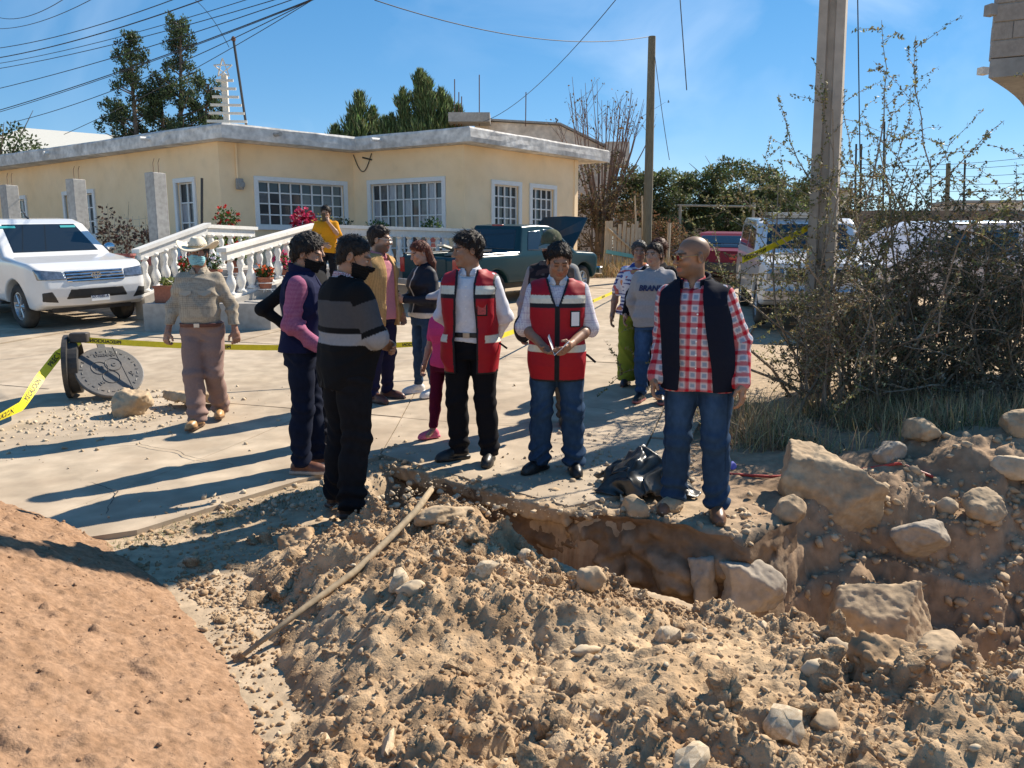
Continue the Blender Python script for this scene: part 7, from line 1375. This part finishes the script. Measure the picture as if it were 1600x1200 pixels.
pot('pink pot of red geraniums on a white stand left of the wide window', (-6.32, 17.4, 1.35), .19, .26, m_pinkpot, GR, ph=.42, pr=.30, stand=.62, flc=RED, nfl=26, seed=1, n=420); pot('round light green bush below the stand of red geraniums', (-5.95, 16.6, 1.35), .2, .16, m_terra, (.15, .21, .035), ph=.62, pr=.42, n=900, leaf=.07, seed=2)
pot('large magenta poinsettia in front of the wide window', (-4.72, 17.75, 1.35), .18, .25, m_terra, (.30, .02, .05), ph=.52, pr=.29, stand=.48, flc=PK, nfl=46, seed=3, n=420, leaf=.11); pot('yellow green plant behind the man on the stairs', (-4.22, 17.6, 1.35), .18, .25, m_pinkpot, (.35, .30, .06), ph=.45, pr=.30, stand=.48, seed=4)
pot('pot with a grey green shrub left of the glazed door', (-3.95, 18.4, 1.35), .19, .26, m_pinkpot, (.08, .10, .05), ph=.40, pr=.28, stand=.50, seed=5); pot('broad leafy pot under the left of the glazed door', (-3.15, 18.3, 1.35), .24, .22, m_pinkpot, GR, ph=.34, pr=.34, stand=.52, seed=6, n=420); pot('pot with bushy green leaves at the right of the glazed door', (-1.88, 18.45, 1.35), .19, .28, m_pinkpot, GR, ph=.40, pr=.30, stand=.46, seed=7, n=420)
pot('long terracotta planter of small greens on the low landing', (-5.72, 12.95, .84), .17, .28, m_terra, (.16, .20, .05), ph=.14, pr=.2, n=160, seed=8, box=True); pot('terracotta pot of bright red flowers left of the hatted man', (-5.65, 13.6, .84), .14, .24, m_terra, GR, ph=.26, pr=.2, flc=(.65, .04, .02), nfl=26, stand=.25, seed=9); pot('terracotta pot of white flowers beside the stair foot', (-5.28, 13.7, .84), .15, .24, m_terra, GR, ph=.26, pr=.2, flc=(.7, .7, .68), nfl=22, stand=.30, seed=10)
pot('pot of red flowers on the steps behind the first baluster', (-5.2, 14.6, 1.1), .13, .22, m_terra, GR, ph=.3, pr=.16, flc=RED, nfl=16, stand=.2, seed=11); pot('pot of orange flowers behind the stair balusters', (-4.38, 13.75, .98), .14, .2, m_terra, GR, ph=.2, pr=.16, flc=(.7, .14, .05), nfl=20, stand=.06, seed=12); pot('pot of pink flowers behind the stair balusters', (-4.30, 14.5, 1.1), .13, .2, m_terra, GR, ph=.3, pr=.16, flc=(.70, .07, .18), nfl=26, stand=.05, seed=13); pot('orange pot with a dark red plant high on the steps', (-4.05, 14.75, 1.22), .13, .18, m_terra, GR, ph=.2, pr=.15, flc=(.35, .02, .05), nfl=14, stand=.05, seed=14)
for k, (x, y, lab) in enumerate(((-8.45, 16.35, 'tall leggy dry plant in a pot above the pickup windscreen'), (-7.95, 16.05, 'bushy dry plant in a pot, middle of the three on the garden wall'), (-7.35, 15.72, 'spindly dry plant in a red pot nearest the stairs on the garden wall'))): pot(lab, (x, y, 1.42), .17, .24, m_pinkpot, (.07, .045, .035), ph=(.95, .75, .6)[k], pr=.24, n=190, leaf=.09, seed=20 + k)
# ================================================================ boulders, slab, stick, sheet, hose
def boulder(label, loc, size, seed, rz=0, tilt=(0, 0), m=None, planes=9, name='boulder', h=None, rough=.03):
    g = np.random.default_rng(seed); N_ = g.normal(size=(planes, 3)); N_ /= np.linalg.norm(N_, axis=1, keepdims=True); off = g.uniform(.55, .95, planes); sz = np.array(size, np.float32)
    def f(P):
        q = P / sz; d = np.linalg.norm(q, axis=1) - 1.05
        for n_, o_ in zip(N_, off): d = smax(d, q @ n_.astype(np.float32) - o_, .06)
        return (d + rough * 2.2 * fbm(q[:, 0] * 2 + seed, q[:, 1] * 2, q[:, 2] * 2, s=seed, o=4) + rough * .4 * fbm(q[:, 0] * 14, q[:, 1] * 14, q[:, 2] * 14, s=seed + 5, o=2)) * sz.min() * .8
    V, F = sdf_mesh(f, -sz * 1.2, sz * 1.2, h or max(.009, float(sz.max()) / 24)); o = link(name, pymesh(name, V, F, True), m or m_lime); o.location = loc; o.rotation_euler = (tilt[0], tilt[1], rz); return tag(o, label, 'rock')
def slab_rock(label, poly, th, loc, rot, seed, m=None, name='boulder', h=.014, facets=4):
    g = np.random.default_rng(seed + 400); a = np.array(poly); ext = np.ptp(a, axis=0); cz = a.mean(0); PL = []
    for _ in range(facets):
        an = g.uniform(0, 6.28); tl = g.uniform(.45, .95); nn_ = np.array([math.cos(an) * math.sin(tl), -math.cos(tl), math.sin(an) * math.sin(tl)]); PL.append((nn_.astype(np.float32), float(th / 2 * math.cos(tl) + min(ext) * .5 * math.sin(tl) * g.uniform(.15, .5))))
    def f(P):
        e = .02 * fbm(P[:, 0] * 6 + seed, P[:, 1] * 6, P[:, 2] * 6, s=seed, o=4); d = smax(poly2(P[:, 0], P[:, 2], poly), np.abs(P[:, 1] + .06 * P[:, 0]) - th / 2, .02)
        for nn_, o_ in PL: d = smax(d, (P - A3(cz[0], 0, cz[1])) @ nn_ - o_, .012)
        return d + e * .8 + .006 * fbm(P[:, 0] * 40, P[:, 1] * 40, P[:, 2] * 40, s=seed + 2, o=2)
    a = np.array(poly); V, F = sdf_mesh(f, [a[:, 0].min() - .08, -th / 2 - .1, a[:, 1].min() - .08], [a[:, 0].max() + .08, th / 2 + .1, a[:, 1].max() + .08], h); o = link(name, pymesh(name, V, F, True), m or m_lime); o.location = loc; o.rotation_euler = rot; return tag(o, label, 'rock')
m_tanrock = mat('tan_rock', (.45, .335, .21), .93, col2=(.34, .24, .145), var=.25, vscale=4, bump=.014, bscale=26, detail=9); m_greyrock = mat('grey_tan_rock', (.38, .32, .25), .92, col2=(.30, .25, .19), var=.2, vscale=5, bump=.01, bscale=30, detail=9)
slab_rock('largest pale limestone block leaning on the trench bank', [(-.36, .02), (-.30, .36), (-.16, .40), (.10, .20), (.30, .06), (.34, -.10), (.22, -.24), (-.06, -.33), (-.14, -.20), (-.30, -.10)], .34, (2.15, 4.93, .03), (R(-30), R(8), R(-12)), 1, m_tanrock)
boulder('small rounded block left of the largest limestone block', (1.72, 4.62, .04), (.12, .11, .11), 2, .4, m=m_tanrock); boulder('flat faced block right below the largest limestone block', (2.58, 4.62, -.14), (.19, .15, .12), 3, .3, (R(-20), 0), m_greyrock)
slab_rock('big smooth slab embedded low in the trench bank', [(-.26, .22), (.16, .28), (.24, .10), (.26, -.34), (-.10, -.36), (-.34, -.02)], .22, (2.13, 4.02, -.46), (R(-24), R(4), R(-8)), 4, m_tanrock)
slab_rock('angular split stone in the trench wall below the plaid shirted man', [(-.16, .12), (.06, .16), (.22, .04), (.26, -.12), (-.14, -.14)], .16, (1.36, 4.13, -.25), (R(-12), R(6), R(6)), 5, m_greyrock); slab_rock('narrow upright stone in the trench wall beside the split stone', [(-.08, .12), (.07, .14), (.10, -.10), (-.04, -.15)], .12, (1.10, 4.22, -.24), (R(-10), 0, R(-10)), 6, m_greyrock)
k = 0
for (x, y, s_, lab, mm) in ((1.30, 4.98, .0, '', None), (.93, 5.55, .085, 'smooth pale stone on the dust right of the zipped red vest', m_lime2), (.77, 4.66, .095, 'tan stone at the trench edge below the black sheet', m_tanrock), (1.0, 4.72, .085, 'brown stone between the black sheet and the plaid shirted man', m_tanrock), (1.18, 5.35, .06, 'small grey stone behind the plaid shirted man', m_greyrock), (.62, 5.42, .05, 'small chalky lump behind the black sheet', m_lime2), (3.05, 5.6, .13, 'sunlit stone on top of the far right bank', m_tanrock), (3.45, 5.1, .12, 'pale stone high on the far right bank', m_lime2), (3.1, 4.85, .13, 'brown stone half buried in the right bank', m_tanrock), (2.9, 4.95, .07, 'small pale stone above the half buried brown stone', m_lime2), (3.55, 4.6, .10, 'grey stone at the right edge of the bank', m_greyrock), (3.2, 4.35, .09, 'rounded stone low on the right bank', m_tanrock), (3.75, 5.5, .16, 'big sunlit stone at the right edge on the bank top', m_tanrock), (2.75, 5.45, .12, 'stone at the shaded top of the bank beside the red rod', m_greyrock)):
    if not lab: continue
    k += 1; boulder(lab, (x, y, float(ground_z(x, y)) + s_ * .35), (s_ * 1.25, s_, s_ * .85), 30 + k, k * 1.3, m=mm, name='stone')
# rocks lying in the spoil
for j, (x, y, sz, lab, mm, rz) in enumerate(((-.36, 3.93, (.16, .12, .06), 'flat pale slab on the crest of the soil heap', m_lime, .4), (1.28, 2.82, (.10, .08, .065), 'largest pale lump on the heap crest at right', m_lime2, .2), (1.62, 2.72, (.13, .09, .07), 'reddish lump on the heap crest right of the pale one', m_tanrock, 1.0), (.36, 3.28, (.07, .06, .06), 'upright pale stone near the middle of the heap', m_lime, .8), (.28, 2.75, (.075, .035, .025), 'thin pale chip of stone low on the heap', m_lime2, .5), (-.42, 2.98, (.07, .045, .04), 'oblong pale stone left of the heap middle', m_lime2, .2), (1.05, 2.45, (.048, .04, .04), 'pale rounded stone low at the right of the heap', m_lime2, .1), (.98, 2.2, (.07, .045, .04), 'brown block near the bottom right of the heap', m_tanrock, .7), (1.35, 2.55, (.13, .10, .11), 'dark earthy lump standing up at the right of the heap', m_clod, .3), (-1.15, 3.95, (.10, .08, .07), 'big earthy clod at the left of the heap crest', m_clod, .6), (-.72, 3.9, (.11, .09, .07), 'earthy clod under the upper part of the stick', m_clod, 1.6))):
    boulder(lab, (x, y, float(top_z(x, y)) + sz[2] * .2), sz, 60 + j, rz, (R(-14), 0), mm, 8, 'stone' if mm is not m_clod else 'earth_lump', rough=.05 if mm is not m_clod else .10)
slab_rock('broken concrete lump lying beside the manhole cover', [(-.20, -.10), (-.22, .04), (-.12, .13), (.10, .10), (.14, -.02), (.02, -.12)], .22, (-3.62, 7.28, floor_z(-3.6, 7.3) + .10), (R(10), 0, R(15)), 9, m_lime, 'concrete_lump'); slab_rock('flat broken paving piece behind the concrete lump', [(-.34, -.03), (-.32, .05), (.34, .05), (.36, -.03)], .34, (-3.22, 7.55, floor_z(-3.2, 7.5) + .10), (R(-6), R(5), R(12)), 10, m_lime, 'paving_piece', .02)
# broken edge beam of the street over the trench
p, q = Vector((-.93, 5.86, .045)), Vector((.40, 4.68, .03)); d = (q - p); Ln = d.length; ang = math.atan2(d.y, d.x)
def beam(P): return smax(smax(np.abs(P[:, 0]) - Ln / 2, np.abs(P[:, 1]) - .10, .03), np.abs(P[:, 2]) - .058, .025) + .016 * fbm(P[:, 0] * 5, P[:, 1] * 5, P[:, 2] * 5, s=5, o=4) + .004 * fbm(P[:, 0] * 40, P[:, 1] * 40, P[:, 2] * 40, s=6, o=2)
V, F = sdf_mesh(beam, [-Ln / 2 - .1, -.2, -.15], [Ln / 2 + .1, .2, .15], .014); o = link('broken_kerb', pymesh('broken_kerb', V, F, True), m_tanrock); o.location = (p + q) / 2 - Vector((0, 0, .055)); o.rotation_euler = (0, 0, ang); tag(o, 'earth caked concrete edge running along the trench lip', 'kerb')
# stick
st_p = [(-1.08, 2.86), (-.90, 3.10), (-.72, 3.34), (-.60, 3.62), (-.50, 3.86), (-.44, 4.04)]; pts = []
zs_ = np.linspace(float(top_z(-1.10, 2.80)) + .03, float(top_z(-.50, 4.02)) + .07, len(st_p)); 
for (x, y), z in zip(st_p, zs_): pts.append(Vector((x, y, z + .036 * min(1, len(pts) / 1.5) - .004)))
b = MB(); b.tube([p_ - pts[0] for p_ in pts], [.010, .014, .016, .017, .018, .016], 9); o = b.build('wooden_stick', mat('peeled_wood', (.33, .25, .155), .85, var=.25, vscale=8, bump=.004, bscale=25, aniso=(1, 1, 1)), None, True); o.location = pts[0]; tag(o, 'long crooked wooden stick lying on the soil heap', 'stick')
# black crumpled sheet
def sheet_z(u, v_, s_): return .10 * (fbm(u * 1.5 + s_, v_ * 1.5, s=91, o=3) * .9 + .8 * np.abs(vnoise(u * 2.6 + s_, v_ * 2.2, s=92)) + .5 * np.abs(vnoise(u * 6, v_ * 5 + s_, s=93)))
U, Vv = np.meshgrid(np.linspace(-1, 1, 70), np.linspace(-1, 1, 52)); u, v_ = U.ravel(), Vv.ravel(); rr = np.maximum(np.abs(u), np.abs(v_)); x = u * .30 + .07 * vnoise(u * 2, v_ * 2, s=94) + .05 * vnoise(u * 5, v_ * 5, s=95); y = v_ * .20 + .06 * vnoise(u * 2.4, v_ * 2, s=96); z = .02 + .20 * np.clip(1 - rr ** 1.6, 0, 1) + sheet_z(u, v_, 2) * (.35 + .65 * (1 - rr)); gx, gy = .92, 5.08; z = z + ground_z(gx + x, gy + y, True) - float(ground_z(gx, gy)); i = np.arange(70 * 52).reshape(52, 70); F = np.stack([i[:-1, :-1], i[:-1, 1:], i[1:, 1:], i[1:, :-1]], -1).reshape(-1, 4)
o = link('plastic_sheet', pymesh('plastic_sheet', np.stack([x, y, z], 1), F, True), mat('black_plastic', (.022, .024, .022), .33, var=.4, vscale=9, spec=.6, dirt=.35)); o.location = (gx, gy, float(ground_z(gx, gy)) + .005); md = o.modifiers.new('thick', 'SOLIDIFY'); md.thickness = .002; tag(o, 'crumpled black plastic sheet on the rubble by the trench', 'plastic sheet')
b = MB(); hp = [(1.45, 5.58), (1.9, 5.45), (2.35, 5.42), (2.75, 5.28), (2.95, 5.2)]; b.tube([(x, y, float(ground_z(x, y)) + .012) for x, y in hp], .011, 7); tag(b.build('red_rod', mat('red_plastic', (.45, .05, .03), .5)), 'thin red rod lying on the ground behind the largest block', 'rod')
for (x, y, lab, cc) in ((2.36, 5.38, 'scrap of white paper on the bank beside the red rod', (.7, .7, .7)), (1.66, 5.72, 'scrap of blue plastic near the red rod', (.08, .10, .45)), (2.15, 6.55, 'crumpled pale litter in the dry grass', (.6, .6, .58)), (1.72, 7.4, 'dark twig litter by the grass edge', (.05, .05, .05))):
    V, F = sdf_mesh(lambda P: smax(ell(P, (0, 0, 0), (.075, .05, .03)), np.abs(P[:, 2] - .02 * np.sin(P[:, 0] * 60)) - .006, .004), [-.1, -.08, -.05], [.1, .08, .05], .006); o = link('litter', pymesh('litter', V, F, True), mat('litter_' + lab[9:14].strip().replace(' ', '_'), cc, .7)); o.location = (x, y, float(ground_z(x, y)) + .03); o.rotation_euler = (.3, .2, x * 7); tag(o, lab, 'litter')
print('total tris', sum(len(o.data.polygons) * (2 if len(o.data.polygons) and len(o.data.polygons[0].vertices) == 4 else 1) for o in bpy.data.objects if o.type == 'MESH'))
